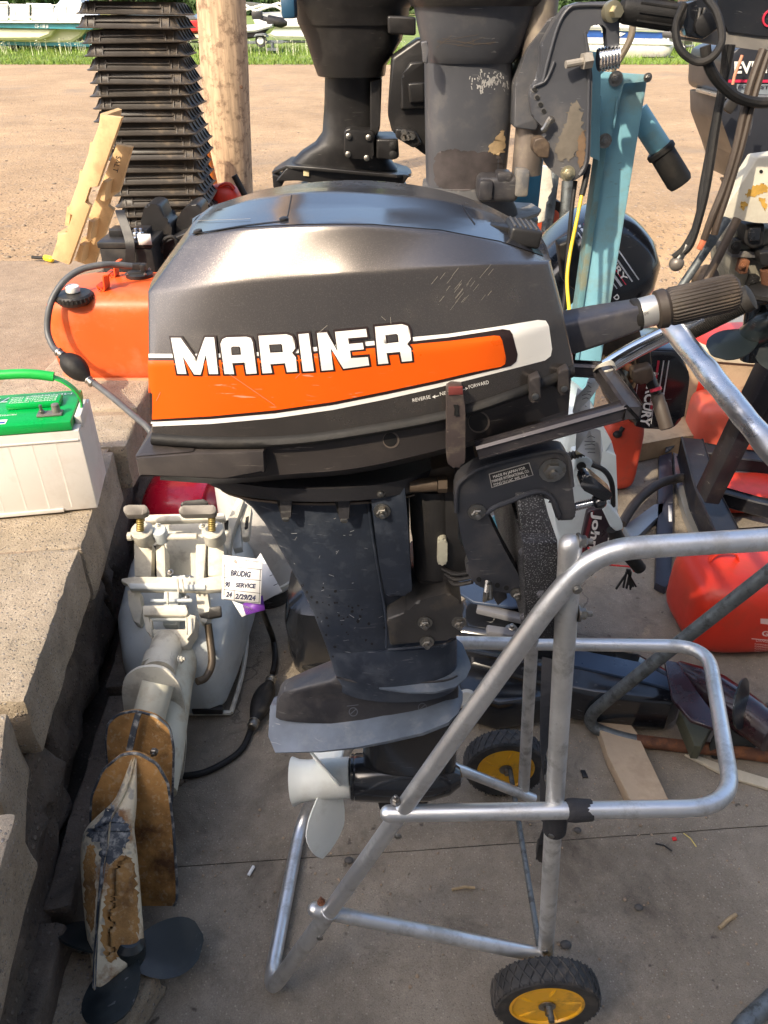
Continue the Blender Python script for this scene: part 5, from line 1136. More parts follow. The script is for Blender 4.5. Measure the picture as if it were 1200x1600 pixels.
BK = root('outboard_motor', 'glossy black outboard cowl standing on the floor left of the dark motor leg', 'outboard motor', G(495, 1080, 0))
cw = G(500, 1065, 0)
bm = NB(); loft(bm, [[Vector((cw.x+.02+rx*math.copysign(abs(math.cos(a/36*6.283))**.6, math.cos(a/36*6.283)), cw.y+.12+ry*math.copysign(abs(math.sin(a/36*6.283))**.6, math.sin(a/36*6.283)), z)) for a in range(36)] for (rx, ry, z) in ((.08, .11, .005), (.105, .13, .03), (.112, .14, .10), (.118, .15, .20), (.105, .14, .27), (.06, .09, .30), (.01, .02, .305))]); add('cowl', bm, black_gloss, BK)
bm = NB(); loft(bm, [[Vector((cw.x+.02+rx*math.cos(a/36*6.283), cw.y+.12+ry*math.sin(a/36*6.283), z)) for a in range(36)] for (rx, ry, z) in ((.118, .15, .055), (.121, .153, .06), (.121, .153, .072), (.118, .15, .078))]); add('seam', bm, black_rub, BK)
# black fuel line on the floor
FL = root('fuel_hose', 'black fuel line with black primer bulb lying on the concrete beside the white motor', 'fuel hose', G(408, 1100, 0))
bm = NB(); tube(bm, catmull([T(408, 950, 2.15), T(418, 975, 2.25), G(427, 1000, .012), G(430, 1030, .01), G(426, 1052, .012)], 7), .0085, 12); add('hose', bm, black_rub, FL)
bm = NB(); tube(bm, catmull([G(392, 1140, .012), G(378, 1170, .01), G(350, 1192, .01), G(315, 1208, .01), G(278, 1212, .01), G(250, 1205, .01)], 7), .0085, 12); add('hose', bm, black_rub, FL)
bulb(FL, G(422, 1066, .03), G(397, 1128, .03), .030)
# ================================================================== BACKGROUND: far boats
boat_white = M('boat_white', (.66, .65, .61), .35, 0, .05, .6); boat_cream = M('boat_cream', (.62, .58, .40), .35, 0, .06, .5); teal = M('boat_teal', (.03, .20, .25), .4); navy = M('boat_blue', (.02, .07, .25), .35)
def fp(name, pts, Y, th, mat, par, bev=.02, label=None):
    bm = NB(); prof(bm, pts, Y, th, bev, 1); return add(name, bm, mat, par, label)
def railing(par, pts, Y, r=.025, mat=None):
    bm = NB(); tube(bm, [W(x, y, Y) for x, y in pts], r, 6); return add('rail', bm, mat or boat_white, par)
def twheel(par, x, y, Y, rpx):
    c = W(x, y, Y); R = rpx*Y/1.2/1200; w = .2
    bm = NB(); lathe(bm, [(R*.6, 0), (R*.95, 0), (R, .04), (R, w), (R*.6, w)], c, (0, 1, 0), 20); t = add('wheel', bm, tyre_m, par)
    bm = NB(); lathe(bm, [(R*.6, -.01), (R*.45, -.03), (R*.1, -.01), (R*.1, .02), (R*.6, .02)], c, (0, 1, 0), 16); add('rim', bm, boat_white, t)
B1 = root('deck_boat', 'cream and white deck boat with a teal stripe on a teal trailer, far left', 'boat', W(60, 75, 27))
fp('hull', [(-60, 46), (135, 40), (133, 48), (125, 58), (112, 66), (60, 66), (-60, 62)], 26.5, 2.3, boat_cream, B1, .06)
fp('hull_chine', [(-60, 42), (75, 43), (84, 46), (78, 56), (62, 62), (-60, 63)], 26.2, .3, boat_cream, B1, .06)
fp('gunwale', [(-60, 35), (155, 36), (154, 45), (140, 46), (84, 45), (-60, 43)], 26.1, 2.6, teal, B1, .03)
fp('deck_edge', [(-60, 33.5), (156, 34.5), (156, 36.5), (-60, 36)], 26.0, 2.7, boat_white, B1, .02)
for x0, x1, y0 in ((-60, 12, 6), (15, 46, 6), (49, 84, 7), (87, 104, 9), (108, 127, 7)):
    fp('fence_panel', [(x0, y0), (x1, y0+.5), (x1, 33), (x0, 33)], 26.4, .06, boat_white, B1)
for pts in ([(-60, 4), (12, 4), (17, 12), (17, 33)], [(45, 33), (42, 6), (80, 7), (84, 33)], [(86, 33), (80, 8), (100, 9), (107, 33)], [(-60, 26), (84, 27)]): railing(B1, pts, 26.3)
fp('seat', [(88, 6), (126, 5), (128, 20), (88, 20)], 27.2, .8, boat_white, B1)
fp('helm', [(98, -4), (118, -14), (128, 6), (100, 8)], 27.6, .5, boat_white, B1)
decal_n = text_px('CG 1188 JB', (55, 43), (76, 43.5), 5)
tree_ = bvh_of([o for o in bpy.data.objects if o.name == 'gunwale']); decal('registration', decal_n, tree_, decal_white, B1, .03, 60)
TL1 = root('boat_trailer', 'teal boat trailer under the cream deck boat', 'boat trailer', W(60, 76, 27))
for y, Y in ((70, 26.6), (72, 28.6)):
    bm = NB(); bar(bm, W(-60, y-4, Y), W(158, y, Y), .08, .10); add('frame_rail', bm, teal, TL1)
for x in (132, 150):
    bm = NB(); bar(bm, W(x-2, 47, 26.8), W(x+(5 if x < 140 else 0), 71, 26.8), .12, .1); add('post', bm, teal, TL1)
twheel(TL1, 20, 72, 27.2, 6)
B2 = root('covered_boat', 'boat under a pale blue-grey tarpaulin behind the cream deck boat', 'boat', W(125, 60, 36))
bm = NB(); loft(bm, [[W(x0+(x1-x0)*k/9, y, 36+dy) + Vector((0, 0, 0)) for k, y in zip(range(10), yy)] + [W(x1, 62, 36+dy), W(x0, 62, 36+dy)] for (x0, x1, yy, dy) in ((75, 160, (30, 18, 6, -6, -12, -12, -4, 8, 20, 30), 0), (75, 160, (28, 14, 0, -14, -20, -20, -10, 4, 16, 28), 1.2), (75, 160, (30, 18, 6, -6, -12, -12, -4, 8, 20, 30), 2.4))]); add('tarpaulin', bm, M('tarp', (.42, .46, .58), .6, 0, .1, 1), B2)
bm = NB(); box(bm, W(118, 66, 37.2), (2.4, 1.6, .25), bev=.05); add('hull', bm, boat_white, B2)
B3 = root('speedboat', 'red and white speedboat showing between the black trays and the wooden pole', 'boat', W(300, 70, 28))
fp('hull', [(262, 34), (340, 30), (342, 45), (300, 52), (262, 50)], 27, 1.9, M('boat_red', (.42, .02, .02), .3), B3, .05)
fp('hull_bottom', [(262, 51), (300, 53), (338, 50), (330, 62), (262, 63)], 27.1, 1.7, boat_cream, B3, .05)
fp('windscreen', [(150, 30), (165, 24), (300, 22), (310, 31)], 27.6, .8, M('smoked_glass', (.10, .12, .13), .15), B3)
fp('trailer_rail', [(262, 64), (345, 63), (345, 67), (262, 68)], 27.3, .1, galv, B3)
B4 = root('bass_boat', 'white topped bass boat with black bottom and bow trolling motor right of the wooden pole', 'boat', W(400, 72, 26))
fp('hull_side', [(360, 41), (425, 38), (424, 43), (400, 50), (360, 52)], 25.5, 1.8, boat_white, B4, .04)
fp('hull_bottom', [(360, 51.5), (400, 49.5), (421, 44.5), (412, 54), (395, 60), (360, 64)], 25.6, 1.6, black_gloss, B4, .04)
bm = NB(); tube(bm, [W(398, 24, 26), W(412, 29, 26), W(424, 32, 26)], .06, 8); add('trolling_motor', bm, black_plas, B4)
bm = NB(); lathe(bm, [(.02, 0), (.13, .05), (.13, .45), (.05, .6)], W(416, 31, 26), (1, 0, -.15), 12); add('motor_pod', bm, black_plas, B4)
bm = NB(); box(bm, W(402, 24, 26), (.3, .2, .2), bev=.03); add('motor_bracket', bm, black_plas, B4)
TL2 = root('boat_trailer', 'galvanised boat trailer with a spoked wheel under the black-bottomed bass boat', 'boat trailer', W(407, 76, 25.6))
fp('frame_rail', [(340, 66), (440, 63), (450, 66), (440, 68), (340, 70)], 25.4, .12, galv, TL2); fp('frame_rail', [(340, 66), (440, 63), (450, 66), (440, 68), (340, 70)], 27, .12, galv, TL2)
twheel(TL2, 407, 64, 25.3, 9); fp('fender', [(396, 58), (399, 53), (414, 52), (418, 58), (415, 58), (412, 54.5), (401, 55), (399, 58)], 25.2, .3, galv, TL2)
bm = NB(); tube(bm, [W(425, 66, 25.4), W(426, 76, 25.4)], .05, 8); box(bm, W(426, 77, 25.4), (.3, .3, .06)); add('jack', bm, galv, TL2)
B5 = root('cruiser_boat', 'large white cabin boat behind the bass boat, left of the dark outboards', 'boat', W(450, 66, 34))
fp('hull', [(395, 30), (520, 28), (520, 62), (430, 60), (402, 48)], 33, 2.6, boat_white, B5, .08); fp('rub_rail', [(400, 41), (520, 40), (520, 43), (402, 44)], 32.9, 2.8, M('rub_rail', (.3, .28, .22), .5), B5)
fp('cabin', [(400, 20), (440, 18), (520, 18), (520, 30), (396, 31)], 33.4, 2, boat_white, B5, .06)
for p in ([(375, 18), (410, 8), (430, 9), (450, 20)], [(395, 19), (435, 5), (470, 18)], [(378, 5), (400, 18)]): railing(B5, p, 33.2, .05)
fp('canvas_top', [(375, 8), (385, 3), (410, 6), (425, 12), (400, 14)], 33.6, 1.6, M('canvas', (.10, .10, .09), .7), B5)
fp('trailer_rail', [(400, 63), (520, 64), (520, 67), (400, 67)], 33.2, .12, galv, B5)
B6 = root('utility_pole', 'thin pale utility pole far behind the white cabin boat', 'pole', W(442, 40, 40)); bm = NB(); tube(bm, [W(442, 40, 40), W(441, -60, 40)], .10, 8); add('shaft', bm, M('far_pole', (.40, .33, .25), .8), B6)
B7 = root('pontoon_boat', 'white and blue pontoon boat with twin tubes parked at the right of the lot', 'boat', W(990, 88, 24))
bm = NB()
for dY in (0, 1.7):
    a = W(925, 78, 23.4+dY); b = W(1030, 80, 23.4+dY); c = W(1052, 70, 23.4+dY); tube(bm, [a+Vector((-2, 0, 0)), a, b, b.lerp(c, .5), c], .3, 16, radii=[.30, .30, .30, .24, .06])
add('pontoon_tubes', bm, M('pontoon', (.62, .58, .50), .3, .3), B7)
fp('deck', [(900, 64), (1052, 67), (1052, 71), (900, 69)], 23.1, 2.4, boat_white, B7)
fp('fence_panel', [(900, 46), (1036, 51), (1036, 64), (900, 62)], 23.3, .05, navy, B7); fp('fence_stripe', [(940, 47), (978, 52), (970, 57), (940, 51)], 23.27, .02, boat_white, B7)
fp('fence_top', [(900, 41), (1042, 45), (1042, 50), (900, 46)], 23.25, .12, boat_white, B7); fp('seats', [(930, 42), (1040, 46), (1040, 40), (960, 34), (930, 34)], 23.9, 1.2, boat_white, B7)
railing(B7, [(900, 40), (1044, 44)], 23.2); railing(B7, [(1044, 44), (1044, 66)], 23.2); railing(B7, [(985, 52), (985, 63)], 23.2)
fp('console', [(1020, 34), (1026, 33), (1030, 44), (1020, 44)], 24, .4, M('console_red', (.4, .2, .16), .5), B7)
bm = NB(); box(bm, W(1012, 90, 24), (.8, 2, .12)); lathe(bm, [(.13, 0), (.13, .1)], W(1022, 90, 23.5), (0, 1, 0), 12); add('bunk', bm, black_plas, B7)
B8 = root('boat_trailer', 'grey loaded boat trailer right of the blue pontoon boat', 'boat trailer', W(1060, 80, 26)); fp('frame_rail', [(1046, 72), (1085, 70), (1085, 74), (1046, 76)], 25.6, .1, galv, B8); fp('load', [(1050, 48), (1085, 46), (1085, 70), (1052, 70)], 26, 1.5, M('load_grey', (.20, .20, .18), .7, 0, .4, 3), B8, .1); twheel(B8, 1066, 76, 25.5, 7)
bm = NB(); prof(bm, [(163, 80), (170, 80), (170, 86), (163, 86)], 22, .2, .01); add('concrete_block', bm, M('block_pale', (.55, .5, .45), .8), None, 'small pale block on the grass beside the tray stack', 'block')
# ------------------------------------------------------------------ wooden pole
PB = G(361, 316, LOT); pr = 33*W(361, 316, PB.y).length/1200*0+.147
PO = root('wooden_pole', 'thick weathered round wooden utility pole with cracked grain behind the motors', 'pole', PB)
top = W(345, 0, PB.y+.02); dr = (top-PB).normalized(); rings = []
for i in range(60):
    p = PB+dr*(i/59*3.2)+Vector((0, 0, -.03)); r = pr*(1-.03*i/59)
    rings.append([p+Vector((math.cos(2*math.pi*k/96)*r*(1+.018*noise.noise(Vector((math.cos(2*math.pi*k/96)*9, math.sin(2*math.pi*k/96)*9, i*.10)))-.02*max(0, noise.noise(Vector((math.cos(2*math.pi*k/96)*22, math.sin(2*math.pi*k/96)*22, i*.05)))-.25)*3), math.sin(2*math.pi*k/96)*r*(1+.012*noise.noise(Vector((math.cos(2*math.pi*k/96)*16, math.sin(2*math.pi*k/96)*16, i*.06)))), 0)) for k in range(96)])
bm = NB(); loft(bm, rings); add('shaft', bm, wood_pole, PO, smooth=60)
bm = NB(); h = W(377, 136, PB.y-.147); lathe(bm, [(.012, 0), (.010, .004), (.003, .005)], h, (0, -1, 0), 10); add('knot', bm, M('knot', (.08, .04, .02), .8), PO)
# ------------------------------------------------------------------ stack of trays
tray_m = M('tray_plastic', (.045, .039, .034), .5, 0, .25, 7, .25, 120, dirt=(.20, .145, .085), damt=.35, ds=7, scr=(.25, .22, .18), samt=.3)
def tray(z, cx, cy, rz, plain=False, first=None):
    lab = None
    t = root('tray', '', 'tray', (cx, cy, z), 'black plastic trays stacked upside down'); t.rotation_euler = (0, 0, rz)
    if first is not None and not plain:
        for ch in [c for c in bpy.data.objects if c.parent == first]: c = ch.copy(); COL.objects.link(c); c.parent = t
        return t
    hx, hy = .222, .19; H = .052 if not plain else .085
    def rg(z, f, r=.03):
        out = []; 
        for (sx, sy) in ((1, 1), (-1, 1), (-1, -1), (1, -1)):
            for k in range(4):
                a0 = {(1, 1): 0, (-1, 1): 90, (-1, -1): 180, (1, -1): 270}[(sx, sy)]; a = math.radians(a0+30*k)
                out.append(Vector((sx*(hx+f-r)+r*math.cos(a), sy*(hy+f-r)+r*math.sin(a), z)))
        return out
    saved = COL
    bm = NB(); R3 = [rg(0, .022), rg(.004, .024), rg(.006, .018), rg(.012, .005), rg(.024, -.004), rg(H-.006, -.012), rg(H, -.016), rg(H, -.03)]
    loft(bm, R3); me = bm
    def local(name, bm):
        o = add(name, bm, tray_m, None, smooth=30); o.parent = t; return o
    local('shell', bm)
    if not plain:
        bm = NB()
        for sy in (-1,):
            for x in (-.19, -.155, .155, .19): prism(bm, [(x, sy*(hy+.016), .005), (x, sy*(hy-.008), .044), (x, sy*(hy-.03), .044), (x, sy*(hy-.03), .005)], Vector((.004, 0, 0)))
            box(bm, (0, sy*(hy-.002), .03), (.30, .012, .006), bev=.001)
            for x in (-.15, .15): box(bm, (x, sy*(hy-.004), .026), (.006, .010, .034))
        for sx in (-1, 1):
            for y in (-.16, -.08, 0, .08, .16): prism(bm, [(sx*(hx+.018), y, .005), (sx*(hx-.008), y, .046), (sx*(hx-.03), y, .046), (sx*(hx-.03), y, .005)], Vector((0, .004, 0)))
        local('ribs', bm)['kind'] = 'stuff'
    return t
random.seed(21); z = LOT+.01; k = 0; first = None; zs = []
ord_ = ['lowest', 'second', 'third', 'fourth', 'fifth', 'sixth', 'seventh', 'eighth', 'ninth', 'tenth', 'eleventh', 'twelfth', 'thirteenth', 'fourteenth', 'fifteenth', 'sixteenth', 'seventeenth', 'eighteenth', 'nineteenth', 'twentieth', 'twenty-first', 'twenty-second', 'twenty-third', 'twenty-fourth']
sc0 = G(262, 392, LOT)+Vector((0, .20, 0)); ztop = W(225, -30, sc0.y).z
while z < ztop and k < 24:
    plain = abs(z-W(225, 100, sc0.y-.18).z) < .027
    lean = (z-LOT)
    t = tray(z, sc0.x-.004*lean/1.0-.03*lean+random.uniform(-.012, .012), sc0.y+random.uniform(-.01, .01), random.uniform(-.06, .06)+.04, plain, first)
    if first is None and not plain: first = t
    t['label'] = ('plain deep black tray without ribs in the upper part of the tall stack' if plain else ord_[k]+' ribbed black plastic tray from the bottom of the tall stack'); zs.append(t); t.rotation_euler.x = random.uniform(-.012, .012); t.rotation_euler.y = random.uniform(-.014, .014)
    z += .085 if plain else random.choice((.051, .055, .055, .058, .061)); k += 1
zs[-1]['label'] = 'topmost black plastic tray of the tall stack, cut by the picture edge'
# ------------------------------------------------------------------ pallet, battery and oddments round the stack
PAL = root('pallet', 'pale notched wooden pallet stood on edge, leaning on the tray stack, stencilled SALT', 'pallet', G(130, 412, LOT))
YP = 3.62
S1 = [(160, 180), (190, 184), (152, 292), (140, 292), (132, 316), (141, 322), (108, 414), (80, 404), (93, 366), (104, 366), (114, 336), (105, 332)]
S2 = [(182, 226), (206, 230), (186, 300), (174, 300), (168, 322), (177, 328), (146, 418), (116, 407), (128, 372), (138, 372), (147, 344), (138, 340)]
bm = NB(); prof(bm, S1, YP, .036, .002); add('stringer', bm, wood_fresh, PAL)
bm = NB(); prof(bm, S2, YP+.12, .036, .002); s2 = add('stringer', bm, wood_fresh, PAL)
decal('stencil', text_px('SALT', (182, 243), (176, 268), 8), bvh_of([s2]), ink, PAL, .001, 40)
for (x, y) in ((156, 196), (140, 240), (124, 284), (104, 340), (90, 380), (160, 300), (138, 362), (124, 398)):
    bm = NB(); a = W(x, y, YP+.02); bar(bm, a+Vector((0, .018, 0)), a+Vector((0.01, .24, 0)), .018, .085, up=Vector((.36, 0, 1))); add('deck_board', bm, wood_fresh, PAL)
BB = root('battery', 'black car battery with carry strap on top behind the orange tank', 'battery', G(200, 436, LOT))
c0 = W(163, 430, 3.05); c1_ = W(243, 425, 3.05); c1_.z = c0.z = LOT; w_ = c1_.x-c0.x; zt_ = W(163, 388, 3.05).z
bm = NB(); box(bm, ((c0.x+c1_.x)/2, 3.14, (LOT+zt_)/2), (w_, .18, zt_-LOT), bev=.006); add('case', bm, black_plas, BB)
bm = NB(); box(bm, ((c0.x+c1_.x)/2, 3.14, zt_+.012), (w_*1.04, .19, .024), bev=.005); box(bm, (c0.x+w_*.25, 3.17, zt_+.035), (.06, .08, .03), bev=.004); box(bm, (c0.x+w_*.7, 3.17, zt_+.035), (.06, .08, .03), bev=.004); add('lid', bm, black_plas, BB)
bm = NB(); ribbon(bm, [W(202, 418, 3.02), W(204, 385, 3.02), W(198, 360, 3.05), W(190, 338, 3.08), W(187, 330, 3.10)], .035, (1, 0, 0), .006); add('carry_strap', bm, black_plas, BB)
for x in (214, 222): bm = NB(); bolt(bm, W(x, 372, 3.1), (0, 0, 1), .012, .02); add('terminal', bm, chrome, BB)
bm = NB(); box(bm, W(226, 374, 3.03), (.05, .003, .04)); add('label', bm, decal_white, BB, smooth=None)
SE = root('plastic_box', 'black moulded plastic box with two upright humps beside the tray stack', 'plastic box', G(270, 415, LOT))
for pts, Y in (([(222, 400), (220, 345), (226, 322), (232, 318), (250, 320), (258, 345), (268, 350), (270, 400)], 3.25), ([(268, 400), (276, 345), (284, 328), (302, 317), (314, 322), (316, 345), (306, 400)], 3.3), ([(220, 395), (318, 350), (330, 430), (225, 440)], 3.2)):
    bm = NB(); prof(bm, rpoly(pts, 6), Y, .14, .012, 3); add('body', bm, black_plas, SE)
bm = NB(); tube(bm, catmull([W(252, 395, 3.18), W(256, 376, 3.18), (W(268, 370, 3.18)), W(276, 378, 3.18), W(278, 400, 3.18)], 5), .008, 10); add('handle', bm, black_rub, SE)
GC = root('gas_can', 'small red plastic gas can with black spout at the foot of the wooden pole', 'gas can', G(350, 330, LOT))
bm = NB(); ellip(bm, W(350, 316, 4.7), (.10, .09, .10), 28, 16, p=.7); add('body', bm, red_tank, GC)
bm = NB(); tube(bm, [W(366, 274, 4.65), W(384, 308, 4.65)], .018, 12); add('spout', bm, black_rub, GC)
bm = NB(); tube(bm, catmull([W(338, 300, 4.65), W(346, 290, 4.65), W(358, 288, 4.65), W(366, 296, 4.65)], 4), .012, 8); add('handle', bm, red_tank, GC)
SD = root('screwdriver', 'screwdriver with yellow handle lying beside the pallet foot', 'screwdriver', G(72, 404, LOT))
bm = NB(); tube(bm, [G(80, 405, LOT+.02), G(72, 403, LOT+.02)], .016, 12, dome=True); add('handle', bm, M('yellow_handle', (.8, .6, .02), .4), SD)
bm = NB(); tube(bm, [G(72, 403, LOT+.02), G(50, 402, LOT+.02)], .008, 8); add('shank', bm, black_rub, SD)
OC = root('marker_cone', 'orange edge of a traffic cone showing between the tray stack and the pole', 'traffic cone', W(318, 240, 5.0)); bm = NB(); lathe(bm, [(.10, 0), (.10, .01), (.07, .02), (.02, .42), (.0, .43)], Vector((W(316, 190, 5.2).x, 5.2, LOT)), (0, 0, 1), 20); add('cone', bm, M('cone_orange', (.8, .2, .01), .5), OC)
# ------------------------------------------------------------------ the tall motors hung behind
def prf_(name, pts, Y, th, mat, par, bev=.006, r=4, label=None):
    bm = NB(); prof(bm, rpoly(pts, r, 2), Y, th, bev, 3); return add(name, bm, mat, par, label)
MB_ = root('outboard_motor', 'tall black outboard with a four-screw cover plate on its leg behind the cowl', 'outboard motor', W(560, 330, 2.1))
blk = M('satin_black', (.017, .016, .016), .36, .1, .3, 5, .1, 100, dirt=(.05, .045, .042), damt=.35, ds=5, scr=(.3, .28, .26), samt=.3)
def foilY(name, rows, Yc, mat, par, e=.6, seg=32):
    bm = NB(); foil(bm, rows, Yc, e, seg); return add(name, bm, mat, par)
foilY('cowl_base', [(-60, 440, 690, .16), (-5, 452, 660, .16), (12, 462, 640, .15), (38, 468, 636, .14)], 2.15, blk, MB_, .5)
foilY('cowl_skirt', [(38, 469, 634, .135), (62, 480, 628, .13), (100, 492, 604, .12), (116, 498, 602, .115), (117, 500, 600, .1)], 2.15, blk, MB_, .5)
prf_('side_pad', [(605, 24), (650, 26), (650, 56), (606, 53)], 2.0, .05, blk, MB_, .006)
foilY('leg', [(116, 508, 597, .07), (160, 507, 594, .065), (205, 504, 590, .06), (222, 492, 592, .062), (236, 470, 600, .06), (250, 457, 612, .055), (262, 448, 622, .055)], 2.15, blk, MB_, .55)
prf_('leg_column', [(578, 125), (597, 122), (594, 200), (588, 215), (578, 205)], 2.07, .1, blk, MB_, .01)
prf_('cover_plate', [(538, 204), (544, 200), (580, 203), (585, 208), (584, 246), (580, 252), (544, 247), (537, 243)], 2.055, .06, blk, MB_, .006)
for (x, y) in ((545, 213), (576, 215), (544, 241), (573, 247)): bm = NB(); lathe(bm, [(.007, 0), (.007, .003), (.004, .005)], W(x, y, 2.053), (0, -1, 0), 12); add('bolt', bm, steel, MB_)
prf_('mount_block', [(588, 217), (622, 217), (624, 246), (617, 250), (587, 249)], 2.06, .14, blk, MB_, .006)
for (x, y) in ((614, 228), (614, 242)): bm = NB(); lathe(bm, [(.01, 0), (.01, .003), (.005, .005)], W(x, y, 2.058), (0, -1, 0), 12); add('bolt', bm, black_rub, MB_)
bm = NB(); top_ = [(425, 268, 2.12), (447, 258, 2.08), (500, 262, 2.06), (560, 268, 2.055), (620, 273, 2.06), (640, 272, 2.10), (643, 268, 2.15)]
a_ = [W(*p) for p in top_]; prism(bm, a_+[mir(p, 2.15) for p in a_[::-1]], Vector((0, 0, -.008)), .002); add('splash_plate', bm, blk, MB_)
prf_('upper_gearcase', [(448, 262), (474, 263), (640, 274), (628, 292), (520, 291), (466, 282), (430, 284)], 2.08, .14, blk, MB_, .01)
prf_('plate_tip', [(425, 272), (446, 278), (440, 292), (427, 294)], 2.10, .06, blk, MB_, .003, 2)
prf_('tab', [(474, 263), (483, 264), (483, 276), (474, 275)], 2.075, .01, M('tab_yellow', (.55, .48, .28), .6), MB_, .001, 1)
foilY('gearcase', [(286, 470, 635, .05), (330, 480, 630, .05), (360, 490, 630, .06)], 2.15, blk, MB_)
foilY('gearcase_strut', [(355, 500, 628, .03), (400, 506, 625, .028), (430, 512, 620, .03)], 2.15, blk, MB_)
bm = NB(); a = W(478, 425, 2.15); b = W(650, 425, 2.15); L = (b-a).length; lathe(bm, [(.05, 0), (.06, .02), (.066, L*.5), (.055, L*.8), (.01, L)], a, b-a, 24); add('torpedo', bm, blk, MB_)
prf_('skeg', [(500, 435), (600, 440), (570, 500), (530, 500)], 2.14, .016, blk, MB_)
bm = NB(); lathe(bm, [(.045, 0), (.05, -.10), (.05, -.11), (.03, -.112)], a, b-a, 20); add('prop_hub', bm, prop_blk, MB_)
for k in range(3): bm = NB(); blade(bm, a-Vector((.06, 0, 0)), Vector((1, 0, 0)), math.radians(30+120*k), .16, .045, .06, math.radians(35), Vector((0, -1, 0)), Vector((0, 0, -1)), th=.004); add('blade', bm, prop_blk, MB_)
prf_('swivel_plate', [(612, 90), (655, 60), (700, 70), (700, 230), (665, 244), (655, 235), (612, 205), (606, 180)], 1.98, .12, blk, MB_, .012)
prf_('trim_cover', [(628, 118), (640, 98), (664, 95), (664, 170), (626, 172)], 1.965, .03, blk, MB_, .008)
prf_('trim_lid', [(637, 130), (664, 128), (664, 160), (640, 162)], 1.955, .02, blk, MB_, .005)
prf_('tilt_plate', [(618, 200), (650, 205), (660, 225), (646, 232), (618, 215)], 1.95, .03, blk, MB_, .005)
for (x, y) in ((632, 207), (637, 214), (644, 213), (631, 215)): bm = NB(); lathe(bm, [(.008, 0), (.007, .006)], W(x, y, 1.948), (0, -1, 0), 10); add('rivet', bm, steel, MB_)
bm = NB(); a = W(452, 12, 2.0); box(bm, a, (.03, .06, .04), bev=.006); add('latch', bm, M('latch_blue', (.02, .07, .13), .4), MB_)
# motor C : grey leg
MCC = root('outboard_motor', 'large dull grey outboard leg hung nose down beside the light blue stand', 'outboard motor', W(720, 340, 1.7))
gry = M('worn_grey_paint', (.085, .088, .10), .42, .25, .2, 5, .12, 100, dirt=(.20, .18, .16), damt=.4, ds=5, scr=(.5, .48, .45), samt=.5)
gdirty = M('worn_grey_dirty', (.10, .10, .105), .6, .1, .3, 8, .3, 100, dirt=(.32, .28, .22), damt=.6, ds=9)
YC = 1.80
foilY('cowl_base', [(-70, 625, 870, .17), (-5, 636, 850, .16), (10, 642, 838, .15)], YC, blk, MCC, .5)
foilY('cowl_skirt', [(10, 646, 835, .14), (40, 652, 826, .13), (84, 662, 806, .115), (95, 664, 798, .105)], YC, gry, MCC, .45)
foilY('leg', [(95, 663, 797, .10), (180, 664, 796, .095), (250, 665, 790, .085), (285, 666, 786, .08), (300, 662, 786, .078)], YC, gry, MCC, .45)
foilY('leg_foot', [(285, 661, 788, .082), (300, 659, 795, .084), (320, 660, 805, .086), (345, 664, 810, .086)], YC, gdirty, MCC, .5)
droop = [(664, 338, 1.78), (700, 345, 1.73), (760, 346, 1.715), (820, 340, 1.72), (842, 332, 1.75), (846, 326, YC)]
bm = NB(); a_ = [W(*p) for p in droop]; prism(bm, a_+[mir(p, YC) for p in a_[::-1]], Vector((0, 0, -.008)), .002); add('splash_plate', bm, M('bare_plate', (.34, .31, .27), .55, .3, .2, 12, dirt=(.16, .14, .12), damt=.5, ds=15), MCC)
foilY('gearcase', [(340, 672, 840, .06), (370, 680, 835, .06), (420, 690, 820, .05)], YC, gry, MCC)
foilY('gearcase_strut', [(415, 695, 822, .035), (470, 702, 815, .03), (500, 706, 812, .032)], YC, gry, MCC)
bm = NB(); a = W(660, 505, YC); b = W(860, 505, YC); L = (b-a).length; lathe(bm, [(.055, 0), (.065, .02), (.07, L*.5), (.058, L*.8), (.01, L)], a, b-a, 24); add('torpedo', bm, gry, MCC)
prf_('skeg', [(690, 520), (800, 520), (770, 585), (725, 585)], YC-.008, .016, gry, MCC)
prf_('hinge_clip', [(658, 66), (668, 64), (670, 78), (668, 100), (661, 98), (660, 80)], 1.66, .03, gry, MCC, .002, 2)
TRC = bvh_of([o for o in bpy.data.objects if o.parent == MCC and o.name.startswith(('leg', 'cowl_skirt'))])
random.seed(4); worn = M('bare_alloy', (.50, .49, .47), .6, .3)
for i in range(150):
    x = random.gauss(760, 13); y = random.gauss(124, 8); line_decal('scuff', [(x, y), (x+random.uniform(-2, 2), y+random.uniform(1, 7))], random.uniform(.6, 2.2), worn, TRC, .0008, MCC) if i < 90 else line_decal('scuff', [(random.uniform(680, 775), random.gauss(64, 6)), (random.uniform(680, 775), random.gauss(64, 6))], .5, M('scuff_brown', (.13, .10, .075), .6), TRC, .0008, MCC) if i < 100 else None
decal('rust_stain', fill2d([blot([(786, 205), (787, 238), (770, 240), (763, 232), (775, 215)], 2)]), TRC, M('yellow_stain', (.50, .36, .20), .7, 0, .3, 30), MCC, .001, 10)
decal('stain', fill2d([blot([(683, 240), (720, 236), (782, 244), (780, 290), (720, 296), (683, 288)], 2)]), TRC, M('brown_stain', (.06, .05, .05), .6, 0, .4, 20), MCC, .0008, 12)
bm = NB(); box(bm, W(776, 292, 1.70), (.084, .07, .05), bev=.012, seg=3); box(bm, W(757, 294, 1.685), (.03, .06, .04), bev=.008); box(bm, W(786, 275, 1.69), (.03, .05, .02), bev=.005); add('pump_body', bm, motor_dark, MCC)
bm = NB(); box(bm, W(814, 284, 1.68), (.026, .05, .05), bev=.005); add('pump_fitting', bm, gdirty, MCC)
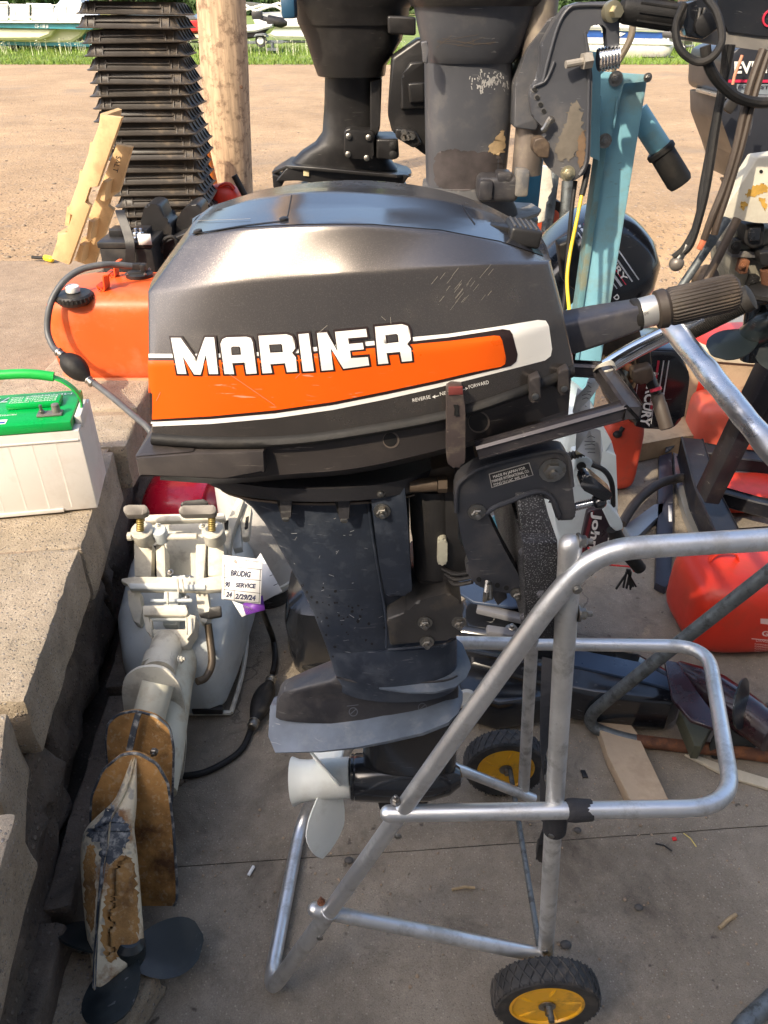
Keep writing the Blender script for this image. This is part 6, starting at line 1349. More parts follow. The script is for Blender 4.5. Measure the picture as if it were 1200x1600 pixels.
bm = NB(); lathe(bm, [(.03, 0), (.03, .35)], W(822, 272, 1.72), (0, 0, 1), 24); add('trim_cylinder', bm, M('bare_tube', (.24, .20, .17), .45, .6, .3, 8, dirt=(.42, .36, .26), damt=.5, ds=10), MCC)
YB = 1.62
prf_('reservoir', [(803, 200), (806, 130), (826, 75), (858, 30), (880, 20), (882, 120), (850, 180), (838, 205)], YB+.06, .14, gry, MCC, .02)
CBC = [(846, 70), (866, 34), (884, 10), (905, 3), (962, 2), (968, 20), (969, 84), (957, 86), (949, 74), (950, 42), (938, 37), (922, 38), (916, 52), (921, 76), (926, 120), (924, 180), (922, 250), (914, 272), (898, 283), (878, 280), (860, 266), (846, 244), (838, 222), (858, 212), (846, 196), (832, 182), (828, 150), (832, 134), (842, 128), (846, 100)]
br = prf_('clamp_bracket', CBC, YB, .03, gry, MCC, .006, 3); TRB = bvh_of([br])
bm = NB(); prism(bm, [W(x, y, YB+.24) for x, y in rpoly(CBC, 3, 2)], Vector((0, .03, 0)), .005, 2); add('clamp_bracket', bm, gry, MCC)
for pth in ([(848, 130), (856, 96), (872, 40), (888, 14), (906, 8), (955, 8)], [(914, 50), (918, 80), (920, 110), (919, 180), (916, 250), (905, 274)], [(836, 134), (850, 128), (858, 116), (866, 96)]):
    bm = NB(); tube(bm, catmull([W(x, y, YB-.002) for x, y in pth], 4), .003, 8); add('casting_edge', bm, gry, MCC)
for (x, y) in ((835, 140), (839, 152), (844, 163), (849, 173)): disc('pin_hole', x, y, 5, TRB, gdirty, .001, MCC); disc('pin_hole', x+.4, y+.5, 3.6, TRB, MC['hole_dark'], .0016, MCC)
decal('dirt_patch', fill2d([blot([(890, 165), (905, 160), (910, 200), (900, 240), (878, 250), (868, 232), (880, 200)], 3)]), TRB, M('tan_dirt', (.15, .13, .105), .7, 0, .3, 20), MCC, .001, 12)
decal('dirt_patch', fill2d([blot([(906, 212), (914, 205), (914, 245), (905, 262), (902, 240)], 2)]), TRB, M('rust_dirt', (.15, .095, .055), .7, 0, .4, 30), MCC, .0014, 12)
bm = NB(); bolt(bm, W(887, 271, YB), (0, -1, 0), .010, .008); add('bolt', bm, M('brass', (.42, .38, .26), .4, .8), MCC)
bm = NB(); a = W(953, 18, YB); lathe(bm, [(.017, 0), (.017, .012), (.011, .014)], a, (.3, -1, 0), 20); lathe(bm, [(.010, .012), (.010, .03)], a, (.3, -1, 0), 6); add('bolt', bm, M('brass', (0, 0, 0)), MCC)
bm = NB(); a = W(884, 101, YB-.02); b = W(926, 93, YB-.01); tube(bm, [a, b], .0065, 10); lathe(bm, [(.014, 0), (.014, .016)], a.lerp(b, .62), b-a, 6); add('clamp_screw', bm, MC['bare_plate'], MCC)
bm = NB(); prf2 = []
a = W(934, 94, YB); b = W(966, 88, YB); L_ = (b-a).length
for k in range(14): prf2 += [(.020 if k % 2 else .0175, L_*k/13)]
lathe(bm, [(.006, 0)]+prf2+[(.006, L_)], a, b-a, 24); add('washer_stack', bm, chrome, MCC)
bm = NB(); tube(bm, catmull([W(863, 191, YB-.01), (W(860, 186, YB-.012)), W(852, 200, YB-.012), W(848, 204, YB-.01)], 4), .006, 8); add('tilt_hook', bm, steel, MCC)
prf_('lever_cluster', [(835, 218), (850, 214), (860, 225), (858, 248), (840, 246), (833, 235)], YB-.02, .04, brown_m, MCC, .003)
# light blue stand
ST = root('motor_stand', 'light blue painted steel stand post carrying the large grey outboard', 'motor stand', (W(990, 118, 1.8).x-.02, 1.8, 0))
tp = W(992, 120, 1.78); bmx = tp.x
wl = W(962, 116, 1.78).x; wr = W(1014, 118, 1.78).x
bm = NB(); box(bm, ((wl+wr)/2, 1.807, tp.z/2), (wr-wl, .05, tp.z), bev=.006); post_ = add('post', bm, blue_paint, ST)
bm = NB(); prism(bm, [Vector((wl-.012, 1.775, .9)), Vector((wl+.002, 1.775, .9)), Vector((wl+.002, 1.775, tp.z-.01)), Vector((wl-.012, 1.775, tp.z-.01))], Vector((0, .05, 0)), .002); add('post_flange', bm, M('blue_paint_rusty', (.14, .30, .34), .5, 0, .2, 6, dirt=(.24, .20, .09), damt=.7, ds=7), ST)
bm = NB(); prism(bm, [Vector((wl-.09, 1.775, .93)), Vector((wl+.01, 1.775, .90)), Vector((wl+.01, 1.775, 1.06))], Vector((0, .09, 0)), .003); add('gusset', bm, blue_paint, ST)
prf_('side_plate', [(938, 112), (968, 114), (1013, 117), (1008, 128), (974, 130), (952, 232), (934, 228)], 1.765, .012, blue_paint, ST, .002, 1)
prf_('back_plate', [(922, 80), (936, 82), (950, 108), (938, 116), (937, 252), (921, 244)], 1.70, .012, blue_paint, ST, .002, 1)
for (x, y) in ((962, 123), (945, 220), (1012, 121)): bm = NB(); bolt(bm, W(x, y, 1.763), (0, -1, 0), .010 if x < 1000 else .006, .006); add('bolt', bm, steel, ST)
for (x, y, x2, y2) in ((937, 150, 937, 180), (935, 190, 935, 215), (965, 150, 958, 200)): bm = NB(); tube(bm, [W(x, y, 1.763), W((x+x2)/2+.5, (y+y2)/2, 1.762), W(x2, y2, 1.763)], .003, 6); add('weld', bm, blue_paint, ST)
bm = NB(); tube(bm, [W(995, 175, 1.86), W(1040, 245, 1.84)], .024, 20); add('handle', bm, blue_paint, ST)
ha = W(1030, 232, 1.845); hb_ = W(1064, 288, 1.83); bm = NB(); Lq = (hb_-ha).length; lathe(bm, [(.028, 0), (.031, .003), (.031, .012), (.027, .016), (.0275, Lq*.9), (.024, Lq)], ha, hb_-ha, 28); add('rubber_grip', bm, black_rub, ST)
ST2 = root('motor_stand', 'dark blue steel post behind the grey outboard leg', 'motor stand', (W(822, 300, 2.3).x, 2.3, 0))
x0 = W(806, 280, 2.3).x; x1 = W(846, 280, 2.3).x; bm = NB(); box(bm, ((x0+x1)/2, 2.33, .72), (x1-x0, .07, 1.44), bev=.006); add('post', bm, blue_dark, ST2)
# dolly with orange wheel
DL = root('hand_truck', 'galvanised hand truck with an orange-hubbed wheel behind the dark blue post', 'hand truck', G(860, 395, 0.3))
zl = .33
bm = NB(); tube(bm, [W(866, 262, 3.1), W(852, 380, 3.05)], .022, 12); add('frame_tube', bm, galv, DL)
bm = NB(); tube(bm, [W(887, 282, 3.1), W(878, 400, 3.05)], .022, 12); add('frame_tube', bm, galv, DL)
prf_('bracket', [(846, 258), (862, 262), (864, 296), (854, 312), (852, 346), (840, 350), (843, 300)], 3.0, .03, cream, DL, .005)
c = W(853, 348, 3.12); bm = NB(); lathe(bm, [(.06, -.02), (.085, -.03), (.092, 0), (.085, .03), (.06, .02)], c, (-.45, 1, 0), 28); wl_ = add('wheel', bm, tyre_m, DL)
bm = NB(); lathe(bm, [(.004, -.03), (.02, -.03), (.062, -.018), (.062, .018)], c, (-.45, 1, 0), 24); add('rim', bm, M('rim_orange', (.62, .10, .04), .5), wl_)
bm = NB(); tube(bm, [W(838, 370, 3.0), W(870, 374, 3.0)], .02, 10); add('axle', bm, rusty, DL)
# hanging wires
def cable(name, label, pts, r, mat, cat='cable', n=6):
    bm = NB(); tube(bm, catmull([W(*p) for p in pts], n), r, 10); return add(name, bm, mat, None, label, cat)
cable('cable', 'thin black cable hanging below the grey clamp bracket', [(899, 283, 1.64), (893, 330, 1.62), (887, 400, 1.6), (884, 450, 1.55), (878, 500, 1.5)], .0045, black_rub)
cable('cable', 'yellow wire hanging beside the black cable in front of the blue post', [(909, 305, 1.62), (900, 350, 1.6), (890, 400, 1.58), (886, 440, 1.55), (890, 490, 1.5)], .0036, M('wire_yellow', (.75, .52, .02), .4))
cable('cable', 'black upper length of the yellow wire below the bracket', [(919, 258, 1.65), (914, 285, 1.63), (909, 305, 1.62)], .006, black_rub)
cable('cable', 'black and cream cable curving behind the blue stand top', [(990, 28, 1.85), (985, 60, 1.82), (968, 92, 1.8), (952, 116, 1.79)], .007, M('cable_two_tone', (.14, .11, .07), .5, 0, .5, 6))
# black cowl with silver stripes behind the post
ME = root('outboard_motor', 'tilted glossy black motor cowl with silver and red stripes behind the blue post', 'outboard motor', (.62, 2.5, LOT*0))
ce = T(922, 425, 2.42); Rm = Matrix.Rotation(math.radians(38), 3, 'Y'); 
bm = NB(); rings = []
for (h, rx, ry) in ((-.20, .12, .12), (-.19, .15, .15), (-.12, .175, .17), (0, .178, .175), (.09, .165, .165), (.15, .13, .14), (.185, .07, .09), (.195, .02, .03)):
    f = lambda v: math.copysign(abs(v)**.6, v); rings.append([ce+Rm @ Vector((rx*f(math.cos(2*math.pi*k/40)), ry*f(math.sin(2*math.pi*k/40)), h)) for k in range(40)])
loft(bm, rings); mc = add('cowl', bm, black_gloss, ME, smooth=40); TRm = bvh_of([mc])
def strip(p, q, w, mat, off=.001): line_decal('stripe', [p, q], w, mat, TRm, off, ME)
silver = M('stripe_silver', (.55, .57, .6), .3, .3); redst = M('stripe_red', (.5, .03, .06), .4)
dx, dy = 66, 95
for (x, y, w, mt) in ((932, 342, 2, silver), (922, 345, 2.5, silver), (912, 350, 1.5, redst), (905, 352, 4, silver), (898, 356, 1.5, silver)):
    strip((x, y), (x+dx, y+dy), w, mt)
decal('lettering', text_px('MERCURY', (918, 362), (974, 440), 9, .02, 1.0), TRm, decal_white, ME, .0016, 12)
prf_('side_panel', [(872, 382), (900, 372), (925, 440), (900, 456), (880, 440)], 1.98, .05, black_plas, ME, .01)
TRs = bvh_of([o for o in bpy.data.objects if o.parent == ME and o.name == 'side_panel'])
for (x, y, w, mt) in ((876, 392, 3, silver), (882, 389, 1.5, redst), (887, 386, 1.5, silver)): line_decal('stripe', [(x, y), (x+30, y+52)], w, mt, TRs, .0008, ME)
decal('lettering', text_px('20', (893, 434), (902, 446), 7, .03), TRs, decal_white, ME, .0012, 30)
decal('lettering', text_px('D', (958, 464), (963, 470), 8, .03), TRm, decal_white, ME, .0016, 30)
# ================================================================== UPPER RIGHT: tiller motor, striped motor, old block
TM = root('outboard_motor', 'black tiller outboard head cut by the top right corner of the picture', 'outboard motor', W(1130, 60, 1.7))
YT = 1.62
bm = NB(); a = W(968, 14, YT); b = W(1064, 28, YT); L = (b-a).length; lathe(bm, [(.012, 0), (.0195, .004), (.022, .012), (.022, L*.9), (.024, L*.92), (.024, L)], a, b-a, 28); gr = add('throttle_grip', bm, black_rub, TM)
bm = NB()
F = frame_of(b-a)
for k in range(10): an = 2*math.pi*k/10; p0 = a+F @ Vector((.0222*math.cos(an), .0222*math.sin(an), .03)); p1 = a+F @ Vector((.0222*math.cos(an), .0222*math.sin(an), L*.85)); bar(bm, p0, p1, .004, .003)
add('grip_ribs', bm, black_rub, gr); bpy.data.objects['grip_ribs']['kind'] = 'stuff'
prf_('tiller_casting', [(1062, 8), (1090, 0), (1120, -10), (1128, 40), (1100, 62), (1074, 58), (1068, 40)], YT-.01, .05, black_gloss, TM, .008)
prf_('powerhead_tray', [(1100, -40), (1260, -40), (1260, 60), (1190, 56), (1130, 48), (1104, 20)], YT+.03, .16, black_gloss, TM, .014, 8)
prf_('tray_underside', [(1070, 52), (1128, 46), (1260, 58), (1260, 84), (1180, 78), (1110, 68), (1070, 62)], YT+.035, .14, M('under_grey', (.17, .16, .15), .6, 0, .2, 9, dirt=(.3, .27, .22), damt=.4, ds=20), TM, .008, 4)
bm = NB(); lathe(bm, [(.018, 0), (.018, .01), (.008, .014)], W(1100, 38, YT-.01), (0, -1, 0), 20); add('pivot_knob', bm, black_plas, TM)
for x0, y0, x1, y1 in ((1088, 45, 1094, 12), (1094, 46, 1101, 12)): bm = NB(); tube(bm, [W(x0, y0, YT-.015), W(x1, y1, YT-.015)], .003, 8); add('rod', bm, steel, TM)
bm = NB(); lathe(bm, [(.011, 0), (.014, 0), (.014, .003), (.011, .003)], W(1203, 28, YT+.03), (0, -1, 0), 24, caps=False); add('red_ring', bm, redst, TM)
def cab(label, pts, r, mat=black_rub, cat='cable'): return cable('cable', label, pts, r, mat, cat)
cab('thick black cable loop hanging at the tiller grip in the top right', [(1070, 5, 1.55), (1056, 40, 1.55), (1062, 76, 1.54), (1088, 96, 1.53), (1112, 90, 1.52), (1128, 62, 1.53), (1120, 20, 1.55), (1098, -10, 1.58)], .0065)
cab('black cable sweeping from the loop to the right edge past the lettered cowl', [(1102, 72, 1.53), (1106, 98, 1.53), (1120, 125, 1.54), (1148, 150, 1.55), (1180, 160, 1.56), (1215, 160, 1.56)], .009)
cab('heavy black control cable hanging above the grey ball end', [(1142, 70, 1.6), (1132, 120, 1.6), (1118, 200, 1.58), (1104, 290, 1.56), (1092, 340, 1.55), (1078, 382, 1.54), (1062, 398, 1.54)], .008)
cab('second black control cable running close beside the first', [(1134, 70, 1.6), (1128, 130, 1.6), (1109, 230, 1.58), (1096, 300, 1.56), (1090, 345, 1.55), (1070, 385, 1.54), (1052, 402, 1.54)], .006)
cab('brown-black cable hanging from the tray to the orange connector', [(1192, 78, 1.6), (1170, 140, 1.58), (1150, 230, 1.56), (1132, 290, 1.55), (1112, 340, 1.54), (1100, 374, 1.54)], .007, M('cable_brown', (.05, .035, .025), .5, 0, .3, 12))
cab('last brown-black cable ending at the round galvanised eye', [(1200, 82, 1.6), (1178, 150, 1.58), (1158, 230, 1.56), (1140, 290, 1.55), (1122, 345, 1.54), (1116, 366, 1.54)], .007, MC['cable_brown'])
cab('thin orange and white wires beside the silver lettering', [(1160, 86, 2.3), (1154, 102, 2.3), (1148, 118, 2.3), (1145, 132, 2.3)], .004, M('wire_orange', (.6, .25, .15), .5))
BL = root('ball_end', 'grey ball-shaped cable end with a red collar hanging over the gravel', 'cable end', W(1057, 412, 1.54))
bm = NB(); ellip(bm, W(1057, 412, 1.54), (.0145, .0145, .0145), 20, 12); add('ball', bm, M('ball_grey', (.16, .14, .12), .4, .4), BL)
bm = NB(); lathe(bm, [(.009, 0), (.007, .03)], W(1060, 405, 1.54), W(1068, 392, 1.54)-W(1060, 405, 1.54), 14); add('neck', bm, steel, BL)
bm = NB(); lathe(bm, [(.006, 0), (.006, .008)], W(1068, 394, 1.54), W(1072, 388, 1.54)-W(1068, 394, 1.54), 12); add('collar', bm, red_cord, BL)
bm = NB(); bar(bm, W(1092, 390, 1.54), W(1100, 374, 1.54), .010, .010, bev=.002); add('connector', bm, M('connector_orange', (.55, .16, .08), .5), None, 'orange connector at the end of a hanging brown cable', 'connector')
# striped motor, far right
EV = root('outboard_motor', 'dark outboard cowl with white lettering and pink-grey band at the right edge', 'outboard motor', W(1180, 300, 2.35))
YE = 2.35
evd = M('evin_dark', (.030, .032, .040), .35, .1, .2, 5)
e1_ = prf_('cowl', [(1136, 100), (1140, 82), (1160, 74), (1400, 70), (1400, 156), (1138, 152), (1131, 140)], YE, .3, evd, EV, .02, 6)
prf_('cowl_top', [(1142, 84), (1150, 76), (1400, 66), (1400, 82)], YE+.02, .26, M('evin_top', (.08, .095, .12), .3), EV, .01, 3)
TRe = bvh_of([e1_])
decal('band', fill2d([[(1132, 131), (1400, 133), (1400, 150), (1136, 147)]]), TRe, M('band_grey', (.20, .23, .26), .35), EV, .002, 40)
decal('band_line', fill2d([[(1134, 124), (1400, 126), (1400, 130.5), (1133, 128.5)]]), TRe, M('band_red', (.55, .03, .08), .35), EV, .003, 40)
decal('lettering', text_px('EVINRUDE', (1147, 114), (1262, 112), 18, .035), TRe, decal_white, EV, .003, 40)
decal('lettering', text_px('FOUR STROKE', (1152, 138), (1232, 139), 5, .02, skew=.25), TRe, ink, EV, .004, 40)
prf_('lower_cowl', [(1126, 152), (1400, 156), (1400, 320), (1160, 290), (1146, 240), (1128, 190)], YE+.01, .26, evd, EV, .015, 5)
prf_('trim', [(1126, 148), (1400, 153), (1400, 158), (1126, 154)], YE-.005, .2, M('trim_silver', (.5, .5, .5), .3, .8), EV, .003, 1)
bm = NB(); ribbon(bm, [W(1180, 156, 2.25), W(1172, 165, 2.2), W(1170, 190, 2.2), W(1166, 212, 2.22)], .02, (1, 0, 0), .003); add('silver_clip', bm, chrome, EV)
bm = NB(); bar(bm, W(1148, 154, 2.3), W(1134, 174, 2.3), .02, .03, bev=.004); add('latch', bm, black_plas, EV)
prf_('leg', [(1150, 290), (1400, 300), (1400, 360), (1180, 350)], YE+.05, .14, evd, EV)
# old engine block with white rusty cover
OB = root('outboard_motor', 'old stripped outboard with a cream rust-stained cover at the right edge', 'outboard motor', W(1170, 480, 1.7))
cw_ = prf_('cover', [(1184, 246), (1260, 236), (1260, 352), (1180, 348), (1128, 340), (1136, 322)], 1.66, .05, M('cover_cream', (.62, .58, .48), .5, 0, .06, 8, dirt=(.35, .28, .18), damt=.3, ds=9), OB, .006, 3)
TRo = bvh_of([cw_]); random.seed(8)
for P_ in ([(1180, 290), (1196, 288), (1196, 300), (1184, 306), (1168, 308), (1164, 302)], [(1186, 308), (1196, 312), (1196, 328), (1190, 322)], [(1158, 316), (1166, 318), (1162, 326), (1157, 323)]):
    decal('rust_patch', fill2d([blot(P_, 1.8)]), TRo, M('yellow_rust', (.55, .32, .06), .7, 0, .3, 40), OB, .0008, 12)
disc('bolt_hole', 1189, 268, 3, TRo, MC['hole_dark'], .001, OB)
prf_('block', [(1146, 362), (1260, 350), (1260, 470), (1150, 470), (1140, 420)], 1.72, .12, M('block_dirty', (.26, .24, .19), .7, .1, .3, 14, .4, 90, dirt=(.07, .06, .05), damt=.8, ds=22), OB, .01)
prf_('carburettor', [(1166, 352), (1196, 350), (1194, 384), (1176, 390), (1163, 380)], 1.68, .06, black_plas, OB, .005)
prf_('carburettor_lid', [(1172, 356), (1190, 354), (1188, 378), (1170, 378)], 1.67, .02, black_gloss, OB, .004)
prf_('flange', [(1143, 392), (1260, 398), (1260, 406), (1143, 402)], 1.70, .1, gdirty, OB, .002, 1)
prf_('clamp', [(1186, 395), (1230, 390), (1230, 420), (1190, 416)], 1.67, .06, black_plas, OB, .006)
for x, y in ((1160, 415), (1176, 440), (1148, 384), (1186, 452)): bm = NB(); box(bm, W(x, y, 1.70), (.018, .03, .03), bev=.004); bolt(bm, W(x, y, 1.684), (0, -1, 0), .006, .005); add('fitting', bm, black_rub if x % 20 else rusty, OB)
bm = NB(); lathe(bm, [(.03, 0), (.045, .01), (.045, .018), (.03, .026)], W(1200, 448, 1.66), (0, 0, -1), 24); add('rubber_mount', bm, black_rub, OB)
bm = NB(); tube(bm, [W(1200, 420, 1.68), W(1202, 455, 1.68)], .016, 12); add('rusty_stub', bm, rusty, OB)
SB = root('brace_rod', 'bright galvanised rod slanting down behind the throttle grip', 'rod', W(1070, 440, 1.58))
bm = NB(); tube(bm, [W(1136, 342, 1.6), W(1062, 452, 1.55)], .0085, 12); bolt(bm, W(1109, 377, 1.575), (0, -1, 0), .010, .004); add('rod', bm, galv, SB)
SB2 = root('brace_rod', 'rusty brown rod slanting beside the bright galvanised one', 'rod', W(1105, 440, 1.62)); bm = NB(); tube(bm, [W(1152, 342, 1.64), W(1100, 445, 1.6)], .009, 12); add('rod', bm, brown_m, SB2)
bm = NB(); ellip(bm, W(1102, 436, 1.66), (.028, .03, .03), 16, 10); add('knob', bm, brown_m, SB2)
# black propeller with spiral blades hanging at right
PB2 = root('propeller', 'glossy dark propeller standing behind the black corrugated grip at the right edge', 'propeller', W(1180, 560, 1.75))
cpp = W(1182, 520, 1.78); axq = Vector((.1, -.7, .7)).normalized(); e1 = Vector((1, 0, 0)); e2 = axq.cross(e1).normalized()
bm = NB(); lathe(bm, [(.028, -.05), (.034, -.04), (.034, .05), (.02, .075), (.004, .08)], cpp, axq, 24); add('hub', bm, prop_blk, PB2)
for ph in (200, 320, 80): bm = NB(); blade(bm, cpp, axq, math.radians(ph), .125, .028, .055, math.radians(32), e1, e2); add('blade', bm, prop_blk, PB2)
bm = NB(); tube(bm, [W(1186, 470, 1.8), W(1176, 560, 1.8)], .03, 16); add('shaft_housing', bm, black_gloss, PB2)
# ================================================================== RIGHT FLOOR CLUTTER
brd = M('pale_board', (.50, .44, .33), .7, 0, .15, 4, dirt=(.30, .26, .20), damt=.4, ds=6)
bm = NB(); P = [G(1060, 488, .42), G(1215, 492, .42), G(1225, 556, .42), G(1080, 545, .42)]; prism(bm, P, Vector((0, 0, -.05)), .004)
PT = root('pallet', 'weathered pale board platform under the hanging black propeller', 'pallet', (G(1130, 520, .4).x, G(1130, 520, .4).y, 0)); add('board', bm, brd, PT)
bm = NB(); prism(bm, [p+Vector((0, .02, -.055)) for p in P], Vector((0, 0, -.35)), .004); add('crate_body', bm, wood_old, PT)
def can(label, cx, cy, z, s, rot=0, mat=red_tank, p=.38, name='fuel_tank', cat='fuel tank', ref=None):
    g = ref or G(cx, cy, z); r_ = root(name, label, cat, (g.x, g.y, z)); bm = NB(); R_ = Matrix.Rotation(rot, 3, 'Z').to_euler()
    ellip(bm, (g.x, g.y+s[1], z+s[2]), s, 44, 24, rot=R_, p=p); b_ = add('body', bm, mat, r_); return r_, b_, g
r1, b1, g1 = can('red fuel tank leaning beneath the dented chrome tube, behind the wooden plank', 1132, 672, .02, (.235, .16, .21), .15)
bm = NB(); lathe(bm, [(.203, 0), (.206, .006), (.206, .014), (.203, .02)], Vector((g1.x, g1.y+.15, .16)), (0, 0, 1), 44, sc=(1, .76)); add('seam', bm, red_tank, r1)
r2, b2, g2 = can('smaller faded red fuel tank in front of the large one, beside the black stand', 1140, 712, .02, (.15, .12, .11), -.1, M('red_faded', (.60, .10, .06), .5, 0, .12, 5, dirt=(.35, .15, .12), damt=.4, ds=8))
bm = NB(); lathe(bm, [(.035, 0), (.042, .004), (.042, .012), (.03, .016)], Vector((g2.x-.02, g2.y+.08, .235)), (0, 0, 1), 24); add('filler_cap', bm, M('rusty_cap', (.30, .17, .12), .6), r2)
r3, b3, g3 = can('upright red fuel can with black stopper behind the white tiller motor', 958, 772, 0, (.085, .10, .16), .1, M('red_matte', (.60, .07, .035), .5, 0, .1, 6, dirt=(.35, .1, .07), damt=.4, ds=9))
h, n_ = on(bvh_of([b3]), 964, 682); bm = NB(); ellip(bm, h+Vector((0, 0, .01)), (.018, .018, .014), 14, 8); tube(bm, [h, h+Vector((.02, .01, .035))], .009, 10); add('stopper', bm, black_rub, r3)
bm = NB(); ellip(bm, h+Vector((.045, .03, .005)), (.018, .018, .012), 14, 8); add('cap', bm, M('silver_cap', (.4, .38, .36), .4, .6), r3)
r4, b4, g4 = can('large glossy red gasoline can at the right edge under the cart handle', 1185, 1034, 0, (.225, .15, .135), .05, p=.45)
TR4 = bvh_of([b4]); pinkp = M('label_print', (.80, .55, .50), .5)
decal('print_box', fill2d([[(1188, 966), (1205, 967), (1205, 976), (1188, 974)]]), TR4, pinkp, r4, .001, 30)
decal('lettering', text_px('GASOLINE', (1190, 993), (1262, 1000), 8, .03), TR4, pinkp, r4, .001, 30)
decal('lettering', text_px('DANGER EXTREMELY', (1181, 1002), (1240, 1008), 4, .0), TR4, pinkp, r4, .001, 30)
for k in range(4): decal('lettering', text_px('FLAMMABLE VAPORS KEEP AWAY', (1179, 1007+3.6*k), (1240, 1013+3.6*k), 2.4), TR4, pinkp, r4, .001, 30)
for y in (997, 1018): decal('rule', fill2d([[(1174+(y-997)*0, y), (1260, y+8), (1260, y+9.2), (1174, y+1.2)]]), TR4, pinkp, r4, .001, 30)
bm = NB(); h, n_ = on(TR4, 1128, 875); ribbon(bm, [h+Vector((-.04, 0, 0)), h+Vector((-.02, 0, .03)), h+Vector((.03, 0, .03)), h+Vector((.05, 0, 0))], .02, (0, 1, 0), .004); add('handle', bm, red_tank, r4)
can('low red fuel tank lying under the black steel frame', 1170, 806, .01, (.16, .10, .045), 0, red_tank, .4)
# wooden beam and dark cowl
BW = root('wooden_plank', 'weathered plank lying under the lettered black cowl and red tanks', 'wooden plank', G(1030, 690, 0))
bm = NB(); prism(bm, [G(975, 680, .09), G(1060, 652, .09), G(1105, 650, .09), G(1095, 680, .09), G(1062, 682, .09), G(990, 697, .09)], Vector((0, 0, -.085)), .004); add('board', bm, M('tan_plank', (.46, .33, .19), .75, 0, .2, 5, .4, 80, dirt=(.28, .19, .11), damt=.5, ds=8), BW)
LC = root('outboard_motor', 'black cowl lying on its side, white letters running down it, behind the carry handle', 'outboard motor', G(1030, 690, .09))
lc = prf_('cowl', [(962, 590), (985, 545), (1068, 548), (1078, 590), (1068, 660), (1048, 676), (1000, 668), (985, 664)], 2.55, .25, black_gloss, LC, .04, 10); TRL = bvh_of([lc])
decal('lettering', text_px('MERCURY', (1014, 580), (1000, 664), 15, .035), TRL, decal_white, LC, .002, 20)
for (x, w, mt) in ((1029, 3.5, redst), (1037, 2, silver), (1045, 2, silver)): line_decal('stripe', [(x, 563), (x-12, 640)], w, mt, TRL, .002, LC)
for x in (990, 996, 1020, 1026): line_decal('stripe', [(x, 600), (x-9, 662)], 1, silver, TRL, .0015, LC)
TH = root('tiller_handle', 'dark tiller handle with brown rubber grip hanging in front of the lettered cowl', 'tiller handle', W(1037, 670, 2.2))
bm = NB(); a = W(1026, 616, 2.25); b = W(1042, 670, 2.2); L = (b-a).length; lathe(bm, [(.018, 0), (.021, .005), (.020, .03), (.022, L*.3), (.022, L*.97), (.018, L)], a, b-a, 24); add('rubber_grip', bm, M('grip_brown', (.055, .04, .03), .6), TH)
bm = NB(); bar(bm, W(1002, 560, 2.3), W(1026, 616, 2.25), .028, .03, bev=.006); add('arm', bm, black_plas, TH)
prf_('casting', [(988, 580), (1020, 572), (1024, 594), (1006, 602), (990, 600)], 2.22, .05, brown_m, TH, .01, 5)
prf_('casting', [(996, 540), (1016, 536), (1020, 575), (1000, 580)], 2.26, .05, black_plas, TH, .01, 5)
bm = NB(); lathe(bm, [(.018, 0), (.018, .01)], W(1024, 606, 2.24), b-a, 20); add('red_ring', bm, redst, TH)
# jumble of engine parts behind tiller arm
JM = root('outboard_motor', 'uncovered dark powerhead in the gap below the main tiller arm', 'outboard motor', W(960, 560, 2.2))
prf_('block', [(940, 540), (1000, 515), (1010, 560), (990, 610), (955, 640), (942, 600)], 2.35, .12, brown_m, JM, .01)
random.seed(12)
for k in range(16):
    x = random.uniform(940, 1010); y = random.uniform(520, 620); bm = NB(); a = W(x, y, 2.3+random.uniform(0, .1)); r = random.uniform(.008, .022)
    if k % 2: lathe(bm, [(r, 0), (r, r), (r*.6, r*1.2)], a, (random.uniform(-1, 1), -1, random.uniform(-.5, 1)), 14)
    else: box(bm, a, (r*1.5, r*2, r*1.4), Matrix.Rotation(random.random()*3, 3, 'Y').to_euler(), bev=.003)
    add('fitting', bm, random.choice([gdirty, black_plas, steel, rusty, M('brass', (0, 0, 0))]), JM)
for k in range(4):
    bm = NB(); tube(bm, catmull([W(945+k*8, 560+k*6, 2.3), W(965+k*9, 580+k*12, 2.22), W(985+k*6, 620+k*4, 2.3)], 5), .005, 8); add('hose', bm, black_rub, JM)
# white tiller motor with dark lettered panel
JW = root('outboard_motor', 'white outboard with dark lettered side panel leaning right of the clamp bracket', 'outboard motor', G(930, 880, 0))
wj = M('johnson_white', (.62, .68, .68), .35, 0, .05, 5, dirt=(.42, .46, .46), damt=.3, ds=8)
jc = prf_('cowl', [(880, 655), (915, 650), (945, 672), (962, 700), (966, 800), (950, 860), (925, 905), (880, 905), (866, 800)], 1.52, .22, wj, JW, .03, 12)
jp = prf_('side_panel', [(905, 860), (918, 800), (940, 792), (955, 800), (952, 862), (925, 902), (900, 900)], 1.505, .02, M('panel_plum', (.035, .022, .028), .3), JW, .004, 4); TRj = bvh_of([jp])
prf_('leg', [(868, 890), (908, 895), (900, 1010), (878, 1040)], 1.56, .10, wj, JW, .02)
line_decal('stripe', [(908, 870), (926, 798)], 5, M('stripe_dkred', (.16, .02, .03), .4), TRj, .001, JW); line_decal('stripe', [(945, 885), (957, 800)], 3, decal_white, TRj, .001, JW)
decal('lettering', text_px('Johnson', (928, 800), (914, 902), 13, .035), TRj, decal_white, JW, .0015, 20)
prf_('bracket', [(898, 714), (922, 712), (930, 730), (925, 760), (900, 762), (896, 740)], 1.42, .05, wj, JW, .006)
bm = NB(); lathe(bm, [(.01, 0), (.01, .004)], W(908, 728, 1.418), (0, -1, 0), 16); add('pivot_hole', bm, MC['hole_dark'], JW)
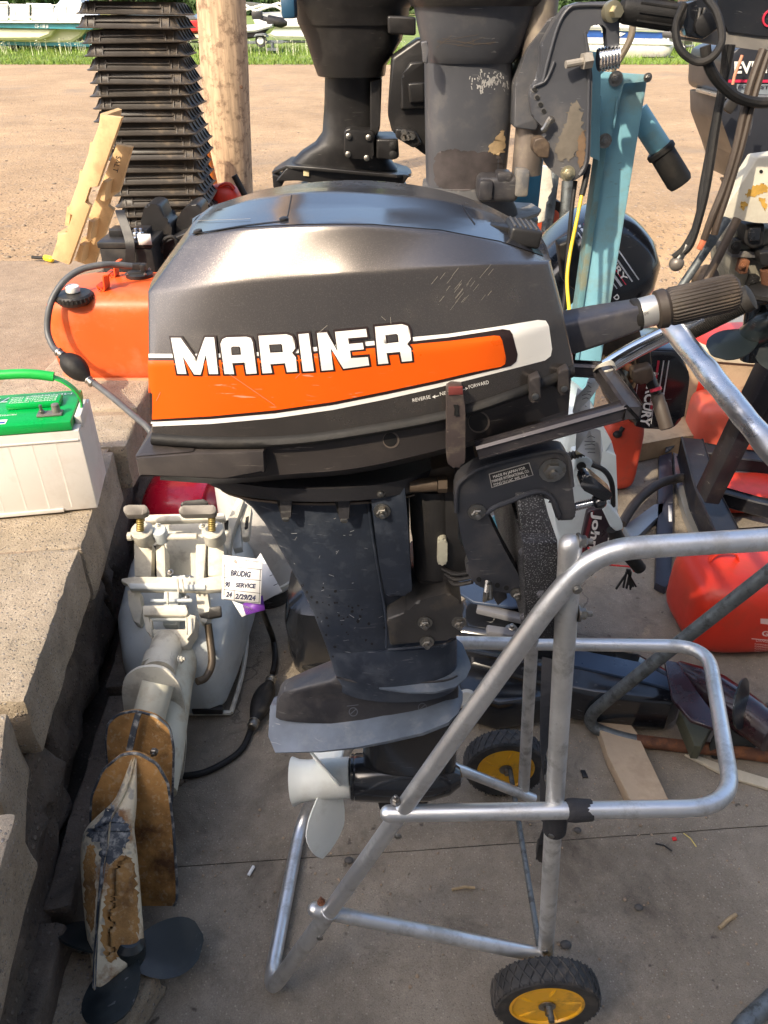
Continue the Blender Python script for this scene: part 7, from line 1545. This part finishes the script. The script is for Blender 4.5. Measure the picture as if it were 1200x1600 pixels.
bm = NB(); tube(bm, catmull([W(925, 726, 1.40), W(945, 736, 1.39), W(956, 756, 1.39), W(958, 790, 1.42)], 6), .0055, 10); add('cable', bm, black_rub, JW)
bm = NB(); prf3 = [];
a = W(884, 714, 1.41); b = W(912, 707, 1.41); L = (b-a).length
for k in range(12): prf3.append((.010 if k % 2 else .007, L*k/11))
lathe(bm, prf3, a, b-a, 14); add('spring', bm, black_plas, JW); bm = NB(); tube(bm, [W(900, 706, 1.40), W(930, 704, 1.40)], .006, 8); add('brass_rod', bm, M('brass', (0, 0, 0)), JW)
prf_('tiller_arm', [(938, 790), (950, 783), (972, 815), (975, 828), (962, 832), (952, 820)], 1.40, .04, wj, JW, .008)
bm = NB(); tube(bm, [W(958, 826, 1.42), W(968, 850, 1.42), W(1000, 888, 1.43)], .016, 16, radii=[.015, .018, .015]); add('tiller_grip', bm, black_rub, JW)
cable('cord', 'red coiled kill cord dangling from the white tiller motor', [(893, 812, 1.9), (900, 830, 1.88), (906, 845, 1.88), (915, 850, 1.9), (922, 860, 1.39), (934, 872, 1.42), (950, 882, 2.0), (968, 884, 2.02), (985, 886, 2.05), (991, 893, 2.06)], .0028, red_cord, 'cord')
KN = root('key_lanyard', 'bunch of small black plastic tabs on the end of the red cord', 'lanyard', W(978, 905, 1.56)); random.seed(3)
for k in range(8): bm = NB(); a = W(982+random.uniform(-6, 6), 893+random.uniform(-4, 4), 1.56); b = W(978+random.uniform(-16, 16), 918+random.uniform(-6, 4), 1.56); bar(bm, a, b, .006, .005, bev=.0015); add('tab', bm, black_plas, KN)
# white paper tags tied to carry handle
TG3 = root('paper_tag', 'crumpled white repair tags tied with string to the black carry handle', 'paper tag', W(930, 600, .96))
pts1 = [(928, 578), (937, 585), (934, 602), (922, 625), (905, 645), (893, 640), (898, 618), (915, 598)]
for pts, Y in ((pts1, 1.0), ([(905, 610), (922, 620), (925, 650), (900, 655), (893, 640)], 1.03), ([(900, 672), (922, 668), (936, 668), (940, 700), (936, 722), (928, 728), (922, 705), (898, 700)], 1.0)):
    bm = NB(); prism(bm, [W(x, y, Y)+Vector((0, .01*math.sin(x*.3), 0)) for x, y in pts], Vector((0, .0008, 0))); q = add('card', bm, paper, TG3, smooth=None); TRq = bvh_of([q])
    for k in range(5):
        x = sum(p[0] for p in pts)/len(pts); y = sum(p[1] for p in pts)/len(pts); line_decal('handwriting', [(x-7+random.uniform(-3, 3), y-12+k*6), (x+random.uniform(-3, 3), y-14+k*6+random.uniform(-2, 3)), (x+7, y-12+k*6)], .9, ink, TRq, .0006, TG3)
string_m = M('string', (.62, .58, .50), .8)
for k in range(4):
    bm = NB(); tube(bm, catmull([W(925+k, 583-k, .93), W(935, 574-k, .90), W(955, 570-k*2, .90), W(962, 575+k, .91), W(945, 580+k*1.5, .90), W(926, 585, .94)], 5), .0008, 5); add('string', bm, string_m, TG3)
# metal strips and steel frame
def lay(name, label, pts, z, th, mat, cat, bev=.003):
    bm = NB(); prism(bm, [G(x, y, z) for x, y in pts], Vector((0, 0, -th)), bev); return add(name, bm, mat, None, label, cat)
lay('flat_bar', 'long dark flat bar lying on the floor, nearest the white tiller motor', [(1030, 712), (1050, 706), (1052, 800), (1049, 905), (1040, 918), (1024, 910), (1028, 800)], .035, .03, M('dark_bar', (.03, .03, .042), .4, .1, .2, 8, scr=(.3, .3, .3), samt=.5), 'metal bar')
bm = NB(); prism(bm, [G(1044, 790, .0365), G(1050, 790, .0365), G(1050, 815, .0365), G(1045, 815, .0365)], Vector((0, 0, .0012))); add('sticker', bm, M('bar_sticker', (.5, .5, .52), .5), None, 'pale sticker strip on the dark flat bar', 'sticker', smooth=None)
lay('channel', 'bare aluminium channel slanting across the floor beside the dark bar', [(1052, 706), (1066, 712), (1078, 770), (1102, 835), (1090, 850), (1070, 800), (1056, 750)], .04, .035, M('channel_alu', (.45, .46, .48), .4, .8, .1, 8), 'metal channel')
lay('channel', 'blue-grey metal angle lying under the black hose', [(985, 838), (975, 822), (1022, 788), (1038, 785), (1036, 800), (992, 842)], .035, .03, M('angle_blue', (.25, .30, .36), .45, .4), 'metal angle')
lay('flat_bar', 'grey hooked steel strap beside the wooden plank', [(1040, 706), (1040, 695), (1055, 682), (1085, 676), (1085, 684), (1060, 690), (1048, 702)], .05, .01, galv, 'metal bar')
bm = NB(); tube(bm, catmull([G(972, 818, .05), G(990, 790, .08), G(1012, 768, .09), (G(1040, 752, .09)), G(1082, 744, .07)], 6), .018, 12); add('hose', bm, M('old_hose', (.035, .03, .028), .6, 0, .3, 12), None, 'thick dull black hose curving over the metal bars', 'hose')
FR = root('steel_frame', 'black painted steel angle frame on the floor at the right edge', 'steel frame', G(1120, 800, 0))
blf = M('black_frame', (.012, .012, .016), .4, 0, .3, 9, .2, 120, spec=.3, dirt=(.06, .05, .04), damt=.2, ds=12, scr=(.3, .28, .25), samt=.5)
bm = NB(); bar(bm, T(1105, 775, 2.55), T(1210, 560, 2.25), .09, .05, bev=.004); add('upright', bm, blf, FR)
bm = NB(); beam(bm, [G(1078, 700, .12), G(1100, 780, .12), G(1135, 855, .12)], .09, .10, .005); add('side_rail', bm, blf, FR)
bm = NB(); beam(bm, [G(1080, 705, .12), G(1150, 718, .12), G(1260, 730, .12)], .09, .06, .005); add('cross_rail', bm, blf, FR)
bm = NB(); beam(bm, [G(1110, 770, .10), G(1180, 790, .10), G(1280, 812, .1)], .05, .06, .005); add('cross_rail', bm, blf, FR)
bm = NB(); beam(bm, [G(1130, 850, .10), G(1200, 845, .10), G(1280, 840, .10)], .10, .06, .005); add('cross_rail', bm, blf, FR)
bm = NB(); bar(bm, T(1190, 700, 2.4), T(1205, 590, 2.3), .05, .05, bev=.004); add('strut', bm, blf, FR)
# rusty bent pipe
RP = root('bent_pipe', 'weathered grey pipe bent back into a rusty brown leg on the floor', 'pipe', G(925, 1130, 0))
pp = fillet([W(1235, 868, 1.30), W(1130, 950, 1.33), W(1000, 1052, 1.37), G(905, 1130, .022), G(985, 1158, .022), G(1060, 1165, .022)], [0, .2, .3, .10, .1, 0], 8)
bm = NB(); tube(bm, pp[:-4], .0165, 16); add('pipe', bm, galv, RP)
bm = NB(); tube(bm, [pp[-5], G(1060, 1165, .022), G(1130, 1172, .022), G(1260, 1190, .022)], .0168, 16); add('rusty_leg', bm, M('rusty_steel', (0, 0, 0)), RP)
# wooden strips
lay('wooden_plank', 'pale sawn plank lying under the rusty pipe', [(925, 1105), (958, 1092), (995, 1145), (1045, 1248), (985, 1252), (950, 1180)], .035, .033, M('sawn_plank', (.44, .33, .22), .75, 0, .15, 5, .4, 90, dirt=(.28, .20, .13), damt=.4, ds=8), 'wooden plank')
lay('wooden_strip', 'thin whitish wooden strip at the right edge beyond the kick loop', [(1070, 1178), (1085, 1178), (1130, 1195), (1215, 1220), (1215, 1236), (1140, 1214)], .012, .01, brd, 'wooden strip')
# dark motor lying on the floor behind the transom
DM = root('outboard_motor', 'black and maroon lower unit with propeller lying on the floor right of the cart', 'outboard motor', G(1120, 1130, 0))
mar = M('maroon_black', (.025, .007, .011), .25, 0, .3, 4, coat=.4, dirt=(.02, .02, .022), damt=.8, ds=5)
def slab(name, pts, z, th, mat, par, bev=.01):
    bm = NB(); prism(bm, [G(x, y, z) for x, y in pts], Vector((0, 0, -th)), bev, 3); return add(name, bm, mat, par)
slab('leg', [(730, 975), (870, 990), (1000, 1018), (1062, 1052), (1068, 1082), (1050, 1096), (930, 1085), (860, 1068), (730, 1040)], .14, .12, black_gloss, DM, .02)
slab('leg_side', [(880, 1010), (1000, 1034), (1060, 1066), (1056, 1078), (990, 1060), (880, 1036)], .148, .01, M('panel_navy', (.03, .05, .09), .3), DM, .003)
slab('anti_ventilation_plate', [(1038, 1030), (1060, 1034), (1085, 1075), (1125, 1125), (1116, 1138), (1080, 1125), (1050, 1090)], .19, .012, mar, DM, .004)
slab('skeg_plate', [(1062, 1110), (1120, 1120), (1096, 1166), (1085, 1165)], .10, .05, M('olive_grey', (.07, .07, .045), .6), DM, .003)
slab('olive_tab', [(966, 1004), (972, 998), (984, 995), (996, 1000), (1004, 1010), (990, 1012)], .16, .02, MC['olive_grey'], DM, .003)
slab('olive_tab', [(920, 1003), (926, 998), (962, 1000), (966, 1010), (930, 1010)], .16, .02, MC['olive_grey'], DM, .003)
ca = G(1105, 1075, .11); cb = G(1212, 1150, .12); Lc = (cb-ca).length
bm = NB(); lathe(bm, [(.02, -.10), (.045, -.03), (.055, .02), (.055, Lc*.5), (.052, Lc*.7), (.05, Lc*.74), (.05, Lc*.98), (.044, Lc), (.03, Lc)], ca, cb-ca, 32); add('gearcase', bm, mar, DM)
for k, (m2) in enumerate((prop_blk, prop_blk, prop_blk)):
    bm = NB(); ax_ = (cb-ca).normalized(); u_ = ax_.cross(Vector((0, 0, 1))).normalized(); blade(bm, ca.lerp(cb, .62), ax_, math.radians(60+120*k), .15, .045, .07, math.radians(25), u_, ax_.cross(u_), th=.004); add('blade', bm, m2, DM)
bm = NB(); lathe(bm, [(.014, 0), (.014, .02), (.006, .03)], cb, cb-ca, 16); add('prop_nut', bm, steel, DM)
DM2 = root('outboard_motor', 'glossy black outboard lying behind the black transom board and main leg', 'outboard motor', G(780, 1010, 0))
slab('cowl', [(716, 935), (760, 900), (860, 905), (900, 935), (900, 990), (820, 1000), (716, 985)], .22, .20, black_gloss, DM2, .03)
slab('splash_plate', [(712, 906), (730, 892), (800, 884), (862, 892), (866, 940), (800, 948), (740, 940), (716, 925)], .28, .01, M('navy_plate', (.03, .045, .08), .4), DM2, .003)
slab('lower_cowl', [(700, 1010), (760, 1000), (850, 1035), (850, 1090), (780, 1100), (710, 1080)], .12, .11, black_gloss, DM2, .02)
bm = NB(); lathe(bm, [(.008, 0), (.026, .002), (.028, .01), (.02, .016), (.01, .014)], G(731, 1092, .13), (-.3, -1, .7), 28); add('vented_plug', bm, M('plug_grey', (.28, .29, .28), .5, .2), DM2)
for (a, b) in (((705, 1010, .24), (850, 1040, .2)), ((760, 985, .25), (860, 1000, .22)), ((730, 1090, .06), (810, 1110, .05)), ((745, 950, .26), (850, 975, .24))):
    bm = NB(); bar(bm, G(*a), G(*b), .03, .02, bev=.005); add('rib', bm, random.choice([black_gloss, M('grey_rib', (.12, .12, .13), .4)]), DM2)
bm = NB(); bolt(bm, G(799, 984, .24), (0, -.2, 1), .012, .012); add('bolt', bm, steel, DM2)
# small litter
def twig(label, a, b, r, mat, cat='twig', name='twig'):
    bm = NB(); A_ = G(*a, .004); B_ = G(*b, .004); tube(bm, [A_, A_.lerp(B_, .5)+Vector((.002, .003, .002)), B_], r, 6); return add(name, bm, mat, None, label, cat)
straw = M('bark_chip', (.34, .25, .14), .8, 0, .3, 60)
twig('small bark chip on the concrete in the middle of the cart frame', (706, 1390), (742, 1387), .0035, straw, 'wood chip', 'wood_chip')
twig('bark chip on the open floor at the lower right', (1124, 1450), (1150, 1429), .0045, straw, 'wood chip', 'wood_chip')
twig('yellow straw on the gritty patch right of the cart', (1068, 1302), (1088, 1323), .0014, M('straw', (.6, .48, .15), .8), 'straw', 'straw')
twig('bent black wire scrap on the floor by the straw', (1024, 1318), (1050, 1330), .002, black_rub, 'wire scrap', 'wire_scrap')
twig('white seed husk on the floor under the propeller', (388, 1368), (396, 1354), .004, decal_white, 'husk', 'husk')
lay('plastic_scrap', 'tiny black plastic scrap on the floor near the sawn plank', [(907, 1203), (914, 1203), (919, 1214), (911, 1214)], .006, .005, black_plas, 'scrap', .0005)
lay('plastic_scrap', 'tiny red plastic scrap in the grit', [(1050, 1308), (1056, 1307), (1058, 1312), (1052, 1313)], .005, .004, red_cord, 'scrap', .0005)
for k, (x, y, s) in enumerate(((1012, 701, 14), (1030, 696, 12), (1046, 706, 9))):
    c = G(x, y, .01); bm = NB(); q = []
    for j in range(9): a = 2*math.pi*j/9; q.append(bm.verts.new(c+Vector((math.cos(a)*s*.0035*(1.3 if j % 2 else .8), math.sin(a)*s*.003, .006*math.sin(j*2)))))
    bm.faces.new(q); bmesh.ops.triangulate(bm, faces=bm.faces[:]); add('leaf', bm, M('leaf_orange', (.48, .24, .05), .7, 0, .3, 30), None, ['largest dry orange leaf by the plank end', 'middle dry orange leaf by the plank end', 'smallest dry orange leaf beside the grey strap'][k], 'leaf', 'dry leaves by the wooden plank', smooth=None)
for k, (x, y, r, lb) in enumerate(((902, 1297, .008, 'dark pebble on the floor below the kick loop'), (998, 1418, .008, 'dark pebble on the open floor at lower right'), (884, 1476, .010, 'grey pebble just above the front wheel'), (733+160, 1545, .006, 'small pebble right of the front wheel'), (545, 1344, .009, 'dark pebble on the slab joint'))):
    bm = NB(); ellip(bm, G(x, y, r*.4), (r*1.2, r, r*.6), 10, 6); add('pebble', bm, M('pebble_dark', (.07, .065, .06), .7), None, lb, 'pebble')
BR = root('bent_pipe', 'grey tube entering the picture at the bottom right corner', 'pipe', G(1180, 1590, 0)); bm = NB(); tube(bm, [G(1120, 1660, .06), G(1165, 1600, .06), G(1225, 1545, .06)], .018, 14); add('pipe', bm, galv, BR)
